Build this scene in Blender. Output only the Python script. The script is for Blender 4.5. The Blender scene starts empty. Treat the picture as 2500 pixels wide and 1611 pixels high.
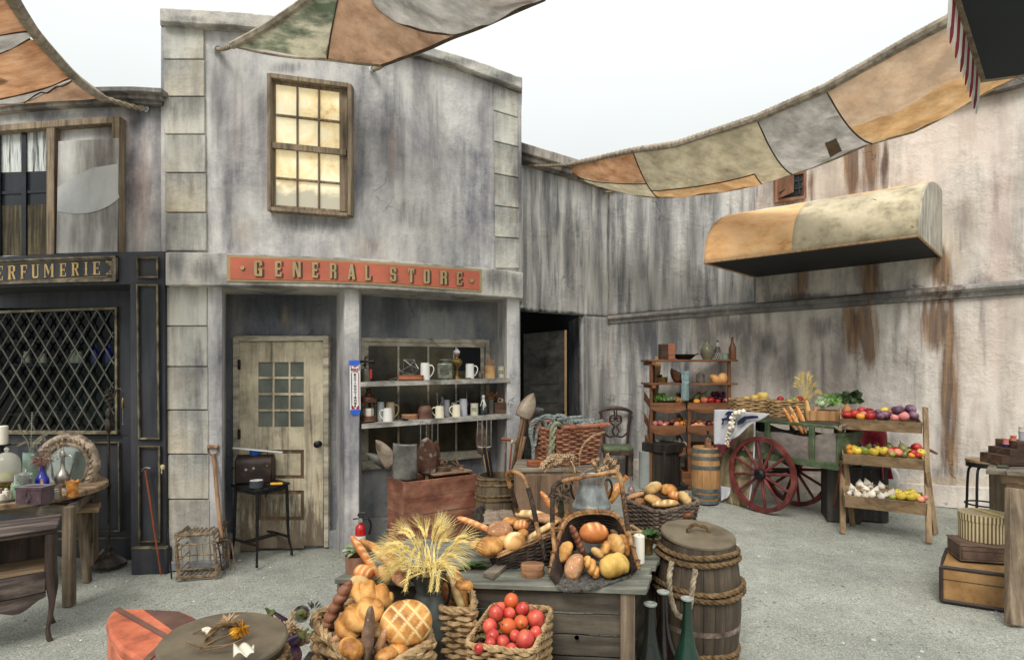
import bpy,bmesh,math,random
import numpy as np
from mathutils import Vector as V,Matrix,Euler,noise as NZ
R=random.Random(11)
S=bpy.context.scene
COL=S.collection
rad=math.radians
F,EYE,YH,XC=1400.0,1.72,900.0,1250.0
cam=bpy.data.objects.new('camera',bpy.data.cameras.new('camera')); COL.objects.link(cam); S.camera=cam
cam.location=(0,0,EYE); cam.rotation_euler=(rad(90),0,0)
cd=cam.data; cd.sensor_fit='HORIZONTAL'; cd.sensor_width=36; cd.lens=36*F/2500; cd.shift_y=(YH-805.5)/2500
cd.clip_start=.05; cd.clip_end=500
w=bpy.data.worlds.new('World'); S.world=w; w.use_nodes=True
nt=w.node_tree; bg=nt.nodes['Background']
sky=nt.nodes.new('ShaderNodeTexSky'); sky.sky_type='NISHITA'; sky.sun_disc=False
sky.sun_elevation=rad(48); sky.sun_rotation=rad(198); sky.dust_density=4
hs=nt.nodes.new('ShaderNodeHueSaturation'); hs.inputs['Saturation'].default_value=.25; hs.inputs['Value'].default_value=.1
mx=nt.nodes.new('ShaderNodeMix'); mx.data_type='RGBA'; mx.inputs['Factor'].default_value=.82
tc=nt.nodes.new('ShaderNodeTexCoord'); sp_z=nt.nodes.new('ShaderNodeSeparateXYZ'); nt.links.new(tc.outputs['Generated'],sp_z.inputs[0])
cn_=nt.nodes.new('ShaderNodeTexNoise'); cn_.inputs['Scale'].default_value=2.2; cn_.inputs['Detail'].default_value=4; nt.links.new(tc.outputs['Generated'],cn_.inputs['Vector'])
mz=nt.nodes.new('ShaderNodeMath'); mz.operation='MULTIPLY_ADD'; nt.links.new(sp_z.outputs[2],mz.inputs[0]); mz.inputs[1].default_value=1.12; mz.inputs[2].default_value=.29; mz.use_clamp=False
mc_=nt.nodes.new('ShaderNodeMath'); mc_.operation='MULTIPLY_ADD'; nt.links.new(cn_.outputs[0],mc_.inputs[0]); mc_.inputs[1].default_value=.12; nt.links.new(mz.outputs[0],mc_.inputs[2])
vs_=nt.nodes.new('ShaderNodeVectorMath'); vs_.operation='SCALE'; vs_.inputs[0].default_value=(.955,1.0,.985); nt.links.new(mc_.outputs[0],vs_.inputs['Scale']); nt.links.new(vs_.outputs[0],mx.inputs['B'])
nt.links.new(sky.outputs[0],hs.inputs['Color']); nt.links.new(hs.outputs[0],mx.inputs['A'])
nt.links.new(mx.outputs['Result'],bg.inputs['Color']); bg.inputs['Strength'].default_value=1.0
sl=bpy.data.lights.new('sun','SUN'); sl.energy=1.5; sl.angle=rad(22); sl.color=(1,.96,.9)
so=bpy.data.objects.new('sun',sl); COL.objects.link(so); so.rotation_euler=(rad(42),0,rad(-18)); so.location=(0,0,20)
S.view_settings.view_transform='Standard'; S.view_settings.look='None'; S.view_settings.exposure=0.47; S.view_settings.gamma=1
S.cycles.max_bounces=6; S.cycles.use_denoising=True
def P(x,y,Y):return V(((x-XC)/F*Y,Y,EYE+(YH-y)/F*Y))
def G(x,y,z=0.0):return P(x,y,(EYE-z)*F/(y-YH))
def lin(pts):
 xs=[p[0]for p in pts]; ys=[p[1]for p in pts]
 return lambda x:float(np.interp(x,xs,ys))
def smo(pts):
 def f(x):
  n=len(pts)
  if x<=pts[0][0]:return pts[0][1]+(x-pts[0][0])*(pts[1][1]-pts[0][1])/(pts[1][0]-pts[0][0])
  if x>=pts[-1][0]:return pts[-1][1]+(x-pts[-1][0])*(pts[-1][1]-pts[-2][1])/(pts[-1][0]-pts[-2][0])
  for i in range(n-1):
   if x<=pts[i+1][0]:break
  x0,y0=pts[i]; x1,y1=pts[i+1]; h=x1-x0; t=(x-x0)/h
  m0=(y1-pts[i-1][1])/(x1-pts[i-1][0])if i>0 else(y1-y0)/h
  m1=(pts[i+2][1]-y0)/(pts[i+2][0]-x0)if i+2<n else(y1-y0)/h
  return(2*t**3-3*t*t+1)*y0+(t**3-2*t*t+t)*h*m0+(3*t*t-2*t**3)*y1+(t**3-t*t)*h*m1
 return f
def spl(pts,n):
 d=[0.0]
 for a,b in zip(pts,pts[1:]):d.append(d[-1]+max(1e-6,math.dist(a,b)))
 fs=[smo([(d[i],p[k])for i,p in enumerate(pts)])for k in range(len(pts[0]))]
 return[tuple(f(d[-1]*j/(n-1))for f in fs)for j in range(n)]
def sp3(pts,n):return[V(p)for p in spl([tuple(p)for p in pts],n)]
def nz(v,s=1.0):return NZ.noise(V(v)*s)
def rotm(rx=0,ry=0,rz=0):return Euler((rad(rx),rad(ry),rad(rz))).to_matrix().to_4x4()
def TR(loc,rx=0,ry=0,rz=0,s=1):return Matrix.Translation(V(loc))@rotm(rx,ry,rz)@Matrix.Scale(s,4)
class MB:
 def __init__(s):s.v=[]; s.f=[]; s.at={}
 def add(s,vs,fs,M=None):
  n=len(s.v); s.v+=[M@V(v)if M else V(v)for v in vs]; s.f+=[tuple(i+n for i in f)for f in fs]; return s
 def box(s,c,z,M=None):
  a,b,d=z[0]/2,z[1]/2,z[2]/2; c=V(c)
  vs=[c+V(q)for q in((-a,-b,-d),(a,-b,-d),(a,b,-d),(-a,b,-d),(-a,-b,d),(a,-b,d),(a,b,d),(-a,b,d))]
  return s.add(vs,HX,M)
 def bar(s,a,b,wx,wy,up=(0,0,1)):
  a,b=V(a),V(b); d=(b-a).normalized(); u=V(up)
  if abs(d.dot(u))>.95:u=V((0,1,0))
  x=d.cross(u).normalized()*(wx/2); y=x.cross(d).normalized()*(wy/2)
  return s.add([a-x-y,a+x-y,a+x+y,a-x+y,b-x-y,b+x-y,b+x+y,b-x+y],HX)
 def hexa(s,p):return s.add(p,HX)
 def prism(s,pts,off):
  n=len(pts); off=V(off); pts=[V(p)for p in pts]
  return s.add(pts+[p+off for p in pts],[tuple(range(n))[::-1],tuple(range(n,2*n))]+[(i,(i+1)%n,n+(i+1)%n,n+i)for i in range(n)])
 def tube(s,path,r,n=8,closed=False,sx=1.0):
  p=[V(q)for q in path]; m=len(p)
  rr=[r]*m if not hasattr(r,'__len__')else(list(r)if len(r)==m else[float(np.interp(i/(m-1),np.linspace(0,1,len(r)),r))for i in range(m)])
  vs=[]; u=None
  for i in range(m):
   d=(p[(i+1)%m]-p[i-1])if closed else(p[min(i+1,m-1)]-p[max(i-1,0)])
   d=d.normalized()if d.length>1e-9 else V((0,0,1))
   if u is None:u=d.orthogonal().normalized()if abs(d.z)>.9 else d.cross(V((0,0,1))).normalized()
   u=(u-d*u.dot(d)).normalized(); w_=d.cross(u)
   for k in range(n):
    a=2*math.pi*k/n; vs.append(p[i]+(u*math.cos(a)*sx+w_*math.sin(a))*rr[i])
  fs=[]
  for i in range(m if closed else m-1):
   j=(i+1)%m
   for k in range(n):
    l=(k+1)%n; fs.append((i*n+k,j*n+k,j*n+l,i*n+l)[::-1])
  if not closed:fs+=[tuple(range(n)),tuple(range((m-1)*n,m*n))[::-1]]
  return s.add(vs,fs)
 def rope(s,path,r,tw=None,closed=False,n=5,strands=3):
  p=[V(q)for q in path]; L=sum((b-a).length for a,b in zip(p,p[1:]))
  tw=tw or L/(r*7.0); m=max(len(p),int(tw*7)+2); p=sp3(p,m)
  fr=[]; u=None
  for i in range(m):
   d=(p[min(i+1,m-1)]-p[max(i-1,0)]).normalized()
   if u is None:u=d.orthogonal().normalized()
   u=(u-d*u.dot(d)).normalized(); fr.append((u,d.cross(u)))
  for k in range(strands):
   q=[]
   for i in range(m):
    a=2*math.pi*(tw*i/(m-1)+k/strands); q.append(p[i]+(fr[i][0]*math.cos(a)+fr[i][1]*math.sin(a))*r*.5)
   s.tube(q,r*.58,n)
  return s
 def lathe(s,prof,n=24,M=None,cap=True):
  vs=[]; m=len(prof)
  for r,z in prof:
   for k in range(n):
    a=2*math.pi*k/n; vs.append((r*math.cos(a),r*math.sin(a),z))
  fs=[(i*n+k,i*n+(k+1)%n,(i+1)*n+(k+1)%n,(i+1)*n+k)for i in range(m-1)for k in range(n)]
  if cap:fs+=[tuple(range(n))[::-1],tuple(range((m-1)*n,m*n))]
  return s.add(vs,fs,M)
 def ell(s,c,r,M=None,nu=14,nv=9,bump=0,bs=3):
  vs=[]; c=V(c); r=V(r)if hasattr(r,'__len__')else V((r,r,r))
  for j in range(nv+1):
   t=math.pi*j/nv
   for k in range(nu):
    a=2*math.pi*k/nu; q=V((math.sin(t)*math.cos(a),math.sin(t)*math.sin(a),math.cos(t)))
    f=1+bump*NZ.noise(q*bs+c*7)if bump else 1
    vs.append(c+V((q.x*r.x,q.y*r.y,q.z*r.z))*f)
  fs=[(j*nu+k,(j+1)*nu+k,(j+1)*nu+(k+1)%nu,j*nu+(k+1)%nu)for j in range(nv)for k in range(nu)]
  return s.add(vs,fs,M)
 def grid(s,fn,nu,nv,closed=False):
  vs=[fn(i/nu,j/nv)for j in range(nv+1)for i in range(nu+(0 if closed else 1))]; m=nu+(0 if closed else 1)
  fs=[(j*m+i,j*m+(i+1)%m,(j+1)*m+(i+1)%m,(j+1)*m+i)for j in range(nv)for i in range(nu)]
  return s.add(vs,fs)
 def build(s,name,mat,parent=None,world=None,sharp=38,bevel=0,loc=None,rot=None,flat=False,solid=0,sub=0,recalc=True):
  me=bpy.data.meshes.new(name); me.from_pydata([tuple(v)for v in s.v],[],s.f); me.update()
  if recalc:
   bm=bmesh.new(); bm.from_mesh(me); bmesh.ops.remove_doubles(bm,verts=bm.verts,dist=1e-5)if not s.at else None
   bmesh.ops.recalc_face_normals(bm,faces=bm.faces); bm.to_mesh(me); bm.free()
  for k,vals in s.at.items():
   a=me.attributes.new(k,'FLOAT','POINT'); a.data.foreach_set('value',vals)
  if not flat:
   me.polygons.foreach_set('use_smooth',[True]*len(me.polygons)); me.set_sharp_from_angle(angle=rad(sharp))
  me.materials.append(mat)
  o=bpy.data.objects.new(name,me); COL.objects.link(o)
  if parent:
   o.parent=parent
   if world is None:world=parent.name in WSET
   if world:o.matrix_parent_inverse=WM(parent).inverted(); WSET.add(o.name)
  if loc is not None:o.location=loc
  if rot is not None:o.rotation_euler=[rad(a)for a in rot]
  if bevel:
   b=o.modifiers.new('bevel','BEVEL'); b.width=bevel; b.segments=2; b.limit_method='ANGLE'; b.angle_limit=rad(40)
  if solid:
   b=o.modifiers.new('solid','SOLIDIFY'); b.thickness=solid; b.offset=0
  if sub:
   b=o.modifiers.new('sub','SUBSURF'); b.levels=sub; b.render_levels=sub
  return o
HX=[(3,2,1,0),(4,5,6,7),(0,1,5,4),(1,2,6,5),(2,3,7,6),(3,0,4,7)]
def WM(o):
 m=Matrix.LocRotScale(o.location,o.rotation_euler,o.scale)
 return(WM(o.parent)@o.matrix_parent_inverse@m)if o.parent else m
def tag(o,label,cat,group=None,kind=None):
 if kind:o['kind']=kind
 if label:o['label']=label
 if cat:o['category']=cat
 if group:o['group']=group
 return o
WSET=set()
def thing(name,label,cat,loc,rz=0,group=None,world=False):
 o=bpy.data.objects.new(name,None); COL.objects.link(o); o.empty_display_size=.1
 o.location=loc; o.rotation_euler=(0,0,rad(rz))
 if world:WSET.add(o.name)
 return tag(o,label,cat,group)
def inst(src,loc,rot=(0,0,0),s=1,label=None,cat=None,group=None,first=[]):
 """first call moves src itself, later calls copy it with its parts"""
 if src.name in first:
  o=src.copy(); COL.objects.link(o)
  for ch in src.children:
   c=ch.copy(); COL.objects.link(c); c.parent=o
   for g in ch.children:
    d=g.copy(); COL.objects.link(d); d.parent=c
 else:
  o=src; first.append(src.name)
 o.location=loc; o.rotation_euler=[rad(a)for a in rot]; o.scale=(s,)*3 if not hasattr(s,'__len__')else s
 return tag(o,label or src.get('label'),cat or src.get('category'),group or src.get('group'))
def N(nt,t,**kw):
 n=nt.nodes.new(t)
 for k,v in kw.items():
  if k.startswith('i_'):
   key=k[2:].replace('_',' '); n.inputs[key].default_value=v
  else:setattr(n,k,v)
 return n
def rgb(h):
 return tuple(((c/255)/12.92 if c/255<=.04045 else((c/255+.055)/1.055)**2.4)for c in h)+(1,)
def ramp(nt,fac,stops):
 r=nt.nodes.new('ShaderNodeValToRGB'); e=r.color_ramp.elements
 while len(e)>len(stops):e.remove(e[-1])
 while len(e)<len(stops):e.new(1)
 for k,(p,c)in enumerate(stops):e[k].position=p; e[k].color=c if len(c)==4 else c+(1,)
 nt.links.new(fac,r.inputs[0]); return r.outputs[0]
def noise(nt,co,sc,detail=5,rough=.6,dist=0):
 mp=N(nt,'ShaderNodeMapping'); mp.inputs['Scale'].default_value=sc if hasattr(sc,'__len__')else(sc,)*3
 nt.links.new(co,mp.inputs['Vector'])
 n=N(nt,'ShaderNodeTexNoise'); n.inputs['Scale'].default_value=1; n.inputs['Detail'].default_value=detail
 n.inputs['Roughness'].default_value=rough; n.inputs['Distortion'].default_value=dist
 nt.links.new(mp.outputs[0],n.inputs['Vector']); return n.outputs[0]
def mth(nt,op,a,b=None,clamp=False):
 n=N(nt,'ShaderNodeMath',operation=op,use_clamp=clamp)
 for i,q in enumerate((a,b)):
  if q is None:continue
  if isinstance(q,(int,float)):n.inputs[i].default_value=q
  else:nt.links.new(q,n.inputs[i])
 return n.outputs[0]
def mix(nt,fac,a,b,mode='MIX'):
 n=N(nt,'ShaderNodeMix',data_type='RGBA',blend_type=mode)
 for key,q in(('Factor',fac),('A',a),('B',b)):
  if isinstance(q,(int,float)):n.inputs[key].default_value=q
  elif isinstance(q,tuple):n.inputs[key].default_value=q
  else:nt.links.new(q,n.inputs[key])
 return n.outputs['Result']
def newmat(name):
 m=bpy.data.materials.new(name); m.use_nodes=True; nt=m.node_tree
 return m,nt,nt.nodes['Principled BSDF'],N(nt,'ShaderNodeTexCoord').outputs['Object']
def bumpn(nt,b,h,st,dist=.02):
 n=N(nt,'ShaderNodeBump'); n.inputs['Strength'].default_value=st; n.inputs['Distance'].default_value=dist
 nt.links.new(h,n.inputs['Height']); nt.links.new(n.outputs[0],b.inputs['Normal'])
def mat(name,cols,sc=6,rough=.75,bump=.25,bs=None,metal=0,var=.12,lo=.32,hi=.68,spec=.35,detail=6,dist=0,dirt=.35,dsc=1.7,trans=0,emit=0,speck=None,score=None,sheen=0):
 """noise-mottled paint / wood / cloth; cols are sRGB triples; var = per-object brightness variation"""
 m,nt,b,co=newmat(name)
 oi=N(nt,'ShaderNodeObjectInfo'); off=N(nt,'ShaderNodeVectorMath',operation='MULTIPLY_ADD')
 cm=N(nt,'ShaderNodeCombineXYZ');
 for i in range(3):nt.links.new(oi.outputs['Random'],cm.inputs[i])
 nt.links.new(cm.outputs[0],off.inputs[0]); off.inputs[1].default_value=(37,53,71); nt.links.new(co,off.inputs[2]); co=off.outputs[0]
 f=noise(nt,co,sc,detail,.62,dist); k=len(cols)
 c=ramp(nt,f,[(lo+(hi-lo)*i/max(1,k-1),rgb(q))for i,q in enumerate(cols)])
 if dirt:
  g=noise(nt,co,dsc,6,.7); g=ramp(nt,g,[(.38,(1-dirt,)*3),(.6,(1,1,1))]); c=mix(nt,1.0,c,g,'MULTIPLY')
 if speck:
  h=noise(nt,co,speck[0],3,.6); h=ramp(nt,h,[(speck[1],(0,0,0)),(speck[1]+.06,(1,1,1))]); c=mix(nt,h,c,rgb(speck[2]))
 if score:
  at=N(nt,'ShaderNodeAttribute',attribute_name='score'); c=mix(nt,at.outputs['Fac'],c,rgb(score))
 if var:
  r=mth(nt,'MULTIPLY_ADD',oi.outputs['Random'],2*var); nt.nodes[-1].inputs[2].default_value=1-var
  hv=N(nt,'ShaderNodeHueSaturation'); nt.links.new(r,hv.inputs['Value']); nt.links.new(c,hv.inputs['Color']); c=hv.outputs[0]
 nt.links.new(c,b.inputs['Base Color'])
 b.inputs['Roughness'].default_value=rough; b.inputs['Metallic'].default_value=metal; b.inputs['Specular IOR Level'].default_value=spec
 if rough>.15 and rough<.9:
  rr=mth(nt,'MULTIPLY_ADD',f,.3); nt.nodes[-1].inputs[2].default_value=rough-.15; nt.links.new(rr,b.inputs['Roughness'])
 if trans:b.inputs['Transmission Weight'].default_value=trans
 if sheen:b.inputs['Sheen Weight'].default_value=sheen
 if emit:nt.links.new(c,b.inputs['Emission Color']); b.inputs['Emission Strength'].default_value=emit
 if bump:bumpn(nt,b,noise(nt,co,bs or(tuple(q*5 for q in sc)if hasattr(sc,'__len__')else sc*5),6,.65),bump,.01)
 return m
def wood(name,cols,ax=0,fine=26,long=1.4,**kw):
 sc=[fine]*3; sc[ax]=long
 kw.setdefault('bump',.45); kw.setdefault('rough',.72); kw.setdefault('dirt',.4); kw.setdefault('dist',.4)
 return mat(name,cols,sc=tuple(sc),bs=tuple(q*2 for q in sc),**kw)
def plaster(name,dark,mid,light,warm,warmamt=.5,k=(.5,.24,.55),grain=.5):
 """weathered scenic plaster: vertical washes, blotches, grain; attributes stain / rust / warm carry its painted marks"""
 m,nt,b,co=newmat(name)
 f1=noise(nt,co,(2.0,2.0,.32),6,.58,.5); f2=noise(nt,co,(8,8,.8),6,.6,.3); f3=noise(nt,co,(1.4,1.4,1.0),7,.72,.3); f4=noise(nt,co,(26,26,2.4),4,.6)
 s_=mth(nt,'ADD',mth(nt,'ADD',mth(nt,'MULTIPLY',f1,k[0]),mth(nt,'MULTIPLY',f2,k[1])),mth(nt,'ADD',mth(nt,'MULTIPLY',f3,k[2]),mth(nt,'MULTIPLY',f4,.07)))
 tot=(sum(k)+.07)/2
 c=ramp(nt,s_,[(tot-.12,rgb(dark)),(tot-.015,rgb(mid)),(tot+.09,rgb(light))])
 wq=noise(nt,co,(.9,.9,.5),5,.65); wq=mth(nt,'MULTIPLY',ramp(nt,wq,[(.45,(0,0,0)),(.65,(1,1,1))]),warmamt); c=mix(nt,wq,c,rgb(warm),'MIX')
 def A(n):return N(nt,'ShaderNodeAttribute',attribute_name=n).outputs['Fac']
 def edge(a,jit,gain):
  j=mth(nt,'ADD',mth(nt,'MULTIPLY',mth(nt,'SUBTRACT',f2,.5),jit),mth(nt,'MULTIPLY',mth(nt,'SUBTRACT',f4,.5),jit*.8))
  return mth(nt,'MULTIPLY',mth(nt,'MULTIPLY',mth(nt,'ADD',a,j),gain,True),mth(nt,'MULTIPLY',a,4,True),True)
 c=mix(nt,mth(nt,'MULTIPLY',edge(A('warm'),.8,1.2),.55),c,rgb((176,150,98)))
 rr=ramp(nt,noise(nt,co,(18,18,1.2),5,.6),[(.32,rgb((62,44,38))),(.5,rgb((108,76,48))),(.68,rgb((152,116,70)))])
 c=mix(nt,mth(nt,'MULTIPLY',edge(A('rust'),1.3,1.5),.85),c,rr)
 c=mix(nt,mth(nt,'MULTIPLY',edge(A('stain'),1.2,1.8),.64),c,rgb((62,62,66)))
 c=mix(nt,mth(nt,'MULTIPLY',edge(A('pink'),.8,1),.42),c,rgb((212,180,168)))
 cr=N(nt,'ShaderNodeTexVoronoi',feature='DISTANCE_TO_EDGE'); cr.inputs['Scale'].default_value=.55
 dv=N(nt,'ShaderNodeVectorMath',operation='ADD'); nn=N(nt,'ShaderNodeTexNoise'); nn.inputs['Scale'].default_value=2.2; nn.inputs['Detail'].default_value=6
 nt.links.new(co,nn.inputs['Vector']); nt.links.new(co,dv.inputs[0]); nt.links.new(nn.outputs['Color'],dv.inputs[1]); nt.links.new(dv.outputs[0],cr.inputs['Vector'])
 ck=ramp(nt,cr.outputs['Distance'],[(.0,(1,1,1)),(.006,(0,0,0))]); pm=ramp(nt,noise(nt,co,1.3,3),[(.56,(0,0,0)),(.64,(1,1,1))])
 ck=mth(nt,'MULTIPLY',ck,pm); c=mix(nt,mth(nt,'MULTIPLY',ck,.55),c,(.06,.055,.055,1))
 nt.links.new(c,b.inputs['Base Color']); b.inputs['Roughness'].default_value=.86; b.inputs['Specular IOR Level'].default_value=.25
 g1=noise(nt,co,55,6,.7); g2=noise(nt,co,9,6,.65); pmask=ramp(nt,noise(nt,co,1.9,4,.6),[(.48,(.12,)*3),(.62,(1,1,1))])
 h=mth(nt,'SUBTRACT',mth(nt,'ADD',mth(nt,'MULTIPLY',g1,.35),mth(nt,'MULTIPLY',mth(nt,'MULTIPLY',g2,1.1),pmask)),mth(nt,'MULTIPLY',ck,.6))
 bumpn(nt,b,h,grain,.05)
 return m
def glass(name,col=(1,1,1),rough=.05,tint=None,alpha=.25):
 m,nt,b,co=newmat(name)
 b.inputs['Base Color'].default_value=rgb(col); b.inputs['Roughness'].default_value=rough; b.inputs['Transmission Weight'].default_value=.9; b.inputs['IOR'].default_value=1.3
 return m
M={}
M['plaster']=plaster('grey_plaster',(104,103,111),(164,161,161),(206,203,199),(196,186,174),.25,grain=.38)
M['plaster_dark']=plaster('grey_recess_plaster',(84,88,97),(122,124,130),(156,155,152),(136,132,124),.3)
M['plaster_quoin']=plaster('quoin_plaster',(98,98,98),(158,156,150),(202,199,189),(190,170,134),.55,k=(.65,.4,.5),grain=.4)
M['plaster_back']=plaster('streaked_plaster',(112,113,116),(172,170,167),(206,203,197),(182,176,168),.3,k=(.3,.75,.2))
M['plaster_right']=plaster('warm_plaster',(150,143,138),(196,187,178),(226,217,207),(208,190,172),.5,k=(.5,.3,.6))
M['trim']=plaster('cornice_plaster',(110,109,112),(172,168,163),(206,200,190),(190,178,160),.4)
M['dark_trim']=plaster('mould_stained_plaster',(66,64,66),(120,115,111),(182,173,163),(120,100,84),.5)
M['shopfront']=mat('black_shopfront_paint',[(40,42,47),(56,57,62),(66,66,70)],sc=(9,9,1),rough=.55,bump=.12,dirt=.25,var=0,spec=.3)
M['gilt']=mat('rubbed_gilt_moulding',[(58,52,44),(112,102,82),(160,148,120)],sc=(10,10,10),rough=.55,bump=.2,metal=.15,var=0)
M['goldpaint']=mat('gold_lettering_paint',[(160,132,84),(196,168,112)],sc=14,rough=.6,bump=.05,dirt=.15,var=0)
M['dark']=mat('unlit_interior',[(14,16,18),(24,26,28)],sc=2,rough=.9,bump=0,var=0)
M['redsign']=mat('orange_red_sign_paint',[(168,94,74),(194,106,82),(182,98,76)],sc=2.2,rough=.7,bump=.08,dirt=.18,dsc=1.6,var=0)
M['tan']=mat('faded_tan_paint',[(160,138,100),(178,156,114)],sc=9,rough=.75,bump=.05,dirt=.2,var=0)
M['shadowpaint']=mat('brown_letter_shade_paint',[(86,62,54),(104,76,64)],sc=9,rough=.75,bump=.05,var=0)
M['window_wood']=wood('weathered_window_wood',[(96,84,70),(142,124,102),(172,152,126)],ax=2,fine=30,long=2,var=.05)
M['door_wood']=wood('peeling_cream_door',[(108,98,82),(184,170,144),(212,200,172),(198,182,152)],ax=2,fine=12,long=.9,lo=.3,hi=.62,dirt=.5,dsc=2.6,var=.03,bump=.5)
M['door_dirt']=wood('scuffed_door_edge',[(92,72,58),(126,100,76),(164,136,100)],ax=2,fine=14,long=1.2,var=.03)
M['oldwhite']=wood('flaking_white_wood',[(116,106,92),(178,168,148),(202,194,174)],ax=0,fine=18,long=1.2,lo=.3,hi=.6,dirt=.45,var=.04)
M['shelf_wood']=wood('washed_grey_shelf',[(112,108,104),(168,163,154),(200,195,184)],ax=0,fine=14,long=.9,dirt=.3,var=.02)
Yf=smo([(-300,5.5),(0,5.12),(200,4.99),(392,4.95),(629,5.03),(880,5.2),(1039,5.43),(1272,5.95),(1400,6.3)])
def Yr(x):return 2408/(257+.0978*(x-1537))
def Yb(x):return 2408/(283.3-.1469*(x-1272))
def W(x,y,d=0.0,Yn=None):return P(x,y,(Yn or Yf)(x)+d)
def base(x,z=-.03,Yn=None,d=0):Y=(Yn or Yf)(x)+d; return YH+(EYE-z)*F/Y
def band(mb,top,bot,x0,x1,d,th,n=12,Yn=None,jag=0,rows=1):
 """slab along a wall: front strip between two curves, extruded back by th"""
 Yn=Yn or Yf; fr=[]; m=n+1
 for j in range(rows+1):
  for i in range(m):
   x=x0+(x1-x0)*i/n; t,b_=top(x),bot(x); q=NZ.noise(V((x*.06,j*3.1,d*9)))*jag
   fr.append(P(x,t+(b_-t)*j/rows+(q if j in(0,rows)else 0),Yn(x)+d))
 k=len(fr); bk=[v+V((0,th,0))for v in fr]; fs=[]
 for j in range(rows):
  for i in range(n):
   a=j*m+i; fs+=[(a,a+1,a+m+1,a+m),(k+a,k+a+m,k+a+m+1,k+a+1)]
 for i in range(n):
  b0=rows*m+i; fs+=[(i,k+i,k+i+1,i+1),(b0,b0+1,k+b0+1,k+b0)]
 for j in range(rows):
  a=j*m; fs.append((a,a+m,k+a+m,k+a)); a+=n; fs.append((a,k+a,k+a+m,a+m))
 mb.add(fr+bk,fs); return mb
def flatY(x0,x1):
 a,b_=1/Yf(x0),1/Yf(x1)
 return lambda x:1/(a+(b_-a)*(x-x0)/(x1-x0))
Y1,Y2=flatY(552,830),flatY(880,1240)
def quad(mb,pts,d,th,Yn=None):
 """flat slab from a pixel polygon on a wall"""
 q=[W(x,y,d,Yn)for x,y in pts]; mb.prism(q,(0,th,0)); return mb
def rectp(x0,y0,x1,y1):return[(x0,y0),(x0,y1),(x1,y1),(x1,y0)]
def wallgrid(name,x0,x1,top,bot,nx,ny,m,parent,Yn=None,d=0,marks={},th=.12):
 mb=MB(); Yn=Yn or Yf; pos=[]
 for j in range(ny+1):
  for i in range(nx+1):
   x=x0+(x1-x0)*i/nx; y=top(x)+(bot(x)-top(x))*j/ny; pos.append((x,y)); mb.v.append(P(x,y,Yn(x)+d))
 mb.f=[((j+1)*(nx+1)+i,(j+1)*(nx+1)+i+1,j*(nx+1)+i+1,j*(nx+1)+i)for j in range(ny)for i in range(nx)]
 for k,bl in marks.items():
  vals=[]
  for x,y in pos:
   a=0
   for bx,by,sx,sy,am in bl:
    u=abs(x-bx+6*NZ.noise(V((x*.03,y*.012,5))))/sx; v=(y-by)/sy
    v+=.55*NZ.noise(V((x*.11,3.3,bx)))+.3*NZ.noise(V((x*.35,1.3,bx)))
    if u<2 and-2<v<2:a=max(a,am*math.exp(-1.1*u**2.6)*math.exp(-.9*abs(v)**2.6))
   vals.append(min(1,a))
  mb.at[k]=vals
 o=mb.build(name,m,parent,recalc=False)
 s=o.modifiers.new('solid','SOLIDIFY'); s.thickness=th; s.offset=-1
 return o
def marked(mb,marks):
 for k,bl in marks.items():mb.at[k]=[min(1,max([am*math.exp(-((XC+v.x/v.y*F-bx)/sx)**2-((YH-(v.z-EYE)/v.y*F-by)/sy)**2)for bx,by,sx,sy,am in bl]))for v in mb.v]
 return mb
m,nt,b,co=newmat('crushed_grey_gravel')
g1=noise(nt,co,120,4,.75); g2=noise(nt,co,46,5,.7); g3=noise(nt,co,1.1,6,.65); g4=noise(nt,co,5,6,.7)
c=ramp(nt,g1,[(.3,rgb((112,116,110))),(.44,rgb((170,172,163))),(.56,rgb((192,192,182))),(.72,rgb((228,229,221)))])
c=mix(nt,ramp(nt,g2,[(.52,(0,0,0)),(.7,(.4,.4,.4))]),c,rgb((140,143,136)))
c=mix(nt,1.0,c,ramp(nt,g3,[(.35,(.78,.79,.78)),(.62,(1.03,1.02,.99))]),'MULTIPLY')
c=mix(nt,1.0,c,ramp(nt,g4,[(.36,(.84,.84,.84)),(.6,(1,1,1))]),'MULTIPLY')
vo=N(nt,'ShaderNodeTexVoronoi'); vo.inputs['Scale'].default_value=42; nt.links.new(co,vo.inputs['Vector'])
wh=mth(nt,'MULTIPLY',ramp(nt,vo.outputs['Distance'],[(.0,(1,1,1)),(.13,(1,1,1)),(.17,(0,0,0))]),ramp(nt,vo.outputs['Color'],[(.66,(0,0,0)),(.7,(1,1,1))]))
c=mix(nt,wh,c,rgb((228,228,216))); pv=N(nt,'ShaderNodeTexVoronoi'); pv.inputs['Scale'].default_value=110; nt.links.new(co,pv.inputs['Vector']); pg=N(nt,'ShaderNodeRGBToBW'); nt.links.new(pv.outputs['Color'],pg.inputs[0])
c=mix(nt,1.0,c,ramp(nt,pg.outputs[0],[(.2,(.76,.76,.75)),(.5,(1,1,1)),(.8,(1.1,1.1,1.09))]),'MULTIPLY')
lw_=mth(nt,'MULTIPLY',ramp(nt,noise(nt,co,(24,24,24),2,.5),[(.68,(0,0,0)),(.72,(1,1,1))]),.7); c=mix(nt,lw_,c,rgb((92,84,72)))
nt.links.new(c,b.inputs['Base Color']); b.inputs['Roughness'].default_value=.95; b.inputs['Specular IOR Level'].default_value=.15
bumpn(nt,b,mth(nt,'ADD',mth(nt,'MULTIPLY',g1,.5),g2),.68,.03); M['gravel']=m
def gz(x,y):
 e=.022*NZ.noise(V((x*.9,y*.9,3)))+.012*NZ.noise(V((x*3,y*3,1)))+.006*NZ.noise(V((x*9,y*9,2)))
 return e-.012
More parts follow.
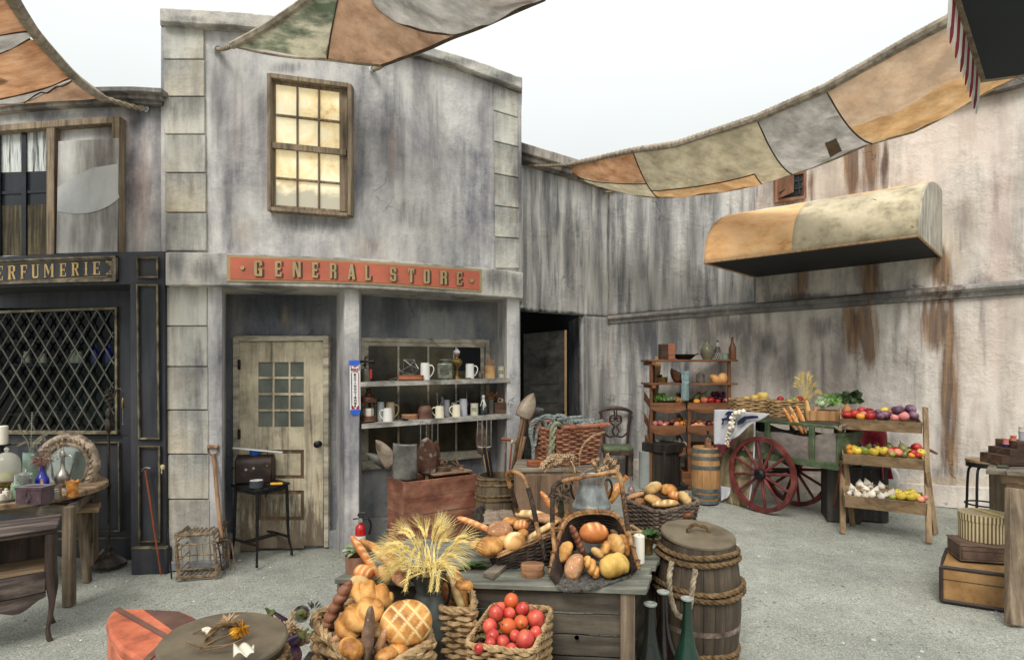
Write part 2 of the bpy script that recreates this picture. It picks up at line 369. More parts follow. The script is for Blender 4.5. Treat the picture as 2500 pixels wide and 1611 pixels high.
mb=MB(); mb.grid(lambda u,v:V((-5+13*u,1.6+9*v,gz(-5+13*u,1.6+9*v))),260,180)
tag(mb.build('ground',M['gravel'],recalc=False),'pale grey crushed gravel yard floor','ground',kind='structure')
mb=MB(); big=60
for x0,x1,y0,y1 in((-big,-5,-20,80),(8,big,-20,80),(-5,8,-20,1.6),(-5,8,10.6,80)):mb.add([(x0,y0,-.03),(x1,y0,-.03),(x1,y1,-.03),(x0,y1,-.03)],[(0,1,2,3)])
tag(mb.build('ground',M['gravel'],flat=True),'grey gravel ground beyond the walls of the yard','ground',kind='structure')
mb=MB()
for k in range(2600):
 x,y=R.uniform(-4.2,6),2.3+6.5*R.random()**1.5; s=R.choice((.005,.006,.008,.011))*(1 if R.random()<.93 else 1.7)
 mb.ell((x,y,gz(x,y)+s*.3),(s,s*R.uniform(.6,1),s*.6),None,6,4)
lt=MB()
for k in range(150):
 x,y=R.uniform(-3.6,5),2.4+5.2*R.random(); a=R.uniform(0,6.3); d=V((math.cos(a),math.sin(a),.1)); s=R.uniform(.012,.03); z=gz(x,y)+.006
 if k%3:lt.tube([V((x,y,z)),V((x,y,z))+d*s*2.2],.0012,3)
 else:q=d.cross(V((0,0,1)))*s*.35; lt.add([V((x,y,z)),V((x,y,z+.004))+d*s*.5+q,V((x,y,z))+d*s,V((x,y,z+.002))+d*s*.5-q],[(0,1,2,3)])
M['litter']=mat('dead_leaf_bits',[(86,62,44),(140,104,68),(166,138,92)],sc=9,var=0,dirt=0,bump=0,rough=.9); tag(lt.build('leaf_litter',M['litter']),'scattered bits of straw and dead leaf on the gravel','litter',kind='stuff')
M['pebble']=mat('pale_stone_chips',[(104,106,100),(164,168,160),(214,214,202)],sc=3,var=0,dirt=0,bump=0,rough=.9)
tag(mb.build('pebbles',M['pebble']),'loose pale stone chips strewn over the gravel','gravel',kind='stuff')
gs=thing('store_building','tall grey plastered general store front with red lettered sign band','building',(-1.2,5.2,0),world=True)
ctop=smo([(390,20),(404,19),(674,37.5),(850,68),(1058,117),(1150,144),(1274,189)])
cbot=smo([(390,53),(629,70),(780,93),(1039,136),(1272,216)])
ltop=smo([(403,616),(554,618),(900,632),(1174,653),(1277,666)])
lbot=smo([(403,697),(530,697),(852,703),(1090,716),(1277,729)])
wallgrid('wall',393,1273,lambda x:cbot(x)-10,lambda x:ltop(x)+14,120,70,M['plaster'],gs,marks={'stain':[(530,240,22,100,.34),(640,360,16,170,.36),(960,330,40,140,.40),(1060,360,26,170,.3),(1180,280,22,60,.3),(760,545,100,22,.5),(880,400,16,130,.4),(1130,450,12,90,.3),(560,480,20,70,.3),(700,165,70,14,.3),(1000,520,60,40,.3)],'warm':[(600,560,40,40,.3),(900,600,50,30,.3)],'pink':[(960,370,10,60,.6),(580,350,16,100,.3)]})
mb=MB(); band(mb,ctop,cbot,389,1275,-.09,.5,60,jag=2.6,rows=3); marked(mb,{'stain':[(450,50,50,8,.7),(560,62,60,8,.6),(1100,150,60,10,.6),(1220,190,40,14,.7),(1000,118,40,9,.5)]})
mb.build('cornice',M['trim'],gs,bevel=.012)
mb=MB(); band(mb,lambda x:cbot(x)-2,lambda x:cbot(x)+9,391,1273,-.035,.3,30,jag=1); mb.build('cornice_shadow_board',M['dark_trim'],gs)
mb=MB(); band(mb,ltop,lbot,403,1277,-.13,.62,60,rows=5,jag=1.2); lint=marked(mb,{'stain':[(425,640,22,40,.8),(500,660,30,30,.6),(540,690,20,16,.6),(650,700,60,6,.7),(900,712,90,6,.8),(1215,680,30,30,.7),(1265,700,12,30,.6),(1100,650,60,6,.5),(760,625,80,5,.5)]}).build('lintel',M['trim'],gs,bevel=.01)
def blocks(name,cols,ys,d,slope=0.0,th=.06):
 mb=MB()
 for y0,y1 in zip(ys,ys[1:]):
  (xa,xb)=cols(.5*(y0+y1))
  q=[(xa+.8,y0+1.3),(xa+.8,y1-1.3),(xb-.8,y1-1.3+slope(xb,y1)),(xb-.8,y0+1.3+slope(xb,y0))]
  quad(mb,q,d,th); s0=R.uniform(.1,.5); w0=R.uniform(-.3,.7); mb.at.setdefault('stain',[]).extend([s0,.05,.0,s0*R.uniform(.5,1.2)]*2); mb.at.setdefault('warm',[]).extend([0,max(0,w0),max(0,w0*.5),.1]*2)
 return mb.build(name,M['plaster_quoin'],gs,bevel=.006)
blocks('quoins',lambda y:(396+.012*y,496+.014*y),[60,145,236,328,422,519,613],-.025,lambda x,y:0)
blocks('quoins',lambda y:(396+.011*y,496+.012*y),[699,796,895,1001,1109,1219,1390],-.03,lambda x,y:0)
blocks('quoins',lambda y:(1201+.012*y,1262+.012*y),[205,270,345,424,502,579,656],-.025,lambda x,y:(656-y)*.046)
def pier(x0,x1,bx0,bx1,d0,d1,y0,name='pier'):
 """pier whose sides splay back to the bays behind"""
 mb=MB(); p=[]
 for x,d in((x0,d0),(x1,d0),(bx1,d1),(bx0,d1)):p.append(W(x,base(x,d=d),d))
 q=[W(x,y0,d)for x,d in((x0,d0),(x1,d0),(bx1,d1),(bx0,d1))]
 mb.hexa(p+q); return mb.build(name,M['plaster'],gs,bevel=.008)
mb=MB(); quad(mb,[(403,690),(403,base(403)),(508,base(508)),(508,690)],0,.3); mb.build('wall',M['plaster_quoin'],gs)
pier(507,543,507,552,-.02,.46,690)
pier(841,877,820,884,-.03,.46,695)
pier(1238,1268,1210,1268,-.03,.5,712)
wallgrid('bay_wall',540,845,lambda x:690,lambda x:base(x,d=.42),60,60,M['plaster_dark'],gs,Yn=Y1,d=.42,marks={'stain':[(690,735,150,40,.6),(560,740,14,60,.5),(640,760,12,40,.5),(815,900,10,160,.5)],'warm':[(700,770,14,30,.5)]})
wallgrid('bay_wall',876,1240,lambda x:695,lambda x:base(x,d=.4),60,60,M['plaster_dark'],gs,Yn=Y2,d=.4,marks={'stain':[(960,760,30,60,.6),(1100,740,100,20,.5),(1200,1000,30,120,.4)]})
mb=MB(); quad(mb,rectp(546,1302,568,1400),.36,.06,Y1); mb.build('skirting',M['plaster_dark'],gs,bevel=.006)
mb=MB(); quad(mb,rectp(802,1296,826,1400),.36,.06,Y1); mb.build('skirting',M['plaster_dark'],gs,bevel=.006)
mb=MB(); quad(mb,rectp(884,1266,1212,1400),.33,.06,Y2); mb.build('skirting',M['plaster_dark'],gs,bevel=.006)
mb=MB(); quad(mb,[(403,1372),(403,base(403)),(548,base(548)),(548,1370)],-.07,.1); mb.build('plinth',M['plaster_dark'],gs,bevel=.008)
mb=MB(); mb.hexa([W(384,560,.1),W(1272,560,.1),P(1272,560,9.6)+V((-.25,0,0)),P(384,560,9)+V((0,0,0)),W(384,230,.1),W(1272,230,.1),P(1272,230,9.6)+V((-.25,0,0)),P(384,230,9)]); mb.build('roof_body',M['dark'],gs)
mb=MB()
for xx in(1268,):mb.hexa([W(xx,base(xx),.3),W(xx+2,base(xx),.3),W(xx+2,base(xx),.3)+V((.02,2.4,0)),W(xx,base(xx),.3)+V((-.02,2.4,0)),W(xx,300,.1),W(xx+2,300,.1),W(xx+2,300,.1)+V((.02,2.6,0)),W(xx,300,.1)+V((-.02,2.6,0))])
mb.build('side_wall',M['plaster'],gs)
st=smo([(554,622),(900,638),(1176,658)]); sb=smo([(554,686),(900,694),(1176,713)])
mb=MB(); band(mb,st,sb,554,1176,-.142,.02,24); sg=mb.build('sign_board',M['tan'],gs)
mb=MB(); band(mb,lambda x:st(x)+5,lambda x:sb(x)-5,562,1170,-.147,.01,24); mb.build('sign_panel',M['redsign'],sg)
GL={'G':[(0,.08,.36,.92),(.1,0,.9,.14),(.1,.86,.9,1),(.64,.68,1,.92),(.64,0,1,.5),(.5,.38,.7,.5)],'E':[(0,0,.4,1),(.4,.85,1,1),(.4,.43,.86,.57),(.4,0,1,.15),(.84,.72,1,.85),(.84,.15,1,.28)],'N':[(0,0,.28,1),(.72,0,1,1),[(0,1),(.34,1),(1,0),(.66,0)]],'R':[(0,0,.38,1),(.38,.87,.86,1),(.66,.56,1,.92),(.38,.45,.86,.58),(.66,0,1,.47)],'A':[[(0,0),(.26,0),(.56,1),(.34,1)],[(.34,1),(.7,1),(1,0),(.62,0)],(.2,.2,.75,.33)],'L':[(0,0,.4,1),(.4,0,1,.15),(.8,.15,1,.34)],'S':[(0,.52,.36,.93),(.1,.86,.9,1),(.64,.68,1,.93),(.1,.43,.9,.58),(.64,.07,1,.5),(.1,0,.9,.14),(0,.07,.36,.3)],'T':[(.3,0,.7,1),(0,.85,1,1),(0,.68,.16,.85),(.84,.68,1,.85)],'O':[(0,.08,.36,.92),(.64,.08,1,.92),(.1,.86,.9,1),(.1,0,.9,.14)]}
GP={'E':[(.12,0,.42,1),(.42,.93,1,1),(.42,.46,.78,.54),(.42,0,1,.07),(.9,.74,1,.93),(.9,.07,1,.26),(.72,.4,.78,.6),(0,0,.12,.06),(0,.94,.12,1)],'R':[(.1,0,.38,1),(.38,.93,.8,1),(.7,.58,.96,.95),(.38,.5,.8,.57),[(.48,.52),(.72,.52),(1.02,0),(.78,0)],(0,0,.5,.05),(0,.95,.1,1)],'F':[(.12,0,.42,1),(.42,.93,1,1),(.42,.46,.78,.54),(.9,.72,1,.93),(.72,.4,.78,.6),(0,0,.55,.05),(0,.95,.12,1)],'U':[(.08,.1,.34,1),(.74,.1,.86,1),(.18,0,.8,.12),(0,.95,.42,1),(.62,.95,1,1)],'M':[(.02,0,.12,1),(.78,0,1,1),[(.02,1),(.24,1),(.56,.36),(.46,.16)],[(.8,1),(.9,1),(.56,.36),(.46,.16)],(-.05,0,.22,.05),(.7,0,1.06,.05)],'I':[(.25,0,.75,1),(0,0,1,.05),(0,.95,1,1),(.1,.44,.9,.52)],'P':[(.1,0,.38,1),(.38,.93,.8,1),(.7,.55,.96,.95),(.38,.46,.8,.53),(0,0,.5,.05),(0,.95,.1,1)]}
def letter(mb,gl,x0,x1,yt,yb,d,th,Yn=None,dx=0,dy=0):
 for k,g in enumerate(gl):
  pts=[(g[0],g[1]),(g[2],g[1]),(g[2],g[3]),(g[0],g[3])]if not isinstance(g,list)else g
  q=[]
  for u,v in pts:
   x=x0+(x1-x0)*u; q.append(W(x+dx,yb(x)+(yt(x)-yb(x))*v+dy,d-.0004*k,Yn))
  mb.prism(q,(0,th,0))
slots=[('G',620,640),('E',671,687),('N',714,734),('E',762,776),('R',805,821),('A',849,867),('L',891,905),('S',952,967),('T',996,1011),('O',1034,1049),('R',1075,1091),('E',1115,1128)]
yt=smo([(620,635.5),(714,638),(805,642),(891,647),(952,652),(1034,657.5),(1128,664)]); yb=smo([(620,674),(714,676.5),(805,679.5),(891,684),(952,686),(1034,691.5),(1128,697)])
ml=MB(); msd=MB()
for ch,x0,x1 in slots:
 msd=MB(); ml=MB(); letter(msd,GL[ch],x0,x1,yt,yb,-.1515,.004,dx=4.2,dy=1.6); letter(ml,GL[ch],x0,x1,yt,yb,-.1585,.004)
 ml.build('letter',M['tan'],sg,flat=True); msd.build('letter_shade',M['shadowpaint'],sg,flat=True)
for cx,cy in((591.5,654),(1151.5,685.5)):
 for mm,dd,ox,nm in(('shadowpaint',-.151,1.5,'dot_shade'),('tan',-.158,0,'dot')):
  mbb=MB(); mbb.prism([W(cx+ox+5*math.cos(a*.524),cy+ox+5*math.sin(a*.524),dd)for a in range(12)],(0,.004,0)); mbb.build(nm,M[mm],sg,flat=True)
def wy(x,y):return y+(.125-.05*(y-210)/300)*(x-672)
def wq(x0,y0,x1,y1):return[(x0,wy(x0,y0)),(x0,wy(x0,y1)),(x1,wy(x1,y1)),(x1,wy(x1,y0))]
mb=MB()
for q,dd in(((651,181,661,515),-.075),((848,181,858,512),-.075),((661,181,848,191),-.075),((661,506,848,515),-.085)):quad(mb,wq(*q),dd,.09)
wf=mb.build('window',M['window_wood'],gs,bevel=.004)
mb=MB()
for q,dd in(((661,191,672,506),-.02),((829,191,848,504),-.02),((672,191,829,205),-.02),((672,500,829,506),-.02),((664,347,845,362),-.055),((723,205,726.5,348),-.028),((775.5,205,779.5,348),-.028),((672,277,829,282),-.03),((723,362,726.5,500),-.026),((775.5,362,779.5,500),-.026),((672,431,829,436),-.029)):quad(mb,wq(*q),dd,.03)
mb.build('sash',M['window_wood'],wf,bevel=.003)
m,nt,b,co=newmat('dirty_panes_painted_glow')
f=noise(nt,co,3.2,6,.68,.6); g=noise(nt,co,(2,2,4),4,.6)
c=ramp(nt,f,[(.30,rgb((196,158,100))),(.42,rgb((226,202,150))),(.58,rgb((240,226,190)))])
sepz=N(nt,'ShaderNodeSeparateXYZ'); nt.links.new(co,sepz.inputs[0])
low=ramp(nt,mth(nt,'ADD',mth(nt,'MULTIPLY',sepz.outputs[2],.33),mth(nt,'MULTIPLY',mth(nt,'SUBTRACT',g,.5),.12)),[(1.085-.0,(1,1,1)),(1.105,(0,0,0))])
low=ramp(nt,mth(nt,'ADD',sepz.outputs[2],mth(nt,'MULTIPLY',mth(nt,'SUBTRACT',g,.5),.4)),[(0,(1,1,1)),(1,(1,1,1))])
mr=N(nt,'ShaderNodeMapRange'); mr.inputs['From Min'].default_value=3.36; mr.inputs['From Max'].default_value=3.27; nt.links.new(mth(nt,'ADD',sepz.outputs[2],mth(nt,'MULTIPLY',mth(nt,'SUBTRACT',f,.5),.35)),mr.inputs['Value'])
c=mix(nt,mr.outputs[0],c,rgb((172,166,146))); nt.links.new(c,b.inputs['Base Color']); nt.links.new(c,b.inputs['Emission Color']); b.inputs['Emission Strength'].default_value=.30; b.inputs['Roughness'].default_value=.25  # sky light through the panes is put in as warm colour and emission
M['glow_pane']=m
mb=MB(); quad(mb,wq(671,204,830,501),-.007,.004); mb.build('panes',M['glow_pane'],wf)
D0=.40
nt=M['door_wood'].node_tree; b=nt.nodes['Principled BSDF']; src=b.inputs['Base Color'].links[0].from_socket; co=[n for n in nt.nodes if n.type=='TEX_COORD'][0].outputs['Object']
sz=N(nt,'ShaderNodeSeparateXYZ'); nt.links.new(co,sz.inputs[0]); wn=noise(nt,co,(20,20,2.5),6,.7)
wf_=mth(nt,'SUBTRACT',mth(nt,'MULTIPLY_ADD',sz.outputs[2],-1.1),0); nt.nodes[-2].inputs[2].default_value=.62
nt.links.new(mix(nt,mth(nt,'MULTIPLY',mth(nt,'MULTIPLY',mth(nt,'ADD',wf_,mth(nt,'MULTIPLY',mth(nt,'SUBTRACT',wn,.5),2.2)),3,True),.8),src,rgb((96,80,66))),b.inputs['Base Color'])
mb=MB()
for q in(rectp(568,821,581,1352),rectp(790,820,802,1336),[(581,821),(581,833),(790,832),(790,820)]):quad(mb,q,D0-.05,.07,Y1)
df=mb.build('door_frame',M['oldwhite'],gs,bevel=.005)
mb=MB()
def dq(x0,y0,x1,y1,dd=0.0,th=.03):quad(mb,rectp(x0,y0,x1,y1),D0-.02+dd,th,Y1)
dq(582,834,630,1345); dq(742,834,789,1332); dq(630,834,742,884); dq(630,1042,742,1098); dq(630,1168,742,1197); dq(630,1270,742,1338)
for x0,x1 in((665,670),(704.5,709)):dq(x0,884,x1,1042,.003,.02)
for y0,y1 in((919.5,925),(959,965),(999,1004.5)):dq(630,y0,742,y1,.0045,.02)
for xx in(664,703):dq(xx,1044,xx+1.2,1096,-.003,.004)
dr=mb.build('door',M['door_wood'],df,bevel=.003)
mb=MB()
for y0,y1 in((1098,1168),(1197,1270)):quad(mb,rectp(629,y0-1,743,y1+1),D0-.008,.01,Y1)
mb.build('panel_moulding',M['door_dirt'],df)
mb=MB()
for y0,y1 in((1107,1160),(1206,1261)):quad(mb,rectp(638,y0,734,y1),D0-.016,.01,Y1)
mb.build('door_panel',M['door_wood'],df,bevel=.003)
M['dullpane']=mat('grimy_grey_pane',[(80,84,78),(104,108,98),(122,124,112)],sc=(3,3,2),rough=.22,bump=.04,var=0,dirt=.25,dsc=3)
mb=MB(); quad(mb,rectp(629,883,743,1043),D0-.004,.004,Y1); mb.build('panes',M['dullpane'],df)
M['iron']=mat('black_iron',[(20,20,22),(38,37,37),(52,48,44)],sc=18,rough=.5,bump=.15,metal=.4,var=.05)
M['brownenamel']=mat('brown_knob',[(22,22,24),(40,40,44)],sc=20,rough=.25,bump=0,var=0,metal=.3)
k=W(779,1083,D0-.02,Y1); mb=MB(); mb.lathe([(.001,0),(.03,.0),(.03,.006),(.012,.01),(.012,.035),(.028,.045),(.034,.058),(.03,.07),(.015,.078),(.001,.08)],20,Matrix.Translation(k)@rotm(90,0,0)); mb.build('door_knob',M['brownenamel'],df)
mb=MB()
for yy in(890,1060):mb=MB(); quad(mb,rectp(580,yy-12,585,yy+12),D0-.056,.02,Y1); mb.build('hinge',M['iron'],df)
mb=MB(); dd=.375
def sq(x0,y0,x1,y1,d=dd,th=.05,s0=.0):quad(mb,[(x0,y0+s0*(x0-880)),(x0,y1+s0*(x0-880)),(x1,y1+s0*(x1-880)),(x1,y0+s0*(x1-880))],d,th,Y2)
sq(879,824,1195,834,s0=.015); sq(879,834,889,1148); sq(1186,838,1196,1128); sq(889,834,1186,844,dd+.012,s0=.015); sq(889,844,899,1128,dd+.012); sq(1173,844,1182,1110,dd+.012)
quad(mb,[(884,1125),(884,1149),(960,1140),(960,1118)],.34,.08,Y2)
for xx in(970,1043,1111):quad(mb,rectp(xx,840,xx+5,1120),dd+.014,.03,Y2)
sw=mb.build('window',M['oldwhite'],gs,bevel=.003)
mb=MB(); quad(mb,[(1068,1105),(1066,1128),(1178,1117),(1166,1100)],.30,.07,Y2); mb.build('sill',M['oldwhite'],sw,bevel=.006)
M['greenpane']=mat('olive_grimed_pane',[(52,48,38),(78,72,56),(104,92,66)],sc=(3.5,3.5,2.5),rough=.2,bump=.03,var=0,dirt=.35,dsc=2.4)
mb=MB(); quad(mb,rectp(897,842,1107,1124),dd+.02,.004,Y2); quad(mb,rectp(1107,906,1174,1112),dd+.02,.004,Y2); mb.build('panes',M['greenpane'],sw)
mb=MB(); quad(mb,rectp(1108,844,1174,905),dd+.018,.004,Y2); mb.build('missing_pane',M['dark'],sw)
SH=[]
for(xa,ya,xb,yb_)in((880,933,1246,922.5),(883,1035.5,1246,1010)):
 mb=MB(); q=[]
 h=lambda x:11.5
 n=10
 for i in range(n+1):
  x=xa+(xb-xa)*i/n; y=ya+(yb_-ya)*i/n
  q.append((x,y))
 for(x0,y0),(x1,y1)in zip(q,q[1:]):
  f0,f1=W(x0,y0,-.045),W(x1,y1,-.045); g0,g1=W(x0,y0+11,-.045),W(x1,y1+11,-.045)
  bk=V((0,.42,0)); mb.hexa([g0,g1,g1+bk,g0+bk,f0,f1,f1+bk,f0+bk])
 SH.append((lin(q),mb.build('shelf',M['shelf_wood'],gs,sharp=30)))
pf=thing('shop_building','low grey building with black and gilt perfumery shopfront','building',(-3.8,5.0,0),world=True)
ft=smo([(-80,634),(0,627),(150,620),(300,615.5),(401,613.5)]); fb=smo([(-80,708),(0,702),(180,696.5),(318,694),(401,693)])
ktop=smo([(-80,246),(0,232),(120,219),(234,212),(319,211),(393,215)])
wallgrid('wall',-80,394,lambda x:ktop(x)+12,lambda x:ft(x)+8,70,60,M['plaster'],pf,d=.05,marks={'stain':[(330,300,18,40,.5),(385,420,8,180,.4),(300,560,10,80,.35),(120,285,120,12,.4)],'pink':[(345,470,26,120,.7),(310,330,12,60,.4)]})
mb=MB()
for t,bq,d in((0,12,-.12),(12,28,-.07),(28,41,-.03)):band(mb,lambda x:ktop(x)+t,lambda x:ktop(x)+bq+(.0 if t else 0),-80,394,d,.3,20,jag=.8)
mb.build('cornice',M['dark_trim'],pf,bevel=.006)
mb=MB(); band(mb,ft,fb,-80,402,-.06,.4,20); mb.build('fascia',M['shopfront'],pf)
mb=MB(); quad(mb,[(318,688),(320,1345),(404,1345),(402,688)],-.064,.42); pil=mb.build('pilaster',M['shopfront'],pf)
mb=MB(); quad(mb,[(320,1339),(320,base(320,d=-.1)),(408,base(408,d=-.1)),(407,1339)],-.10,.3); mb.build('plinth',M['shopfront'],pf,bevel=.008)
mb=MB(); quad(mb,[(320,1335.5),(320,1339.5),(407,1339.5),(406,1335.5)],-.104,.05); mb.build('plinth_edge',M['gilt'],pf)
def moulding(mb,pts,d,wpx=6.5,th=.03):
 """mitred frame of moulding round a pixel quad"""
 c=V((sum(p[0]for p in pts)/4,sum(p[1]for p in pts)/4)); rings=[]
 for off,dd in((0,0),(wpx*.35,-th),(wpx*.7,-th*.7),(wpx,0)):
  r=[]
  for x,y in pts:r.append(W(x+(off if x<c.x else-off),y+(off if y<c.y else-off),d+dd))
  rings.append(r)
 n=len(mb.v); mb.v+=[v for r in rings for v in r]
 for k in range(3):
  for i in range(4):j=(i+1)%4; mb.f.append((n+k*4+i,n+k*4+j,n+k*4+4+j,n+k*4+4+i))
for q in([(332,627),(334,680),(388,680),(387,627)],[(332,693.5),(337,1074),(391,1074),(387,693.5)],[(336,1088),(338,1325),(393,1325),(392,1088)]):
 mb=MB(); moulding(mb,q,-.066); mb.build('moulding',M['gilt'],pil,sharp=20)
mb=MB(); bt=lambda x:ft(x)+8; bb=lambda x:fb(x)-8
band(mb,bt,bb,-80,282,-.075,.02,16); nb=mb.build('name_board',M['shopfront'],pf)
mb=MB()
for f_,dy,dd,hh in((bt,0,-.1,4.5),(bt,4.5,-.088,3.5),(bb,-4.5,-.1,4.5),(bb,-8,-.088,3.5)):band(mb,lambda x:f_(x)+dy,lambda x:f_(x)+dy+hh,-80,282,dd,.03,16)
quad(mb,rectp(277.5,bt(280),282,bb(280)),-.1,.03); quad(mb,rectp(274,bt(280)+4,277.5,bb(280)-4),-.088,.03)
mb.build('moulding',M['gilt'],nb)
gt=smo([(-40,653),(0,650),(226,639.5),(270,638)]); gb=smo([(-40,687.5),(0,684),(226,671),(270,669.5)])
for ch,x0,x1 in(('P',-40,-22),('E',-12,7),('R',18.5,37.5),('F',49,66),('U',77,96),('M',108,130),('E',145,161),('R',174,192),('I',206,214),('E',226,244)):mb=MB(); letter(mb,GP[ch],x0,x1,gt,gb,-.079,.003); mb.build('letter',M['goldpaint'],nb,flat=True)
mb=MB()
band(mb,lambda x:gt(x)-6,lambda x:gt(x)-5,-80,262,-.0775,.002,14); band(mb,lambda x:gb(x)+5,lambda x:gb(x)+6,-80,262,-.0775,.002,14); quad(mb,rectp(270.5,646,271.6,663),-.0775,.002)
for cy,sg_ in((639,1),(669,-1)):
 for ox,oy in((262,0),(268,6)):
  mb.tube([W(ox+3.4*math.cos(a*.6)*(1-a*.06),cy+sg_*(oy*.9+3.4*math.sin(a*.6)*(1-a*.06)),-.078)for a in range(12)],.0028,5)
 quad(mb,rectp(258,cy-.8,272,cy+.8),-.0776,.002); quad(mb,rectp(270.5,min(cy,cy+sg_*9),272,max(cy,cy+sg_*9)),-.0778,.002)
mb.build('scroll_border',M['goldpaint'],nb,flat=True)
RD=.3
mb=MB(); quad(mb,[(286,690),(286,1062),(326,1062),(322,690)],RD,.05); quad(mb,rectp(-80,690,286,752),RD,.05); quad(mb,[(-80,1062),(-80,base(-80,d=RD)),(326,base(326,d=RD)),(326,1062)],RD,.05)
mb.build('panelling',M['shopfront'],pf)
mb=MB(); quad(mb,[(-80,1322),(-80,base(-80,d=RD)),(326,base(326,d=RD)),(326,1314)],RD-.04,.05); mb.build('skirting',M['shopfront'],pf,bevel=.006)
mb=MB(); quad(mb,[(-80,1318),(-80,1322),(326,1314),(326,1311)],RD-.044,.05); moulding(mb,[(-90,1081),(-90,1300),(294,1298),(292,1078)],RD-.002,5,.02); mb.build('moulding',M['gilt'],pf,sharp=20)
mb=MB(); wt=smo([(-80,766),(0,759),(286,749)])
quad(mb,[(279,750),(280,1060),(286,1062),(285,748)],RD-.03,.05); band(mb,wt,lambda x:wt(x)+6,-80,284,RD-.03,.05,10); quad(mb,[(-80,1050),(-80,1061),(286,1060),(285,1052)],RD-.045,.06)
lw=mb.build('lattice_window',M['gilt'],pf,bevel=.004)
mb=MB(); mb2=MB()
def clip(xa,ya,xb,yb_):
 y0,y1,x1=757,1050,280
 pts=[]
 for i in range(61):
  t=i/60; x=xa+(xb-xa)*t; y=ya+(yb_-ya)*t
  if y0<=y<=y1 and x<=x1:pts.append((x,y))
 return(pts[0],pts[-1])if len(pts)>2 else None
for k in range(-20,24):
 for sgn in(1,-1):
  x0=21.5+36*k; c_=clip(x0-sgn*20,757-34*1.0,x0+sgn*(330*36/61.),757+330*1.0)if False else clip(x0,757,x0+sgn*293*(18/30.5),1050)
  if c_ and c_[0][0]>-90:
   a,b_=c_; mb.bar(W(a[0],a[1],RD-.012-.004*sgn),W(b_[0],b_[1],RD-.012-.004*sgn),.0095,.012,(0,1,0))
M['lead']=mat('worn_lead_lattice',[(52,53,50),(84,84,78),(116,112,100)],sc=8,rough=.55,bump=.1,var=0)
mb.build('lattice',M['lead'],lw)
m=bpy.data.materials.new('dusky_window_glass'); m.use_nodes=True; nt=m.node_tree; nt.nodes.remove(nt.nodes['Principled BSDF']); out=nt.nodes['Material Output']
tb=N(nt,'ShaderNodeBsdfTransparent'); tb.inputs[0].default_value=(.72,.78,.76,1); gl=N(nt,'ShaderNodeBsdfGlossy'); gl.inputs['Roughness'].default_value=.03; ms=N(nt,'ShaderNodeMixShader'); fr=N(nt,'ShaderNodeFresnel'); fr.inputs['IOR'].default_value=1.3
nt.links.new(fr.outputs[0],ms.inputs[0]); nt.links.new(tb.outputs[0],ms.inputs[1]); nt.links.new(gl.outputs[0],ms.inputs[2]); nt.links.new(ms.outputs[0],out.inputs[0]); M['pane']=m
mb=MB(); mb.add([W(x,y,RD-.003)for x,y in((-80,757),(-80,1052),(281,1052),(281,750))],[(0,1,2,3)]); mb.build('glass',M['pane'],lw,flat=True,recalc=False)
M['greenroom']=mat('deep_green_room',[(18,30,30),(32,48,45),(44,60,54)],sc=2,rough=.9,bump=0,var=0)
mb=MB(); a0=[W(x,y,RD+.06)for x,y in rectp(-80,700,322,1062)]
bk=[v+V((0,1.0,0))for v in a0]
mb.add(a0+bk,[(4,5,6,7),(0,4,7,3),(1,2,6,5),(0,1,5,4),(2,3,7,6)]); mb.build('shop_interior',M['greenroom'],pf)
mb=MB()
for yy in(830,888,1010):band(mb,lambda x:yy,lambda x:yy+5,-80,300,RD+.55,.4,6)
mb.build('display_shelf',M['greenroom'],pf)
M['cobalt']=mat('cobalt_glass',[(14,20,110),(28,40,170)],sc=6,rough=.12,bump=0,var=.1,dirt=0,spec=.6)
M['creamware']=mat('cream_ceramic',[(196,188,168),(222,214,196)],sc=5,rough=.3,bump=.03,var=.06,dirt=.12)
def bottle(mb,r,h,neck=.3,nr=.35):
 mb.lathe([(.001,0),(r,0),(r,h*(1-neck)*.9),(r*.8,h*(1-neck)),(r*nr,h*(1-neck*.75)),(r*nr,h*.96),(r*nr*1.25,h*.96),(r*nr*1.25,h),(.001,h)],16); return mb
for x,y,lb in((235,886,'cobalt blue bottle on the dim shelf behind the lattice window, left of the pair'),(268,886,'cobalt blue bottle on the dim shelf behind the lattice window, nearest its right edge')):
 o=bottle(MB(),.045,.2).build('bottle',M['cobalt'],loc=W(x,y,RD+.68)); tag(o,lb,'bottle','blue bottles behind the lattice')
for x,y,h,lb in((66,886,.12,'small cream jar behind the lattice window near its left end'),(108,886,.1,'squat cream jar on the dim shelf behind the lattice window'),(181,886,.13,'white cone shaped bottle on the dim shelf behind the lattice'),(195,886,.12,'pale jug beside the white cone bottle behind the lattice')):
 mb=MB(); mb.lathe([(.001,0),(h*.42,0),(h*.38,h*.4),(h*.2,h*.8),(h*.24,h),(.001,h)],14); tag(mb.build('jar',M['creamware'],loc=W(x,y,RD+.68)),lb,'jar','pale jars behind the lattice')
mb=MB(); ut=smo([(-80,317),(0,305),(150,293),(290,283)])
band(mb,ut,lambda x:ut(x)+16,-80,290,-.05,.1,10); quad(mb,[(273,ut(273)+15),(273,620),(290,618),(290,ut(290)+14)],-.048,.09); quad(mb,[(113,ut(113)+14),(113,622),(132,621),(132,ut(132)+14)],-.044,.08)
uw=mb.build('window',M['window_wood'],pf,bevel=.004)
M['sheer']=mat('sheer_curtain',[(48,50,52),(150,152,150),(214,216,212),(188,190,186)],sc=(26,26,1.6),rough=.9,bump=.1,var=0,lo=.36,hi=.6,dirt=.1)
M['reed']=mat('dim_reed_blind',[(30,28,24),(86,78,58),(124,112,84)],sc=(30,30,2),rough=.9,bump=.1,var=0,dirt=.5)
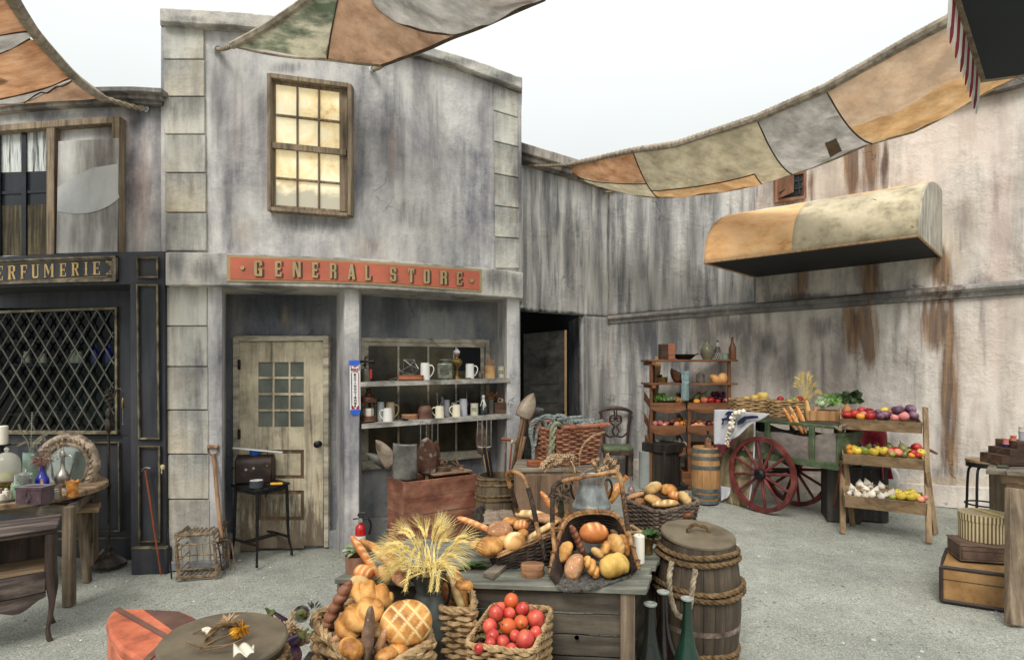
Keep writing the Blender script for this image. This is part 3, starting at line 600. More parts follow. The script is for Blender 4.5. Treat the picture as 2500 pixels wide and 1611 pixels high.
M['dusty']=mat('dusty_whitewashed_pane',[(106,100,96),(150,146,142),(190,188,184),(206,206,204)],sc=(5,5,.7),rough=.4,bump=.06,var=0,dirt=.3,lo=.3,hi=.66)
M['dusty2']=mat('pale_wiped_pane',[(158,160,162),(184,186,186),(196,198,196)],sc=(3,3,1),rough=.35,bump=.03,var=0,dirt=.12)
M['darkpane']=mat('dark_upper_pane',[(30,34,38),(44,48,52)],sc=3,rough=.25,bump=0,var=0)
mb=MB(); quad(mb,[(-80,330),(-80,424),(113,418),(113,316)],.03,.01); mb.build('curtain',M['sheer'],uw)
mb=MB(); quad(mb,[(-80,424),(-80,505),(113,499),(113,418)],.032,.01); mb.build('pane',M['darkpane'],uw)
mb=MB(); quad(mb,[(-80,505),(-80,626),(113,621),(113,499)],.03,.01); mb.build('reed_blind',M['reed'],uw)
mb=MB()
for x0,x1,y0,y1 in((52,63,318,625),(-10,0,330,625)):quad(mb,rectp(x0,y0,x1,y1),.02,.01)
quad(mb,[(-80,470),(-80,478),(113,470),(113,464)],.018,.01); mb.build('glazing_bar',M['darkpane'],uw)
mb=MB(); quad(mb,[(132,312),(132,622),(273,617),(273,300)],.03,.01); mb.build('pane',M['dusty'],uw)
mb=MB(); quad(mb,[(142,345),(137,619),(286,615),(289,337)],-.07,.012); ps=mb.build('loose_sash_panel',M['dusty'],uw,bevel=.003)
arc=[(140,516)]+[(188+120*math.cos(rad(a)),440+82*math.sin(rad(a)))for a in range(112,22,-9)]+[(288,470),(288,400),(225,410),(180,430),(141,458)]
mb=MB(); quad(mb,arc,-.0735,.003); mb.build('wiped_area',M['dusty2'],ps,flat=True)
bw=thing('back_wall','streaked grey plaster back wall with a dark open doorway','wall',(1.0,9.0,0),world=True)
bt2=lin([(1255,392),(1271,395),(1400,434),(1482,460),(1492,463)])
seam=lin([(1255,756),(1425,769),(1492,773)])
wallgrid('wall',1256,1487,lambda x:bt2(x)-6,seam,50,60,M['plaster_back'],bw,Yn=Yb,marks={'stain':[(1390,600,14,120,.6),(1460,560,10,200,.5),(1340,540,10,90,.35),(1300,470,10,60,.4),(1280,600,6,200,.5)]})
wallgrid('wall',1425,1487,lambda x:seam(x)+1.2,lambda x:base(x,Yn=Yb),16,50,M['plaster_back'],bw,Yn=Yb,d=.012,marks={'stain':[(1435,900,8,200,.4),(1470,1000,10,120,.5)]})
mb=MB()
for t,bq,d in((-49,-24,-.28),(-24,-8,-.2),(-8,1,-.1)):band(mb,lambda x:bt2(x)+t+(0 if t>-40 else 0),lambda x:bt2(x)+bq,1258,1488,d,.5,16,Yn=Yb,jag=.5)
mb.build('cornice',M['dark_trim'],bw,bevel=.015)
mb=MB(); jb=[W(1425,seam(1425),.01,Yb),W(1425,base(1425,Yn=Yb),.01,Yb),P(1388,1150,Yb(1425)+.75),P(1388,785,Yb(1425)+.75)]
mb.prism(jb,(.04,.02,0)); mb.build('jamb',M['plaster_dark'],bw)
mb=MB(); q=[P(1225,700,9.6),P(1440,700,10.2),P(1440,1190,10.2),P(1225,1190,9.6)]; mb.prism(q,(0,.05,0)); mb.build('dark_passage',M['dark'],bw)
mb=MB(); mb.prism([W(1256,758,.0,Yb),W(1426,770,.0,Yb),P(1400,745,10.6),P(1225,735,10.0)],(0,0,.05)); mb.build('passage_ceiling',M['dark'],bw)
M['darkdoor']=wood('dark_plank_door',[(42,42,40),(68,66,62),(88,84,76)],ax=0,fine=10,long=1.5,dirt=.4,var=0)
M['rawwood']=wood('raw_wood_edge',[(150,116,84),(186,150,112),(204,170,130)],ax=2,fine=24,long=2,var=.05,dirt=.2)
mb=MB(); A,B=P(1278,815,9.55),P(1378,806,9.15); yb0,yb1=P(1278,1160,9.55),P(1378,1168,9.15)
mb.hexa([yb0,yb1,yb1+V((.02,.04,0)),yb0+V((.02,.04,0)),A,B,B+V((.02,.04,0)),A+V((.02,.04,0))])
dd_=(B-A);
for k in range(6):
 z0=.12+.13*k; a=yb0.lerp(A,z0)+dd_*.17+V((0,-.012,0)); c2=yb0.lerp(A,z0+.115)+dd_*.17+V((0,-.012,0))
 mb.hexa([a,a+dd_*.66,a+dd_*.66+V((0,.02,0)),a+V((0,.02,0)),c2,c2+dd_*.66,c2+dd_*.66+V((0,.02,0)),c2+V((0,.02,0))])
dd=mb.build('door',M['darkdoor'],bw,bevel=.004)
mb=MB(); mb.hexa([yb1+V((.0,-.02,0)),yb1+V((.035,-.02,0)),yb1+V((.035,.05,0)),yb1+V((0,.05,0)),B+V((0,-.02,0)),B+V((.035,-.02,0)),B+V((.035,.05,0)),B+V((0,.05,0))]); mb.build('door_edge',M['rawwood'],dd)
mb=MB(); c3=P(1326,886,9.3); mb.box(c3,(.1,.03,.16)); mb.box(c3+V((.03,-.03,0)),(.02,.05,.1)); c4=P(1376,1006,9.12); mb.box(c4,(.03,.06,.06)); mb.build('latch',M['iron'],dd,bevel=.005)
rw=thing('yard_wall','high pinkish cream plaster wall with rust streaks and stained ledge','wall',(4.0,8.1,0),world=True)
rt=lin([(1484,456),(2449,212),(2500,199),(2760,133)])
lt_=lin([(1484,772),(1650,757),(1988,729),(2240,706),(2500,684.5),(2760,662)])
marks={'rust':[(2080,395,17,75,1),(2126,395,19,80,1),(2160,400,9,60,.9),(2126,680,26,60,1),(1955,700,22,50,.55),(2298,660,30,42,.9),(1930,500,38,18,.7),(2100,800,44,60,1),(2120,850,18,45,.9),(2290,790,46,60,.95),(2318,930,22,190,1),(2325,1090,12,85,.85),(1895,440,8,60,.6),(1985,440,10,50,.5)],'stain':[(1960,732,80,14,.9),(2005,800,40,26,.45),(1820,810,16,90,.5),(1560,560,16,130,.5),(1620,560,26,120,.5),(1690,590,20,120,.45),(1520,620,8,150,.5),(1740,480,20,60,.3),(1560,820,40,50,.6),(1640,830,30,70,.55),(1720,820,30,50,.6),(1545,1000,14,180,.5),(1600,900,10,160,.35),(1790,800,60,26,.6),(1870,840,40,30,.5),(2160,430,10,50,.6),(2400,690,50,22,.35),(1845,620,4,150,.6),(1930,640,26,80,.35),(2240,560,40,100,.15),(2430,480,10,60,.5),(1850,950,14,140,.45),(1930,900,20,110,.4),(2010,960,10,130,.35),(1760,930,12,150,.4),(2190,820,16,110,.3),(2400,800,12,120,.3),(2060,560,18,60,.3),(2350,560,26,60,.3),(1700,700,26,60,.35),(2200,1150,300,16,.25)],'pink':[(2440,520,36,300,.8),(2250,400,60,120,.4),(2360,330,50,90,.5),(2380,900,60,140,.35)],'warm':[(2330,1180,160,18,.4),(2300,640,60,60,.4)]}
wallgrid('wall',1484,2760,lambda x:rt(x),lambda x:base(x,Yn=Yr),200,110,M['plaster_right'],rw,Yn=Yr,marks=marks,th=.2)
wallgrid('end_panel',1486,1843,lambda x:rt(x)+2,lambda x:lt_(x)-2,70,60,M['plaster_back'],rw,Yn=Yr,d=-.015,marks={k:v for k,v in marks.items()if k in('stain','pink')})
wallgrid('end_panel',1486,1690,lambda x:lt_(x)+14,lambda x:base(x,Yn=Yr),50,60,M['plaster_back'],rw,Yn=Yr,d=-.012,marks={'stain':marks['stain'],'warm':[(1690,1000,6,300,.3)]})
mb=MB(); band(mb,lambda x:rt(x)-14,lambda x:rt(x)+6,1484,2760,-.1,.4,20,Yn=Yr,jag=1); mb.build('coping',M['dark_trim'],rw,bevel=.01)
mb=MB(); hp=lin([(1484,1),(1800,1.2),(2500,1.75)])
n=40
prof=[(0,.0),(-.05,-1),(-.085,2),(-.09,6),(-.075,10),(-.05,11.5),(-.05,12.5),(-.035,19),(.0,21)]
for i in range(n+1):
 x=1484+(2760-1484)*i/n
 for dd2,dy in prof:mb.v.append(W(x,lt_(x)+dy*hp(x)*.95+(NZ.noise(V((x*.05,dy,0)))*1.2),dd2*1.15,Yr))
k=len(prof); mb.f=[(i*k+j,(i+1)*k+j,(i+1)*k+j+1,i*k+j+1)for i in range(n)for j in range(k-1)]
vals=[]
for i in range(n+1):
 x=1484+(2760-1484)*i/n; vals+=[min(1,.25+.75*math.exp(-((x-2000)/170)**2)+.3*math.exp(-((x-2460)/90)**2))]*k
mb.at['stain']=vals; mb.at['rust']=[.6*math.exp(-(((1484+(2760-1484)*(i//k)/n)-2290)/60)**2)+.5*math.exp(-(((1484+(2760-1484)*(i//k)/n)-2110)/50)**2)for i in range(len(mb.v))]
mb.build('ledge',M['trim'],rw)
mb=MB(); band(mb,lin([(1484,1116),(1537,1119),(2193,1178.5),(2298,1185),(2452,1193),(2760,1212)]),lambda x:base(x,Yn=Yr),1484,2760,-.03,.1,30,Yn=Yr,jag=.8); mb.build('plinth',M['plaster_right'],rw,bevel=.006)
mb=MB()
for q in([(1893,433),(1893,487),(1899,487),(1899,433)],[(1963,416),(1963,485),(1969,484),(1969,415)],[(1893,487),(1893,494),(1969,484),(1969,477)],[(1893,428),(1893,434),(1969,422),(1969,415)]):quad(mb,q,-.05,.06,Yr)
M['rustpaint']=mat('rusty_brown_paint',[(112,78,60),(146,104,80),(170,128,102)],sc=(8,8,3),rough=.75,bump=.2,var=0)
vw=mb.build('window',M['rustpaint'],rw,bevel=.004)
mb=MB(); quad(mb,[(1899,433),(1899,487),(1963,478),(1963,421)],-.008,.004,Yr); mb.build('opening',M['darkpane'],vw)
mb=MB(); mb.prism([P(1899,437,Yr(1899)-.06),P(1899,485,Yr(1899)-.06),P(1937,468,Yr(1920)-.3),P(1937,426,Yr(1920)-.3)],(.015,.02,0)); sh=mb.build('shutter',M['rustpaint'],vw,bevel=.003)
mb=MB(); mb.tube([P(1903,472,Yr(1900)-.1),P(1920,461,Yr(1905)-.2),P(1921,458,Yr(1905)-.2)],.008,6); mb.build('shutter_stay',M['iron'],sh)
mb=MB()
for(x0,y0,x1,y1)in((1940,445,1962,440),(1940,462,1962,457),(1948,425,1952,475)):mb.tube([P(x0,y0,Yr(x0)-.02),P(x1,y1,Yr(x1)-.02)],.012,6)
mb.build('bars',M['shopfront'],vw)
def patchmat(name,cols,**kw):
 kw={**dict(sc=(5,5,5),rough=.95,bump=.5,bs=90,dirt=.38,dsc=2.6,speck=(70,.68,tuple(int(q*.72)for q in cols[0])),var=0,spec=.1,detail=8),**kw}
 m=mat(name,cols,**kw); nt=m.node_tree; b=nt.nodes['Principled BSDF']; out=[n for n in nt.nodes if n.type=='OUTPUT_MATERIAL'][0]
 tl=N(nt,'ShaderNodeBsdfTranslucent'); src=b.inputs['Base Color'].links[0].from_socket; nt.links.new(src,tl.inputs[0])
 ad=N(nt,'ShaderNodeMixShader'); ad.inputs[0].default_value=kw.get('tl',.5)if False else .52
 nt.links.new(b.outputs[0],ad.inputs[1]); nt.links.new(tl.outputs[0],ad.inputs[2]); nt.links.new(ad.outputs[0],out.inputs[0]); return m
M['sail_tan']=patchmat('tan_sailcloth',[(160,144,118),(190,176,146),(204,190,160)])
M['sail_orange']=patchmat('rust_orange_sailcloth',[(160,112,80),(192,144,106),(208,166,130)])
M['sail_peach']=patchmat('peach_sailcloth',[(190,146,100),(212,168,118),(222,186,142)])
M['sail_pale']=patchmat('pale_peach_sailcloth',[(206,170,138),(222,192,162)])
M['sail_grey']=patchmat('grey_sailcloth',[(148,142,134),(180,173,164),(198,192,184)])
M['sail_green']=patchmat('mottled_green_sailcloth',[(96,104,84),(146,148,124),(208,198,172)],sc=(2.5,5,7),lo=.4,hi=.58)
M['sail_brown']=patchmat('brown_sailcloth',[(156,122,98),(188,150,120),(200,166,138)])
M['sail_dark']=patchmat('dark_mended_patch',[(122,104,84),(150,130,106)])
M['seam']=mat('dark_stitched_seam',[(76,62,50),(104,86,70)],sc=40,rough=.95,bump=.2,var=0)
M['hem']=mat('rolled_canvas_hem',[(132,118,102),(174,160,142),(196,182,162)],sc=(14,14,14),rough=.95,bump=.4,var=0)
M['rope']=mat('weathered_rope',[(98,86,70),(146,132,110),(178,164,140)],sc=30,rough=.95,bump=.4,var=.05)
M['steel']=mat('galvanised_hook',[(120,122,122),(176,178,178)],sc=20,rough=.4,metal=.7,bump=.1,var=0)
def cloth(name,lo,hi,m,parent,nu=40,nv=14,sag=0.0,ripple=.012):
 """ruled cloth between two 3D polylines"""
 a,b_=sp3(lo,nu+1),sp3(hi,nu+1); mb=MB()
 def fn(u,v):
  i=min(nu,int(round(u*nu))); p=a[i].lerp(b_[i],v); bul=4*v*(1-v)*(4*u*(1-u))**.5
  p=p+V((0,0,-sag*bul)); p.z+=ripple*2.2*NZ.noise(p*2.3)+ripple*1.1*NZ.noise(V((p.x*9,p.y*3,p.z*3))); return p
 mb.grid(fn,nu,nv); return mb.build(name,m,parent)
def seamt(pts,parent,r=.007,m=None,name='seam'):
 mb=MB(); mb.tube(sp3(pts,30),r,6); return mb.build(name,m or M['seam'],parent)
def hook(parent,c,toward,name='hook'):
 mb=MB(); c=V(c); t=(V(toward)-c).normalized()
 mb.lathe([(.001,0),(.028,0),(.028,.012),(.001,.012)],12,Matrix.Translation(c)@V((0,-1,0)).to_track_quat('Z','Y').to_matrix().to_4x4())
 mb.tube([c+t*.04+V((.026*math.cos(a),0,.026*math.sin(a)))for a in np.linspace(0,6.1,14)],.007,6,closed=True); mb.build(name,M['steel'],parent)
def tied(parent,a,b_,r=.018):
 mb=MB(); mb.rope(sp3([a,V(a).lerp(V(b_),.5)+V((0,0,-.01)),b_],12),r); mb.build('rope',M['rope'],parent)
sm=thing('shade_sail','green, brown and grey patched sail tied to the store front above its upper window','shade sail',(-1.5,4.6,0),world=True)
def Q(x,y):return P(x,y,4.9-.62*((160-y)/160)-.9*max(0,(x-930)/400))
left=[Q(566,112),Q(640,72),Q(690,40),Q(745,0),Q(800,-60),Q(880,-200)]
s1=[Q(799,146),Q(806,95),Q(815,45),Q(824,0),Q(834,-70),Q(880,-202)]
cloth('patch',[Q(566,112),Q(640,128),Q(715,140),Q(799,146)],[Q(860,-120),Q(857,-123),Q(854,-126),Q(850,-130)],M['sail_green'],sm)if False else None
cloth('patch',left,s1,M['sail_green'],sm,sag=.03)
s2=[Q(1176,66),Q(1150,77),Q(1105,84),Q(1042,79),Q(1000,66),Q(957,47),Q(925,20),Q(910,0),Q(895,-65),Q(890,-205)]
cloth('patch',[Q(1176,66),Q(1100,95),Q(1050,118),Q(1000,136),Q(932,161),Q(870,155),Q(799,146),Q(806,95),Q(824,0),Q(880,-202)],s2,M['sail_brown'],sm,60,14)
cloth('patch',s2,[Q(1176,66),Q(1215,48),Q(1260,28),Q(1330,-2),Q(1390,-30),Q(1480,-90),Q(1400,-170),Q(1150,-205),Q(892,-207)],M['sail_grey'],sm,60,16)
seamt(s1,sm); seamt(s2,sm,.008); seamt(left,sm,.03,M['hem'],'hem'); seamt([Q(566,112),Q(640,129),Q(715,140),Q(799,146),Q(870,155),Q(932,161)],sm,.012,M['hem'],'hem'); seamt([Q(932,161),Q(1000,136),Q(1050,118),Q(1100,95),Q(1176,66),Q(1260,28),Q(1330,-2)],sm,.013,M['seam'],'hem')
h1,h2=W(527,121,-.02),W(909,169,-.02); hook(sm,h1,Q(566,112)); hook(sm,h2,Q(932,161)); tied(sm,h1,Q(570,111)); tied(sm,h2,Q(934,160))
cloth('mended_patch',[Q(1180,-2),Q(1230,3),Q(1300,0)],[Q(1190,-30),Q(1240,-32),Q(1310,-30)],M['sail_brown'],sm,12,4)
sl_=thing('shade_sail','orange and grey patched sail tied above the perfumery at the left edge','shade sail',(-3.9,4.2,0),world=True)
def Ql(x,y):return P(x,y,4.85-1.9*((240-y)/240)**1.0*.8-.002*max(0,250-x))
edge=[Ql(249,239),Ql(215,215),Ql(182,189),Ql(134,138),Ql(88,85),Ql(58,42),Ql(30,-2),Ql(0,-60)]
def rule(p,q,a,b_):return[p,p.lerp(q,.5),q]
def strip(nm,top,bot,mm):return cloth(nm,top,bot,mm,sl_,20,10,ripple=.006)
bl=[(249,239),(182,189),(172,181),(70,95),(56,78),(-30,-110)]
strip('patch',[Ql(x,y)for x,y in((249,239),(200,243),(146,246),(70,252),(0,259),(-160,275))],[Ql(x,y)for x,y in((249,239),(215,214),(176,198),(110,228),(59,250),(-160,290))],M['sail_brown'])
strip('jagged_patch',[Ql(x,y)for x,y in((180,188),(164,194),(100,219),(0,243),(-160,270))],[Ql(x,y)for x,y in((180,188),(173,200),(115,228),(59,251),(0,256),(-160,290))],M['sail_grey'])
strip('patch',[Ql(x,y)for x,y in((182,189),(134,138),(72,95),(40,112),(0,130),(-160,190))],[Ql(x,y)for x,y in((182,189),(170,193),(164,194),(100,219),(0,243),(-160,272))],M['sail_orange'])
strip('patch',[Ql(x,y)for x,y in((88,85),(56,78),(0,86),(-160,110))],[Ql(x,y)for x,y in((88,85),(72,95),(0,130),(-160,190))],M['sail_grey'])
strip('patch',[Ql(x,y)for x,y in((30,-2),(0,-60),(-60,-80),(-160,-90))],[Ql(x,y)for x,y in((88,85),(56,78),(0,86),(-160,110))],M['sail_orange'])
strip('mended_patch',[Ql(0,183)+V((0,-.03,0)),Ql(14,188)+V((0,-.03,0)),Ql(24,194)+V((0,-.03,0))],[Ql(0,206)+V((0,-.03,0)),Ql(10,204)+V((0,-.03,0)),Ql(24,195)+V((0,-.03,0))],M['sail_dark'])
seamt(edge,sl_,.036,M['hem'],'hem'); seamt([Ql(72,95),Ql(40,112),Ql(0,130),Ql(-100,168)],sl_,.007); seamt([Ql(72,79),Ql(56,78),Ql(0,86),Ql(-100,100)],sl_,.007); seamt([Ql(182,189),Ql(164,194),Ql(100,219),Ql(0,243)],sl_,.007); seamt([Ql(180,190),Ql(173,200),Ql(150,212),Ql(140,210),Ql(115,228),Ql(100,226),Ql(59,251)],sl_,.006)
h3=W(358,267,.02); hook(sl_,h3,Ql(249,239)); tied(sl_,h3,Ql(246,237),.022)
sr=thing('shade_sail','long patchwork canvas strip sagging from the back wall over the right side','shade sail',(3.0,6.8,0),world=True)
zu=lin([(1395,4.62),(1600,4.45),(2000,4.3),(2334,4.35),(2560,4.5)]); zl=lin([(1395,4.60),(1476,4.45),(1613,4.2),(1850,4.0),(2129,3.98),(2400,4.15),(2560,4.3)])
def U(x,y,z):return P(x,y,(z-EYE)*F/(YH-y))
up=lin([(1395,403),(1540,370),(1650,353),(1845,290),(2012,218),(2234,93.5),(2334,41),(2440,-15),(2560,-80)])
dn=lin([(1395,405),(1404,426),(1434,443),(1500,467),(1561,480),(1613,482),(1650,479),(1806,461),(1845,448),(1927,426),(2000,409),(2043,384),(2129,348),(2234,331),(2324,273),(2398,232),(2500,179),(2560,150)])
dn=smo([(1395,405),(1434,443),(1500,466),(1600,482),(1700,476),(1806,461),(1927,428),(2030,392),(2129,350),(2234,322),(2324,274),(2398,232),(2500,179),(2560,150)])
def SRp(xu,xl,v):
 a,b_=U(xu,up(xu),zu(xu)),U(xl,dn(xl),zl(xl)); p=a.lerp(b_,v); p.z-=.10*4*v*(1-v); return p
def xpair(s):return(1395+s*(2560-1395),1395+s*(2560-1395))
def rpatch(c0,c1,v0,v1,m,nm='patch',nu=34,nv=14,off=0):
 """c0/c1: (upper x, lower x) of the cross seams that bound the patch"""
 mb=MB()
 def fn(u,v):
  vv=v0+(v1-v0)*v; p=SRp(c0[0]+(c1[0]-c0[0])*u,c0[1]+(c1[1]-c0[1])*u,vv)
  p.z+=.03*NZ.noise(p*2.2)+.016*NZ.noise(V((p.x*7,p.y*4,1)))-off; return p
 mb.grid(fn,nu,nv); return mb.build(nm,m,sr)
SE=[(1396,1396),(1545,1608),(1848,1935),(2016,2129),(2420,2420),(2560,2560)]
rpatch(SE[0],SE[1],0,.5,M['sail_orange']); rpatch(SE[0],SE[1],.5,1,M['sail_tan']); rpatch(SE[1],SE[2],0,.68,M['sail_tan']); rpatch(SE[1],(1800,1860),.68,1,M['sail_peach']); rpatch((1800,1860),SE[2],.68,1,M['sail_tan'])
rpatch(SE[2],SE[3],0,.3,M['sail_grey']); rpatch(SE[2],SE[3],.3,1,M['sail_grey']); rpatch(SE[3],SE[4],0,.5,M['sail_pale']); rpatch(SE[3],SE[4],.5,1,M['sail_peach']); rpatch(SE[4],SE[5],0,1,M['sail_peach'])
rpatch((1990,2032),(2016,2062),.52,.86,M['sail_dark'],'mended_patch',6,6,.02)
for q in SE[1:4]:seamt([SRp(q[0],q[1],v)-V((0,0,.008))for v in np.linspace(0,1,9)],sr,.008)
seamt([SRp(SE[1][0]+(1800-SE[1][0])*u,SE[1][1]+(1860-SE[1][1])*u,.68)-V((0,0,.01))for u in np.linspace(0,1,9)],sr,.008); seamt([SRp(1396+(1545-1396)*u,1396+(1608-1396)*u,.5)-V((0,0,.01))for u in np.linspace(0,1,9)],sr,.007)
seamt([SRp(1800+(1812-1800)*0,1860,v)-V((0,0,.01))for v in np.linspace(.68,1,6)],sr,.007)
mb=MB(); mb.tube([SRp(x,x,0)+V((0,0,.0))for x in np.linspace(1396,2560,70)],[.02,.036,.04,.042,.045,.045],8)
for k in range(110):
 x=1400+k*10.5; p=SRp(x,x,0); mb.ell(p+V((0,-.01,.01)),(.04,.036,.038),TR((0,0,0)),8,5)
mb.build('hem',M['hem'],sr)
seamt([SRp(x,x,1)for x in np.linspace(1396,2560,60)],sr,.012,M['hem'],'hem')
h4,h5=W(1284,405,-.04,Yb),W(1477,469,-.04,Yb); hook(sr,h4,SRp(1396,1396,0)); hook(sr,h5,SRp(1500,1500,1)); tied(sr,h4,SRp(1400,1400,0),.022); tied(sr,h5,SRp(1500,1500,1),.016)
aw=thing('awning','barrel shaped canvas awning in orange and pale green patches on right wall','awning',(4.0,7.4,0),world=True)
BL,BR_=P(1844,677,Yr(1844)),P(2297,627,Yr(2297)); FL,FR=P(1719,642,7.25),P(2242,576,6.14)
upv=V((0,0,.84))
def AW(u,t,e=1.0):
 b_=BL.lerp(BR_,u); f=FL.lerp(FR,u)-b_; a=t*math.pi/2
 c,s=math.cos(a)**.85,math.sin(a)**.9
 return b_+f*c*e+upv*s*e
def apatch(u0,u1,t0,t1,m,e=1.0,skew=0):
 mb=MB(); mb.grid(lambda u,v:AW(u0+(u1-u0)*u+skew*(v-.5)*.12,t0+(t1-t0)*v,e)+V((0,0,.008*NZ.noise(V((u*5,v*5,1))))),24,14); return mb.build('canvas_patch',m,aw,solid=.01)
M['aw_orange']=mat('orange_brown_awning_canvas',[(166,114,66),(222,170,116),(232,188,138)],sc=(4,4,7),rough=.9,bump=.3,bs=120,var=0,dirt=.2,lo=.25,hi=.55)
M['aw_green']=mat('pale_green_awning_canvas',[(150,138,114),(198,184,154),(210,196,168)],sc=(5,5,5),rough=.9,bump=.3,bs=120,var=0,dirt=.25)
M['aw_cream']=mat('cream_awning_canvas',[(212,202,184),(230,220,204)],sc=4,rough=.9,bump=.2,bs=120,var=0,dirt=.1)
apatch(0,.45,0,.62,M['aw_orange']); apatch(.45,1,0,.62,M['aw_green']); apatch(0,.10,.62,1,M['aw_orange']); apatch(.10,.5,.62,1,M['aw_cream']); apatch(.5,1,.62,1,M['aw_orange'])
M['aw_end']=mat('streaked_grey_canvas',[(140,132,122),(178,170,158),(200,192,178)],sc=(12,12,3),rough=.9,bump=.3,var=0,dirt=.3)
for u,s in((0,-1),(1,1)):
 mb=MB(); q=[AW(u,t)for t in np.linspace(0,1,16)]+[BL.lerp(BR_,u)]; mb.prism(q,((BR_-BL).normalized()*.015*s)); mb.build('end_cap',M['aw_end'],aw)
M['blackboard']=mat('black_soffit_board',[(24,27,30),(36,39,42)],sc=4,rough=.7,bump=.1,var=0,dirt=.1)
mb=MB(); mb.prism([BL,BR_,FR,FL],(0,0,.02)); mb.build('soffit',M['blackboard'],aw)
mb=MB(); mb.tube([FL,FR],.014,6); mb.tube([FR,BR_],.014,6); mb.tube([FL,BL],.014,6); mb.build('piping',M['rawwood'],aw)
mb=MB(); mb.tube([AW(.62,.62,1.004),AW(.8,.4,1.006),AW(.98,.06,1.006)],.006,5); mb.build('seam',M['rope'],aw)
sa=thing('awning','dark underside of an awning with striped red and white fringe at the top right corner','awning',(2.5,2.6,2.6),world=True)
a1,a2,a3,a4=P(2402,197,3.0),P(2330,-30,2.45),P(3300,-120,2.45),P(3200,90,3.0)
mb=MB(); mb.prism([a1,a2,a3,a4],(0,0,.03)); mb.build('soffit',M['blackboard'],sa)
mb=MB(); mb.bar(a2+V((-.01,0,.02)),a1+V((-.01,0,.02)),.03,.05); mb.bar(a1+V((0,.01,.02)),a4+V((0,.01,.02)),.03,.04); mb.build('edge_rail',M['window_wood'],sa)
M['stripe_red']=mat('faded_crimson_canvas',[(104,22,30),(140,34,42)],sc=6,rough=.9,bump=.2,var=0)
M['stripe_white']=mat('grubby_white_canvas',[(176,170,160),(206,200,190)],sc=6,rough=.9,bump=.2,var=0)
n=13
for k in range(n):
 t0,t1=k/n,(k+1)/n; p0,p1=a2.lerp(a1,t0),a2.lerp(a1,t1); L=.17
 pts=[p0+V((-.02,0,.05)),p1+V((-.02,0,.05))]
 for j in range(1,6):
  s=j/6; pts.append(p1.lerp(p0,s)+V((-.035-.02*math.sin(s*math.pi),-.02,-.03-L*math.sin(math.pi*s)**.6)))
 mb=MB(); mb.prism(pts,(.008,.004,0)); mb.build('valance_tab',M['stripe_red']if k%2 else M['stripe_white'],sa)
M['bread_gold']=mat('golden_crust',[(164,98,44),(208,146,76),(226,176,106)],sc=(7,7,7),rough=.55,bump=.32,bs=45,var=.12,dirt=.36,dsc=7,score=(236,206,146))
M['bread_orange']=mat('orange_glazed_crust',[(182,100,50),(216,136,76),(228,164,102)],sc=5,rough=.5,bump=.22,bs=50,var=.09,dirt=.25,dsc=6,score=(240,200,140))
M['bread_pale']=mat('pale_crust',[(178,122,66),(214,168,104),(226,190,130)],sc=5,rough=.6,bump=.3,bs=45,var=.12,dirt=.3,dsc=7,score=(240,220,168))
M['bread_tan']=mat('floured_tan_crust',[(150,100,70),(186,136,96),(210,170,128)],sc=8,rough=.75,bump=.3,bs=70,var=.08,dirt=.2,dsc=7,score=(226,200,164),speck=(60,.62,(226,206,176)))
M['bread_brown']=mat('dark_brown_crust',[(96,56,40),(138,90,66),(160,112,86)],sc=6,rough=.5,bump=.2,bs=50,var=.08,dirt=.2,dsc=6,score=(182,138,104))
M['bread_rye']=mat('grey_brown_rye_crust',[(92,68,54),(124,98,80),(146,120,98)],sc=10,rough=.8,bump=.5,bs=40,var=.05,dirt=.25,dsc=7,score=(160,134,110),speck=(70,.66,(206,192,170)))
M['bread_yellow']=mat('yellow_crust',[(176,134,60),(208,170,88),(222,190,116)],sc=6,rough=.65,bump=.2,bs=60,var=.06,dirt=.2,dsc=6,score=(234,210,150))
def loaf(L,Wd,Hh,nu=30,nv=20,ex=2.4,bend=0,lumps=0,la=.2,nzz=.05,sc=None,seed=0,flat=.75,tw=.6,taper=0):
 mb=MB(); at=[]
 for i in range(nu+1):
  u=-1+2*i/nu; u=math.sin(u*math.pi/2); r=max(0,1-abs(u)**ex)**.5
  r*=1+taper*u
  for k in range(nv):
   a=2*math.pi*k/nv; ph=abs(math.cos(lumps*math.pi*.5*u+tw*math.sin(a)))if lumps else 1
   f=r*(1-la+la*ph**.5)if lumps else r
   q=V((u*2.2,math.cos(a)*.8,math.sin(a)*.8+seed*3.7)); f*=1+nzz*2*NZ.noise(q*1.3)+nzz*.6*NZ.noise(q*4)
   s=0.0; top=max(0,math.sin(a))
   if sc and top>.05:
    if sc[0]=='slash':
     for c in range(sc[1]):
      cc=-.75+1.5*(c+.5)/sc[1]; s=max(s,math.exp(-((u-cc-.16*math.cos(a))/sc[2])**2)*min(1,top*1.7))
    if sc[0]=='long':s=math.exp(-((math.cos(a)+.15*math.sin(u*3))/sc[2])**2)*min(1,top*2)*(1-abs(u)**4)
    if sc[0]=='grid':
     x,y=u,math.cos(a)*r
     for d in((x*.8+y*.6),(x*.8-y*.6)):s=max(s,math.exp(-((((d*2.1+.5)%1)-.5)/sc[2])**2));
     s*=min(1,top*1.5+.2)
   f*=1-.07*s; at.append(s)
   z=math.sin(a)*f*Hh/2; z=z*(flat if z<0 else 1); y=math.cos(a)*f*Wd/2
   mb.v.append(V((u*L/2*(1-.0*abs(u)),y+bend*(u*u-.4)*L,z+0)))
 mb.f=[(i*nv+k,(i+1)*nv+k,(i+1)*nv+(k+1)%nv,i*nv+(k+1)%nv)for i in range(nu)for k in range(nv)]
 mb.at['score']=at
 return mb
PR={}
def proto(key,name,mb,m,cat,**kw):
 o=mb.build(name,m,sharp=60,**kw); PR[key]=o; o['category']=cat; return o
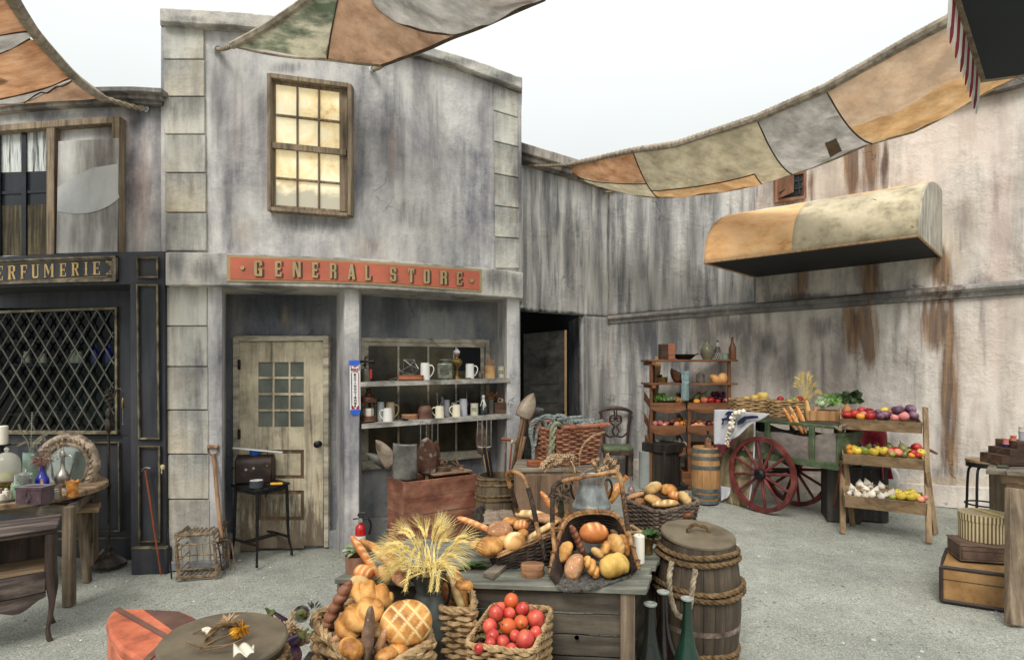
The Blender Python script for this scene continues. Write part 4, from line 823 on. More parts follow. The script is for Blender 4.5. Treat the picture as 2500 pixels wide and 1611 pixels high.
def put(key,x,y,Y,rot=(0,0,0),s=1,label=None,group=None,cat=None):return inst(PR[key],P(x,y,Y),rot,s,label,cat,group)
def fruit(kind,r,ry=1.0,dimple=.18,nz_=.03,seed=0,shape='apple'):
 mb=MB(); prof=[]
 for j in range(15):
  t=math.pi*j/14; z=-math.cos(t); q=math.sin(t)
  if shape=='apple':rr=r*(q**.85)*(1+.06*z); zz=r*ry*(z*.95-dimple*(1-q)**2*(1 if z>0 else-1)*1.4)
  elif shape=='pear':rr=r*q*(1-.38*max(0,z+.15)); zz=r*1.35*z
  elif shape=='plum':rr=r*q; zz=r*1.12*z
  elif shape=='garlic':rr=r*q*(1 if z<.35 else max(.12,1-1.25*(z-.35))); zz=r*(z if z<.35 else .35+(z-.35)*2.2)
  prof.append((max(.0005,rr),zz))
 mb.lathe(prof,16,cap=False)
 for k,v in enumerate(mb.v):
  f=1+nz_*NZ.noise(v*(2.2/r)+V((seed,0,0)))
  if shape=='garlic':f*=1+.07*math.cos(6*math.atan2(v.y,v.x))
  mb.v[k]=V((v.x*f,v.y*f,v.z))
 return mb
def frmat(n,cols,**kw):return mat(n,cols,**{**dict(sc=14,rough=.38,bump=.05,var=.16,dirt=.08,lo=.36,hi=.64,spec=.45),**kw})
M['f_red']=frmat('red_skin',[(126,24,28),(170,34,36),(196,64,50)]); M['f_tomato']=frmat('tomato_skin',[(178,50,46),(204,74,64),(218,106,76)],rough=.3)
M['f_orange']=frmat('orange_skin',[(206,130,40),(226,158,62)]); M['f_yellow']=frmat('yellow_skin',[(196,166,50),(222,194,76),(206,190,90)]); M['f_green']=frmat('green_skin',[(104,120,46),(146,160,64),(176,184,90)])
M['f_peach']=frmat('peach_skin',[(206,98,84),(224,142,110),(228,180,126)],rough=.7); M['f_plum']=frmat('dark_plum_skin',[(54,18,30),(86,28,42),(112,46,58)]); M['f_pink']=frmat('pink_skin',[(196,108,104),(216,144,140)],rough=.7)
M['f_purple']=frmat('purple_cabbage_leaf',[(70,42,62),(106,70,92),(146,112,128)],sc=9,rough=.5,bump=.3); M['f_brown']=frmat('brown_onion_skin',[(150,92,48),(186,128,74)],rough=.5); M['f_garlic']=frmat('garlic_skin',[(196,184,162),(226,216,198),(236,230,214)],rough=.6,bump=.1)
M['f_olive']=frmat('olive_green_skin',[(88,92,52),(120,124,70),(140,134,84)]); M['stalk']=mat('green_brown_stalk',[(70,76,40),(104,108,64)],sc=20,var=.05,bump=.1)
def stalk(parent,z,r=.003,h=.02):
 mb=MB(); mb.tube([V((0,0,z-.006)),V((.001,0,z+h*.5)),V((.005,0,z+h))],[r,r*.8,r*1.2],6); return mb.build('stalk',M['stalk'],parent)
def mkfruit(key,name,m,r,shape='apple',st=True,**kw):
 mb=fruit(name,r,shape=shape,**kw); o=mb.build(name,M[m],sharp=80); o['category']=name.split('_')[-1]; PR[key]=o
 if st:stalk(o,max(v.z for v in mb.v)-(.012 if shape=='apple' else .004))
 return o
def weave(parent,fn,rows,stakes,r,m,amp=None,rim=True,name='weave',rimr=1.7,h0=.0,liner='liner',sub=4):
 """interlaced strands round fn(t, h)"""
 amp=amp or r*.9; mb=MB(); n=stakes*sub
 def ctr(h):return sum((fn(k/16,h)for k in range(16)),V((0,0,0)))/16
 for i in range(rows):
  h=h0+(1-h0)*(i+.5)/rows; c=ctr(h); pts=[]
  for k in range(n):
   t=k/n; p=fn(t,h); o=(p-c); o.z*=.3; o.normalize()
   pts.append(p+o*amp*math.sin(math.pi*stakes*t*1.0+i*math.pi)*1.0+V((0,0,r*.25*NZ.noise(V((t*40,i*3.3,0))))))
  mb.tube(pts,r*(1+.12*math.sin(i*2.3)),5,closed=True)
 w_=mb.build(name,m,parent)
 if rim:
  mb=MB(); q=[fn(k/60,1)for k in range(61)]; mb.rope(q,r*rimr); mb.build('rim',m,parent)
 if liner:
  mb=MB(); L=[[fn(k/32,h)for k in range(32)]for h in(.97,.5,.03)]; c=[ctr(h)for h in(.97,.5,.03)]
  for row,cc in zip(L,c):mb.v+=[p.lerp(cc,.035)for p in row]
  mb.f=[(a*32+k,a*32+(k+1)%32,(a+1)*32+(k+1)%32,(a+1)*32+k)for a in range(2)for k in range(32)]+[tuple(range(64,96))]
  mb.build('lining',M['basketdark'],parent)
 return w_
def rectfn(top,bot,rd=.12):
 """four rim corners, four base corners -> basket wall point"""
 def fn(t,h):
  t=t%1; i=int(t*4)%4; f=t*4-int(t*4); q=[bot[k].lerp(top[k],h)for k in range(4)]; c=sum(q,V((0,0,0)))/4
  p=q[i].lerp(q[(i+1)%4],f); e=abs(f-.5)*2; p=p.lerp(c,rd*max(0,e-.7)/.3*max(0,e-.7)/.3*1.0); return p
 return fn
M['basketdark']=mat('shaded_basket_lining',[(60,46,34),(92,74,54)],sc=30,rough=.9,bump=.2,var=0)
M['seagrass']=mat('seagrass_cord',[(128,98,66),(178,146,104),(204,176,134)],sc=(24,24,24),rough=.85,bump=.45,var=.05,dirt=.35,dsc=9)
M['wicker']=mat('red_brown_wicker',[(106,66,48),(156,104,78),(186,134,106)],sc=20,rough=.65,bump=.35,var=.05,dirt=.35,dsc=8)
M['greywick']=mat('grey_brown_wicker',[(74,62,54),(116,100,88),(152,134,118)],sc=20,rough=.75,bump=.35,var=.05,dirt=.4,dsc=8)
M['bamboo']=mat('bamboo_cane',[(96,62,36),(148,106,66),(184,144,96)],sc=18,rough=.5,bump=.2,var=.04,dirt=.3,dsc=9)
M['darkwick']=mat('dark_woven_cane',[(34,26,22),(58,46,38),(84,68,56)],sc=26,rough=.7,bump=.4,var=.04,dirt=.4,dsc=9)
def barrel(parent,R0,Rm,h,m,staves=22,loc=(0,0,0),top=True):
 """bulged staves with narrow gaps"""
 mb=MB()
 for k in range(staves):
  a0,a1=2*math.pi*(k+.02)/staves,2*math.pi*(k+.98)/staves; n=10
  dr=R.uniform(-.002,.002)
  for i in range(n+1):
   z=h*i/n; r=R0+(Rm-R0)*math.sin(math.pi*(.04+.92*i/n))+dr
   for rr in(r,r-.016):
    for a in(a0,a1):mb.v.append((rr*math.cos(a),rr*math.sin(a),z))
  b0=k*(n+1)*4
  for i in range(n):
   q=b0+i*4; mb.f+=[(q,q+1,q+5,q+4),(q+2,q+6,q+7,q+3),(q,q+4,q+6,q+2),(q+1,q+3,q+7,q+5)]
  q=b0+n*4; mb.f+=[(q,q+1,q+3,q+2),(b0,b0+2,b0+3,b0+1)]
 mb.v=[V(v)+V(loc)for v in mb.v]
 o=mb.build('staves',m,parent)
 mb=MB(); mb.lathe([(R0*.92,.02),(R0*.92,.03)],24,Matrix.Translation(V(loc))); mb.build('bottom',m,parent); return o
def hoop(parent,r,z,wd,m,loc=(0,0,0),name='hoop',dr=0):
 mb=MB(); mb.lathe([(r-.002,z),(r+.005,z),(r+.005+dr,z+wd),(r-.002+dr,z+wd)],32,Matrix.Translation(V(loc)),cap=False); return mb.build(name,m,parent)
def ropering(parent,r,z,rr,m,loc=(0,0,0),name='rope_hoop',wob=.004):
 mb=MB(); mb.rope([V(loc)+V((r*math.cos(a),r*math.sin(a),z+wob*math.sin(a*3+z*9)))for a in np.linspace(0,2*math.pi,40)],rr); return mb.build(name,m,parent)
def leafblade(mb,p,d,L,wd,up=(0,0,1),curl=.2):
 d=V(d).normalized(); s=d.cross(V(up)); s=s.normalized()if s.length>1e-3 else V((1,0,0)); n=s.cross(d); p=V(p); vs=[]
 for i,(t,w_)in enumerate(((0,.1),(.25,.8),(.5,1),(.75,.7),(1,.02))):
  c=p+d*L*t-n*curl*L*t*t
  vs+=[c-s*wd*w_*.5+n*wd*.12*w_,c,c+s*wd*w_*.5+n*wd*.12*w_]
 mb.add(vs,[(i*3+k,i*3+k+1,i*3+k+4,i*3+k+3)for i in range(4)for k in(0,1)])
M['leaf']=mat('dark_green_leaf',[(34,58,26),(62,92,42),(96,124,66)],sc=20,rough=.55,bump=.1,var=.1)
M['leaf_pale']=mat('pale_sage_leaf',[(108,130,88),(156,174,124),(196,206,164)],sc=16,rough=.6,bump=.1,var=.1)
M['wheat']=mat('golden_wheat',[(222,192,108),(242,218,140),(250,236,178)],sc=30,rough=.8,bump=0,var=.05,dirt=.05)
M['drygrain']=mat('dry_brown_grain',[(132,104,76),(180,150,116),(206,182,148)],sc=30,rough=.85,bump=.2,var=.06,dirt=.2)
def ear(mb,p,d,L,r,awn=0,droop=0,n=8):
 """a cereal ear: rows of grains along a bent axis"""
 d=V(d).normalized(); p=V(p); pts=[p]
 for i in range(n):d=(d+V((0,0,-droop/n))).normalized(); pts.append(pts[-1]+d*L/n)
 for i in range(n):
  c=pts[i].lerp(pts[i+1],.5); ax=(pts[i+1]-pts[i]).normalized(); s=ax.orthogonal().normalized(); t=ax.cross(s)
  for k in range(3):
   a=2*math.pi*k/3+i*1.05; o=(s*math.cos(a)+t*math.sin(a)); mm=Matrix.Translation(c+o*r*.55)@(ax+o*.55).to_track_quat('Z','Y').to_matrix().to_4x4()
   mb.ell((0,0,0),(r*.5,r*.5,L/n*.85),mm,6,4)
   if awn:mb.tube([c+o*r*.6,c+o*r*1.4+ax*awn*.6,c+o*r*2.4+ax*awn],[.0007,.0005,.0003],3)
 return mb
def crate(parent,c,sz,rz,m,th=.016,slats=0,name=None,sm=.004):
 """open topped box of boards"""
 mb=MB(); X,Y,Z=sz; T=TR(c,0,0,rz)
 for s in(-1,1):
  mb.box((0,s*(Y/2-th/2),Z/2),(X,th,Z),T); mb.box((s*(X/2-th/2),0,Z/2-.001),(th,Y-2*th,Z-.002),T)
 mb.box((0,0,th/2+.002),(X-2*th-.001,Y-2*th-.001,th),T); return mb.build(name or 'box',m,parent,bevel=sm)
M['tablewood']=wood('scrubbed_pale_table_wood',[(112,90,68),(166,138,106),(194,168,134)],ax=0,fine=18,long=1.2,var=.05)
M['greywood']=wood('weathered_grey_wood',[(74,66,58),(124,112,98),(158,146,128)],ax=0,fine=18,long=1.2,var=.06)
M['greywoodz']=wood('weathered_upright_wood',[(82,68,54),(130,112,92),(164,146,122)],ax=2,fine=18,long=1.2,var=.06)
M['plumwood']=wood('worn_plum_brown_wood',[(50,41,39),(84,70,65),(120,106,97),(146,131,120)],ax=0,fine=16,long=1.6,var=.03,lo=.35,hi=.75,rough=.6)
M['plumwoodz']=wood('worn_plum_brown_leg_wood',[(44,34,31),(74,58,51),(106,88,78)],ax=2,fine=16,long=1.6,var=.03,rough=.6)
ZT=.77
rt_=thing('round_table','round scrubbed wooden table crowded with bottles and jars','table',(-4.0,4.55,0),world=True)
mb=MB(); mb.lathe([(.001,.72),(.63,.72),(.655,.727),(.655,.762),(.645,ZT),(.001,ZT)],64,Matrix.Translation((-4.0,4.55,0))); mb.build('tabletop',M['tablewood'],rt_,sharp=30)
for x,y in((-3.22,4.17),(-3.62,4.95),(-4.5,4.3)):
 mb=MB(); a=V((max(-3.27,x)if x>-3.3 else x,y,0)); mb.box((a.x,a.y,.36),(.062,.062,.72),None); mb.build('leg',M['greywoodz'],rt_,bevel=.004)
mb=MB(); mb.bar((-3.27,4.2,.68),(-4.5,4.3,.68),.04,.07); mb.bar((-3.27,4.2,.66),(-3.62,4.95,.66),.04,.07); mb.build('apron',M['greywood'],rt_)
def onT(x,Y):return V(((x-XC)/F*Y,Y,ZT))
def lathe_obj(name,prof,m,loc,label,cat,n=20,rot=None,group=None,parent=None):
 mb=MB(); mb.lathe(prof,n); o=mb.build(name,m,parent,loc=loc,rot=rot,sharp=45)
 return tag(o,label,cat,group)if label else o
M['velvet']=mat('plum_velvet',[(42,24,30),(70,42,50),(92,62,66)],sc=16,rough=.9,bump=.3,var=0,sheen=.5)
bx=thing('trinket_box','plum velvet box tied with a cord on the round table','box',onT(86,4.06))
mb=MB(); mb.box((0,0,.05),(.185,.12,.10)); mb.build('body',M['velvet'],bx,bevel=.006); mb=MB(); mb.box((0,0,.112),(.19,.125,.022)); mb.ell((0,0,.122),(.08,.045,.012)); mb.build('lid',M['velvet'],bx,bevel=.008)
mb=MB(); mb.tube(sp3([(0,-.066,.118),(-.02,-.072,.09),(-.03,-.07,.055),(.0,-.072,.03),(.02,-.07,.06),(.0,-.07,.1),(-.015,-.068,.06),(.005,-.068,.035)],30),.003,5); mb.ell((.004,-.068,.03),.01); mb.build('cord',M['velvet'],bx)
M['clear']=glass('clear_glass',(236,240,236),.03); M['greenwax']=mat('mint_green_wax',[(132,196,124),(150,214,140)],sc=4,rough=.5,bump=0,var=0,dirt=0)
gb_=thing('bottle','clear bottle half full of mint green wax on the round table','bottle',onT(40.5,4.16))
mb=MB(); mb.lathe([(.001,0),(.033,0),(.034,.02),(.034,.10),(.03,.12),(.014,.135),(.013,.175),(.016,.178),(.016,.182),(.011,.182),(.011,.14),(.028,.118),(.031,.10),(.031,.006),(.001,.006)],20); mb.build('glass',M['clear'],gb_)
mb=MB(); mb.lathe([(.001,.007),(.0305,.007),(.0305,.108),(.001,.108)],20); mb.build('wax',M['greenwax'],gb_)
M['silver']=mat('tarnished_silver',[(108,100,90),(166,158,146),(196,190,178)],sc=12,rough=.35,metal=.75,bump=.08,var=.05,dirt=.3,dsc=9)
M['brass']=mat('tarnished_brass',[(96,76,46),(146,118,72),(186,158,104)],sc=12,rough=.38,metal=.75,bump=.08,var=.05,dirt=.3,dsc=9)
lathe_obj('tin',[(.001,0),(.042,0),(.043,.004),(.041,.05),(.045,.055),(.041,.062),(.046,.07),(.041,.078),(.045,.088),(.045,.1),(.04,.1),(.04,.06),(.001,.06)],M['silver'],onT(133,4.2),'ribbed silver tin cup beside the plum velvet box','tin')
M['amber']=mat('amber_glass',[(132,72,22),(190,120,50),(226,170,96)],sc=22,rough=.15,bump=.2,var=0,dirt=.1,spec=.6)
mb=MB(); mb.lathe([(.001,0),(.034,0),(.036,.01),(.036,.08),(.045,.115),(.042,.115),(.033,.08),(.033,.02),(.001,.02)],30)
for i,v in enumerate(mb.v):
 if v.z>.1:v.z+=.008*math.sin(6*math.atan2(v.y,v.x))
tag(mb.build('votive_cup',M['amber'],loc=onT(177,4.27)),'amber glass votive cup with wavy rim near the table edge','cup')
M['rosegold']=mat('pink_gilt',[(168,124,96),(206,164,130)],sc=9,rough=.4,metal=.4,bump=.05,var=0)
lathe_obj('perfume_bottle',[(.001,0),(.022,0),(.03,.02),(.03,.05),(.022,.075),(.012,.082),(.016,.095),(.012,.105),(.009,.11),(.01,.14),(.001,.142)],M['rosegold'],onT(103,4.22),'small pink gilt perfume bottle behind the velvet box','perfume bottle')
cb=thing('vase','cobalt blue glass bottle holding dried red flowers on the round table','vase',onT(103,4.42))
mb=MB(); mb.lathe([(.001,0),(.042,0),(.044,.01),(.044,.10),(.036,.12),(.016,.15),(.013,.165),(.013,.2),(.001,.2)],20); mb.build('bottle',M['cobalt'],cb)
M['redflower']=mat('dusty_red_petals',[(106,42,48),(150,78,80),(176,118,112)],sc=30,rough=.9,bump=.2,var=.1); M['dryflower']=mat('dried_cream_petals',[(146,124,104),(188,168,146),(212,198,176)],sc=30,rough=.9,bump=.2,var=.1)
for nm,m_,c0,n_ in(('red_flowers','redflower',V((-.01,0,.24)),90),('dried_flowers','dryflower',V((.05,.02,.30)),110)):
 mb=MB()
 for k in range(n_):
  d=V((R.gauss(0,1),R.gauss(0,1),R.gauss(.2,.9))).normalized()*R.uniform(.02,.058); c=c0+d*(1 if m_[0]=='r' else 1.2)+(V((.0,0,0))if m_[0]=='r' else V((R.uniform(-.07,.07),0,R.uniform(-.05,.06))))
  leafblade(mb,c,d+V((0,0,.02)),.022,.011,(R.random(),R.random(),.3))
  if k%6==0:mb.tube([V((0,0,.19)),c],.0012,3)
 mb.build(nm,M[m_],cb)
M['celadon']=mat('celadon_crackle_glass',[(108,134,122),(142,164,150),(166,182,166)],sc=9,rough=.3,bump=.05,var=0,dirt=.2)
ev=thing('vase','tall pale green cylinder vase with eucalyptus sprigs on the round table','vase',onT(77,4.58))
mb=MB(); mb.lathe([(.001,0),(.053,0),(.055,.01),(.055,.285),(.051,.285),(.05,.02),(.001,.02)],28); mb.build('cylinder',M['celadon'],ev)
M['euca']=mat('silvery_eucalyptus_leaf',[(120,116,98),(164,160,140),(196,190,170)],sc=20,rough=.7,bump=.1,var=.05)
for pts in([(0,0,.1),(-.005,0,.33),(.0,0,.45),(.005,0,.6)],[(0,0,.2),(.03,-.01,.34),(.09,-.02,.40),(.165,-.03,.45)],[(0,0,.2),(-.03,0,.36),(-.08,0,.44),(-.12,.02,.5)],[(0,0,.2),(-.02,.02,.33),(-.06,.03,.36),(-.13,.02,.33)]):
 mb=MB(); p=sp3(pts,24); mb.tube(p,.0025,5)
 for i in range(9,24):
  d=(p[i]-p[i-1]).normalized(); s=d.cross(V((0,1,0))).normalized()
  for sg_ in(1,-1):leafblade(mb,p[i],s*sg_+d*.25,.026*(1.25-i/30),.017,d,.1)
 mb.build('eucalyptus_sprig',M['euca'],ev)
aj=thing('apothecary_jar','lidded apothecary jar of dark dried petals on the round table','jar',onT(60,4.32))
M['petals']=mat('dark_dried_petals',[(46,30,26),(84,58,46),(116,86,66)],sc=40,rough=.9,bump=.5,var=0)
mb=MB(); mb.lathe([(.001,0),(.04,0),(.043,.01),(.043,.14),(.04,.15),(.04,.008),(.001,.008)],22); mb.build('glass',M['clear'],aj); mb=MB(); mb.lathe([(.001,.01),(.038,.01),(.038,.115),(.02,.125),(.001,.12)],18); mb.build('petals',M['petals'],aj)
mb=MB(); mb.lathe([(.001,.15),(.047,.15),(.047,.158),(.03,.168),(.01,.172),(.008,.18),(.014,.19),(.012,.2),(.001,.204)],22); mb.build('lid',M['clear'],aj)
M['frosted']=mat('frosty_cloche_glass',[(176,176,158),(206,204,186)],sc=3,rough=.12,bump=0,var=0,dirt=.05,spec=.7); M['moss']=mat('yellow_green_moss',[(96,94,40),(146,140,66),(180,172,100)],sc=40,rough=.95,bump=.6,var=0)
cl=thing('cloche','glass dome over yellow moss on a footed stand at left edge of table','cloche',onT(16,4.42))
mb=MB(); mb.lathe([(.001,0),(.05,0),(.045,.02),(.02,.04),(.02,.06),(.05,.075),(.105,.09),(.105,.1),(.001,.1)],26); mb.build('stand',M['greywood'],cl)
m=bpy.data.materials.new('thin_dome_glass'); m.use_nodes=True; nt=m.node_tree; nt.nodes.remove(nt.nodes['Principled BSDF']); tb=N(nt,'ShaderNodeBsdfTransparent'); df_=N(nt,'ShaderNodeBsdfPrincipled'); df_.inputs['Base Color'].default_value=rgb((214,212,196)); df_.inputs['Roughness'].default_value=.12; ms=N(nt,'ShaderNodeMixShader'); ms.inputs[0].default_value=.42
nt.links.new(tb.outputs[0],ms.inputs[1]); nt.links.new(df_.outputs[0],ms.inputs[2]); nt.links.new(ms.outputs[0],nt.nodes['Material Output'].inputs[0]); M['dome']=m
mb=MB(); mb.lathe([(.086,.1),(.088,.2),(.08,.25),(.06,.285),(.03,.303),(.008,.308),(.012,.318),(.017,.33),(.012,.342),(.001,.346)],26,cap=False); mb.build('dome',M['dome'],cl)
mb=MB(); mb.ell((0,0,.1),(.075,.075,.055),None,16,10,.3,4); mb.build('moss',M['moss'],cl)
M['wax']=mat('ivory_candle_wax',[(222,214,196),(238,232,216)],sc=4,rough=.5,bump=.04,var=0,dirt=.06)
ca=thing('candle','thick white pillar candle on an ornate holder at the left edge','candle',onT(4,4.62))
mb=MB(); mb.lathe([(.001,0),(.05,0),(.05,.01),(.02,.03),(.014,.1),(.03,.14),(.034,.2),(.012,.27),(.014,.3),(.02,.32),(.062,.335),(.062,.343),(.001,.343)],20); mb.build('holder',M['iron'],ca); mb=MB(); mb.lathe([(.001,.343),(.042,.343),(.042,.485),(.036,.49),(.001,.486)],24); mb.build('wax',M['wax'],ca)
ty=thing('tray','small brown tray with cream trinkets at front left of the table','tray',onT(10,4.1))
mb=MB(); mb.lathe([(.001,0),(.06,0),(.07,.02),(.065,.02),(.055,.008),(.001,.008)],20); mb.build('dish',M['greywood'],ty)
for x_,lb in((15,'cream square scent bottle standing on the brown tray'),):
 mb=MB(); mb.box((0,0,.035),(.035,.03,.07)); mb.box((0,0,.078),(.018,.016,.018)); tag(mb.build('scent_bottle',M['creamware'],loc=onT(x_,4.1)+V((0,0,.01)),bevel=.005),lb,'bottle')
mb=MB(); mb.lathe([(.001,0),(.03,0),(.034,.02),(.02,.05),(.001,.055)],16); tag(mb.build('shell',M['creamware'],loc=onT(2,4.07)+V((0,0,.01))),'rounded cream shell on the brown tray at the left edge','shell')
ew=thing('ewer','slender long spouted metal ewer standing before the round mirror','ewer',onT(153,4.5))
mb=MB(); mb.lathe([(.001,0),(.04,0),(.036,.01),(.018,.025),(.05,.06),(.056,.09),(.04,.13),(.018,.16),(.014,.2),(.013,.25),(.02,.262),(.02,.28),(.012,.3),(.006,.31),(.007,.325),(.001,.34)],22); mb.build('body',M['silver'],ew)
mb=MB(); mb.tube(sp3([(-.04,0,.06),(-.075,0,.1),(-.085,0,.18),(-.1,0,.24),(-.13,0,.255),(-.14,0,.24)],24),[.012,.01,.007,.006,.006,.007],8); mb.build('spout',M['silver'],ew)
mb=MB(); mb.tube(sp3([(.015,0,.265),(.06,0,.27),(.085,0,.23),(.07,0,.16),(.055,0,.1)],24),.005,6); mb.build('handle',M['silver'],ew)
mr_=thing('mirror','round mirror in a carved tarnished gilt frame leaning behind the table','mirror',P(163,1140,4.84)); mr_.scale=(1.07,)*3
RM=rotm(-8,0,0)
M['carved']=mat('tarnished_carved_gilt',[(84,72,60),(146,128,108),(186,170,148)],sc=14,rough=.5,metal=.25,bump=.3,var=0,dirt=.4,dsc=7)
Tm=RM@rotm(90,0,0)
mb=MB(); prof=[(.165,.0),(.165,.02),(.178,.03),(.19,.022),(.2,.03),(.225,.04),(.245,.034),(.262,.02),(.268,.0)]
mb.lathe(prof,48,Tm,cap=False)
for k in range(30):
 a=2*math.pi*k/30; mb.ell((.218*math.cos(a),.218*math.sin(a),.036),(.02,.009,.012),Tm@TR((.218*math.cos(a),.218*math.sin(a),0),0,0,math.degrees(a)+35)@TR((-.218*math.cos(a),-.218*math.sin(a),0)),8,6)if False else mb.ell((0,0,0),(.023,.008,.013),Tm@TR((.22*math.cos(a),.22*math.sin(a),.038),0,0,math.degrees(a)+40),8,6)
for k in range(80):
 a=2*math.pi*k/80; mb.ell((0,0,0),.005,Tm@TR((.184*math.cos(a),.184*math.sin(a),.028)),6,4)
mb.build('frame',M['carved'],mr_)
M['mirror']=mat('aged_mirror',[(150,160,152),(176,184,176),(190,196,188)],sc=8,rough=.12,metal=.85,bump=.02,var=0,dirt=.15)
mb=MB(); mb.lathe([(.001,.006),(.168,.006),(.168,.002),(.001,.002)],40,Tm); mb.build('glass',M['mirror'],mr_)
bn=thing('bench','plain plank bench with splayed legs behind the round table','bench',(-3.7,4.75,0),world=True)
mb=MB(); mb.prism([P(120,1226,4.9),P(247,1224,4.9),P(241,1240,4.6),P(110,1243,4.6)],(0,0,-.035)); mb.build('plank',M['tablewood'],bn,bevel=.004)
for xa,xb,Ya,Yb_ in((196,214,4.66,4.66),(206,222,4.86,4.98)):
 mb=MB(); mb.bar(P(xa,1245,Ya),V(((xb-XC)/F*Yb_,Yb_,-.01)),.05,.045,(0,1,0)); mb.build('leg',M['greywoodz'],bn,bevel=.004)
mb=MB(); mb.bar(P(203,1325,4.68),P(214,1320,4.92),.04,.035); mb.build('stretcher',M['greywoodz'],bn)
ns=thing('nightstand','worn plum brown nightstand with curved legs and one ring pull drawer','nightstand',(-2.885,3.64,0),world=True)
x0,x1,y0,y1=-3.5,-2.885,3.64,4.02
mb=MB(); pts=[V((x0+(x1-x0)*i/16,y0-.03*math.sin(math.pi*i/16),.70))for i in range(17)]+[V((x1+.01,y1,.70)),V((x0,y1,.70))]; mb.prism(pts,(0,0,.022)); mb.build('top',M['plumwood'],ns,bevel=.008)
mb=MB(); pts=[V((x0+.02+(x1-x0-.04)*i/16,y0+.015-.03*math.sin(math.pi*i/16),.675))for i in range(17)]+[V((x1-.01,y1-.01,.675)),V((x0+.02,y1-.01,.675))]; mb.prism(pts,(0,0,.025)); mb.build('moulding',M['plumwood'],ns,bevel=.006)
def cab(x,y,sx,sy):
 mb=MB(); p=[V((x,y,.675)),V((x,y,.5)),V((x,y,.36)),V((x+.012*sx,y+.012*sy,.26)),V((x+.004*sx,y+.004*sy,.16)),V((x-.01*sx,y-.01*sy,.07)),V((x-.002*sx,y-.002*sy,.0)),V((x+.004*sx,y,-.01))]
 mb.tube(sp3(p,24),[.026,.026,.027,.026,.02,.014,.012,.016],8); return mb.build('leg',M['plumwoodz'],ns,sharp=60)
for x,y,a,b_ in((x1-.04,y0+.03,1,-1),(x1-.04,y1-.03,1,1),(x0+.04,y0+.03,-1,-1),(x0+.04,y1-.03,-1,1)):cab(x,y,a,b_)
mb=MB(); mb.box(((x0+x1)/2,y1-.03,.47),(x1-x0-.09,.012,.4)); mb.build('back_panel',M['plumwoodz'],ns)
for xx in(x0+.035,x1-.035):mb=MB(); mb.box((xx,(y0+y1)/2,.47 if xx<-3.2 else .47),(.012,y1-y0-.08,.4)); mb.build('side_panel',M['plumwoodz'],ns)
mb=MB(); mb.box(((x0+x1)/2,(y0+y1)/2,.445),(x1-x0-.10,y1-y0-.07,.016)); mb.build('shelf',M['tablewood'],ns)
mb=MB()
n=16; fr_=lambda u:y0+.012-.035*math.sin(math.pi*u)
for zt,zb in((.44,.315),):
 for i in range(n+1):
  u=i/n; x=x0+.06+(x1-x0-.12)*u; mb.v+=[V((x,fr_(u),zb)),V((x,fr_(u),zt)),V((x,fr_(u)+.05,zt)),V((x,fr_(u)+.05,zb))]
 mb.f=[(i*4+k,i*4+4+k,i*4+4+(k+1)%4,i*4+(k+1)%4)for i in range(n)for k in range(4)]+[(0,1,2,3),(n*4,n*4+3,n*4+2,n*4+1)]
dw=mb.build('drawer',M['plumwood'],ns,bevel=.005)
mb=MB()
for i in range(n+1):
 u=i/n; x=x0+.06+(x1-x0-.12)*u; zb=.25+.03*math.cos(2*math.pi*u*2)-.035*math.exp(-((u-.5)/.2)**2); mb.v+=[V((x,fr_(u)+.008,zb)),V((x,fr_(u)+.008,.31)),V((x,fr_(u)+.03,.31)),V((x,fr_(u)+.03,zb))]
mb.f=[(i*4+k,i*4+4+k,i*4+4+(k+1)%4,i*4+(k+1)%4)for i in range(n)for k in range(4)]; mb.build('apron',M['plumwood'],ns)
c=V((-3.115+.0,fr_(.5)-.004,.385)); c.x=-3.19
mb=MB(); mb.lathe([(.001,0),(.018,0),(.016,.006),(.008,.012),(.001,.014)],14,Matrix.Translation(c)@rotm(90,0,0)); mb.tube([c+V((.022*math.cos(a),-.012-.004*math.sin(a),-.02+.026*math.sin(a)))for a in np.linspace(0,6.0,16)],.004,6,closed=True); mb.build('ring_pull',M['brass'],dw)
ns.rotation_euler.z=rad(36)
fl=thing('floor_lamp','black cast iron floor lamp with a drooping arm beside the perfumery window','lamp',(-3.53,5.02,0))
mb=MB(); mb.lathe([(.001,.0),(.13,.0),(.135,.02),(.12,.04),(.1,.06),(.07,.09),(.03,.105),(.022,.12),(.03,.14),(.034,.16),(.02,.18),(.016,.19),(.001,.19)],28)
for k in range(5):a=2*math.pi*k/5+.3; mb.ell((.12*math.cos(a),.12*math.sin(a),.012),(.022,.022,.02),None,8,6)
M['bronze']=mat('dusty_bronze',[(38,34,30),(66,58,50),(94,84,72)],sc=12,rough=.55,metal=.3,bump=.15,var=0,dirt=.3,dsc=8); mb.build('base',M['bronze'],fl)
mb=MB(); mb.lathe([(.001,.18),(.012,.18),(.011,.66),(.018,.68),(.02,.70),(.012,.72),(.010,1.16),(.02,1.18),(.03,1.21),(.028,1.25),(.014,1.28),(.02,1.3),(.026,1.34),(.016,1.37),(.001,1.38)],14); mb.build('pole',M['bronze'],fl)
mb=MB()
for k in range(26):
 a=k*2.4; z=1.38+k*.0062; r=.034*math.sin(math.pi*(k+2)/30)+.006; mb.tube([V((0,0,z)),V((r*math.cos(a),r*math.sin(a),z+.012)),V((r*.8*math.cos(a+.8),r*.8*math.sin(a+.8),z+.028))],.004,5)
mb.build('finial',M['bronze'],fl)
mb=MB(); mb.tube(sp3([(0,0,1.44),(.05,-.01,1.47),(.08,-.02,1.535),(.115,-.02,1.545),(.137,-.02,1.51),(.137,-.02,1.46)],24),[.007,.008,.007,.006,.005,.003],6); mb.build('arm',M['bronze'],fl)
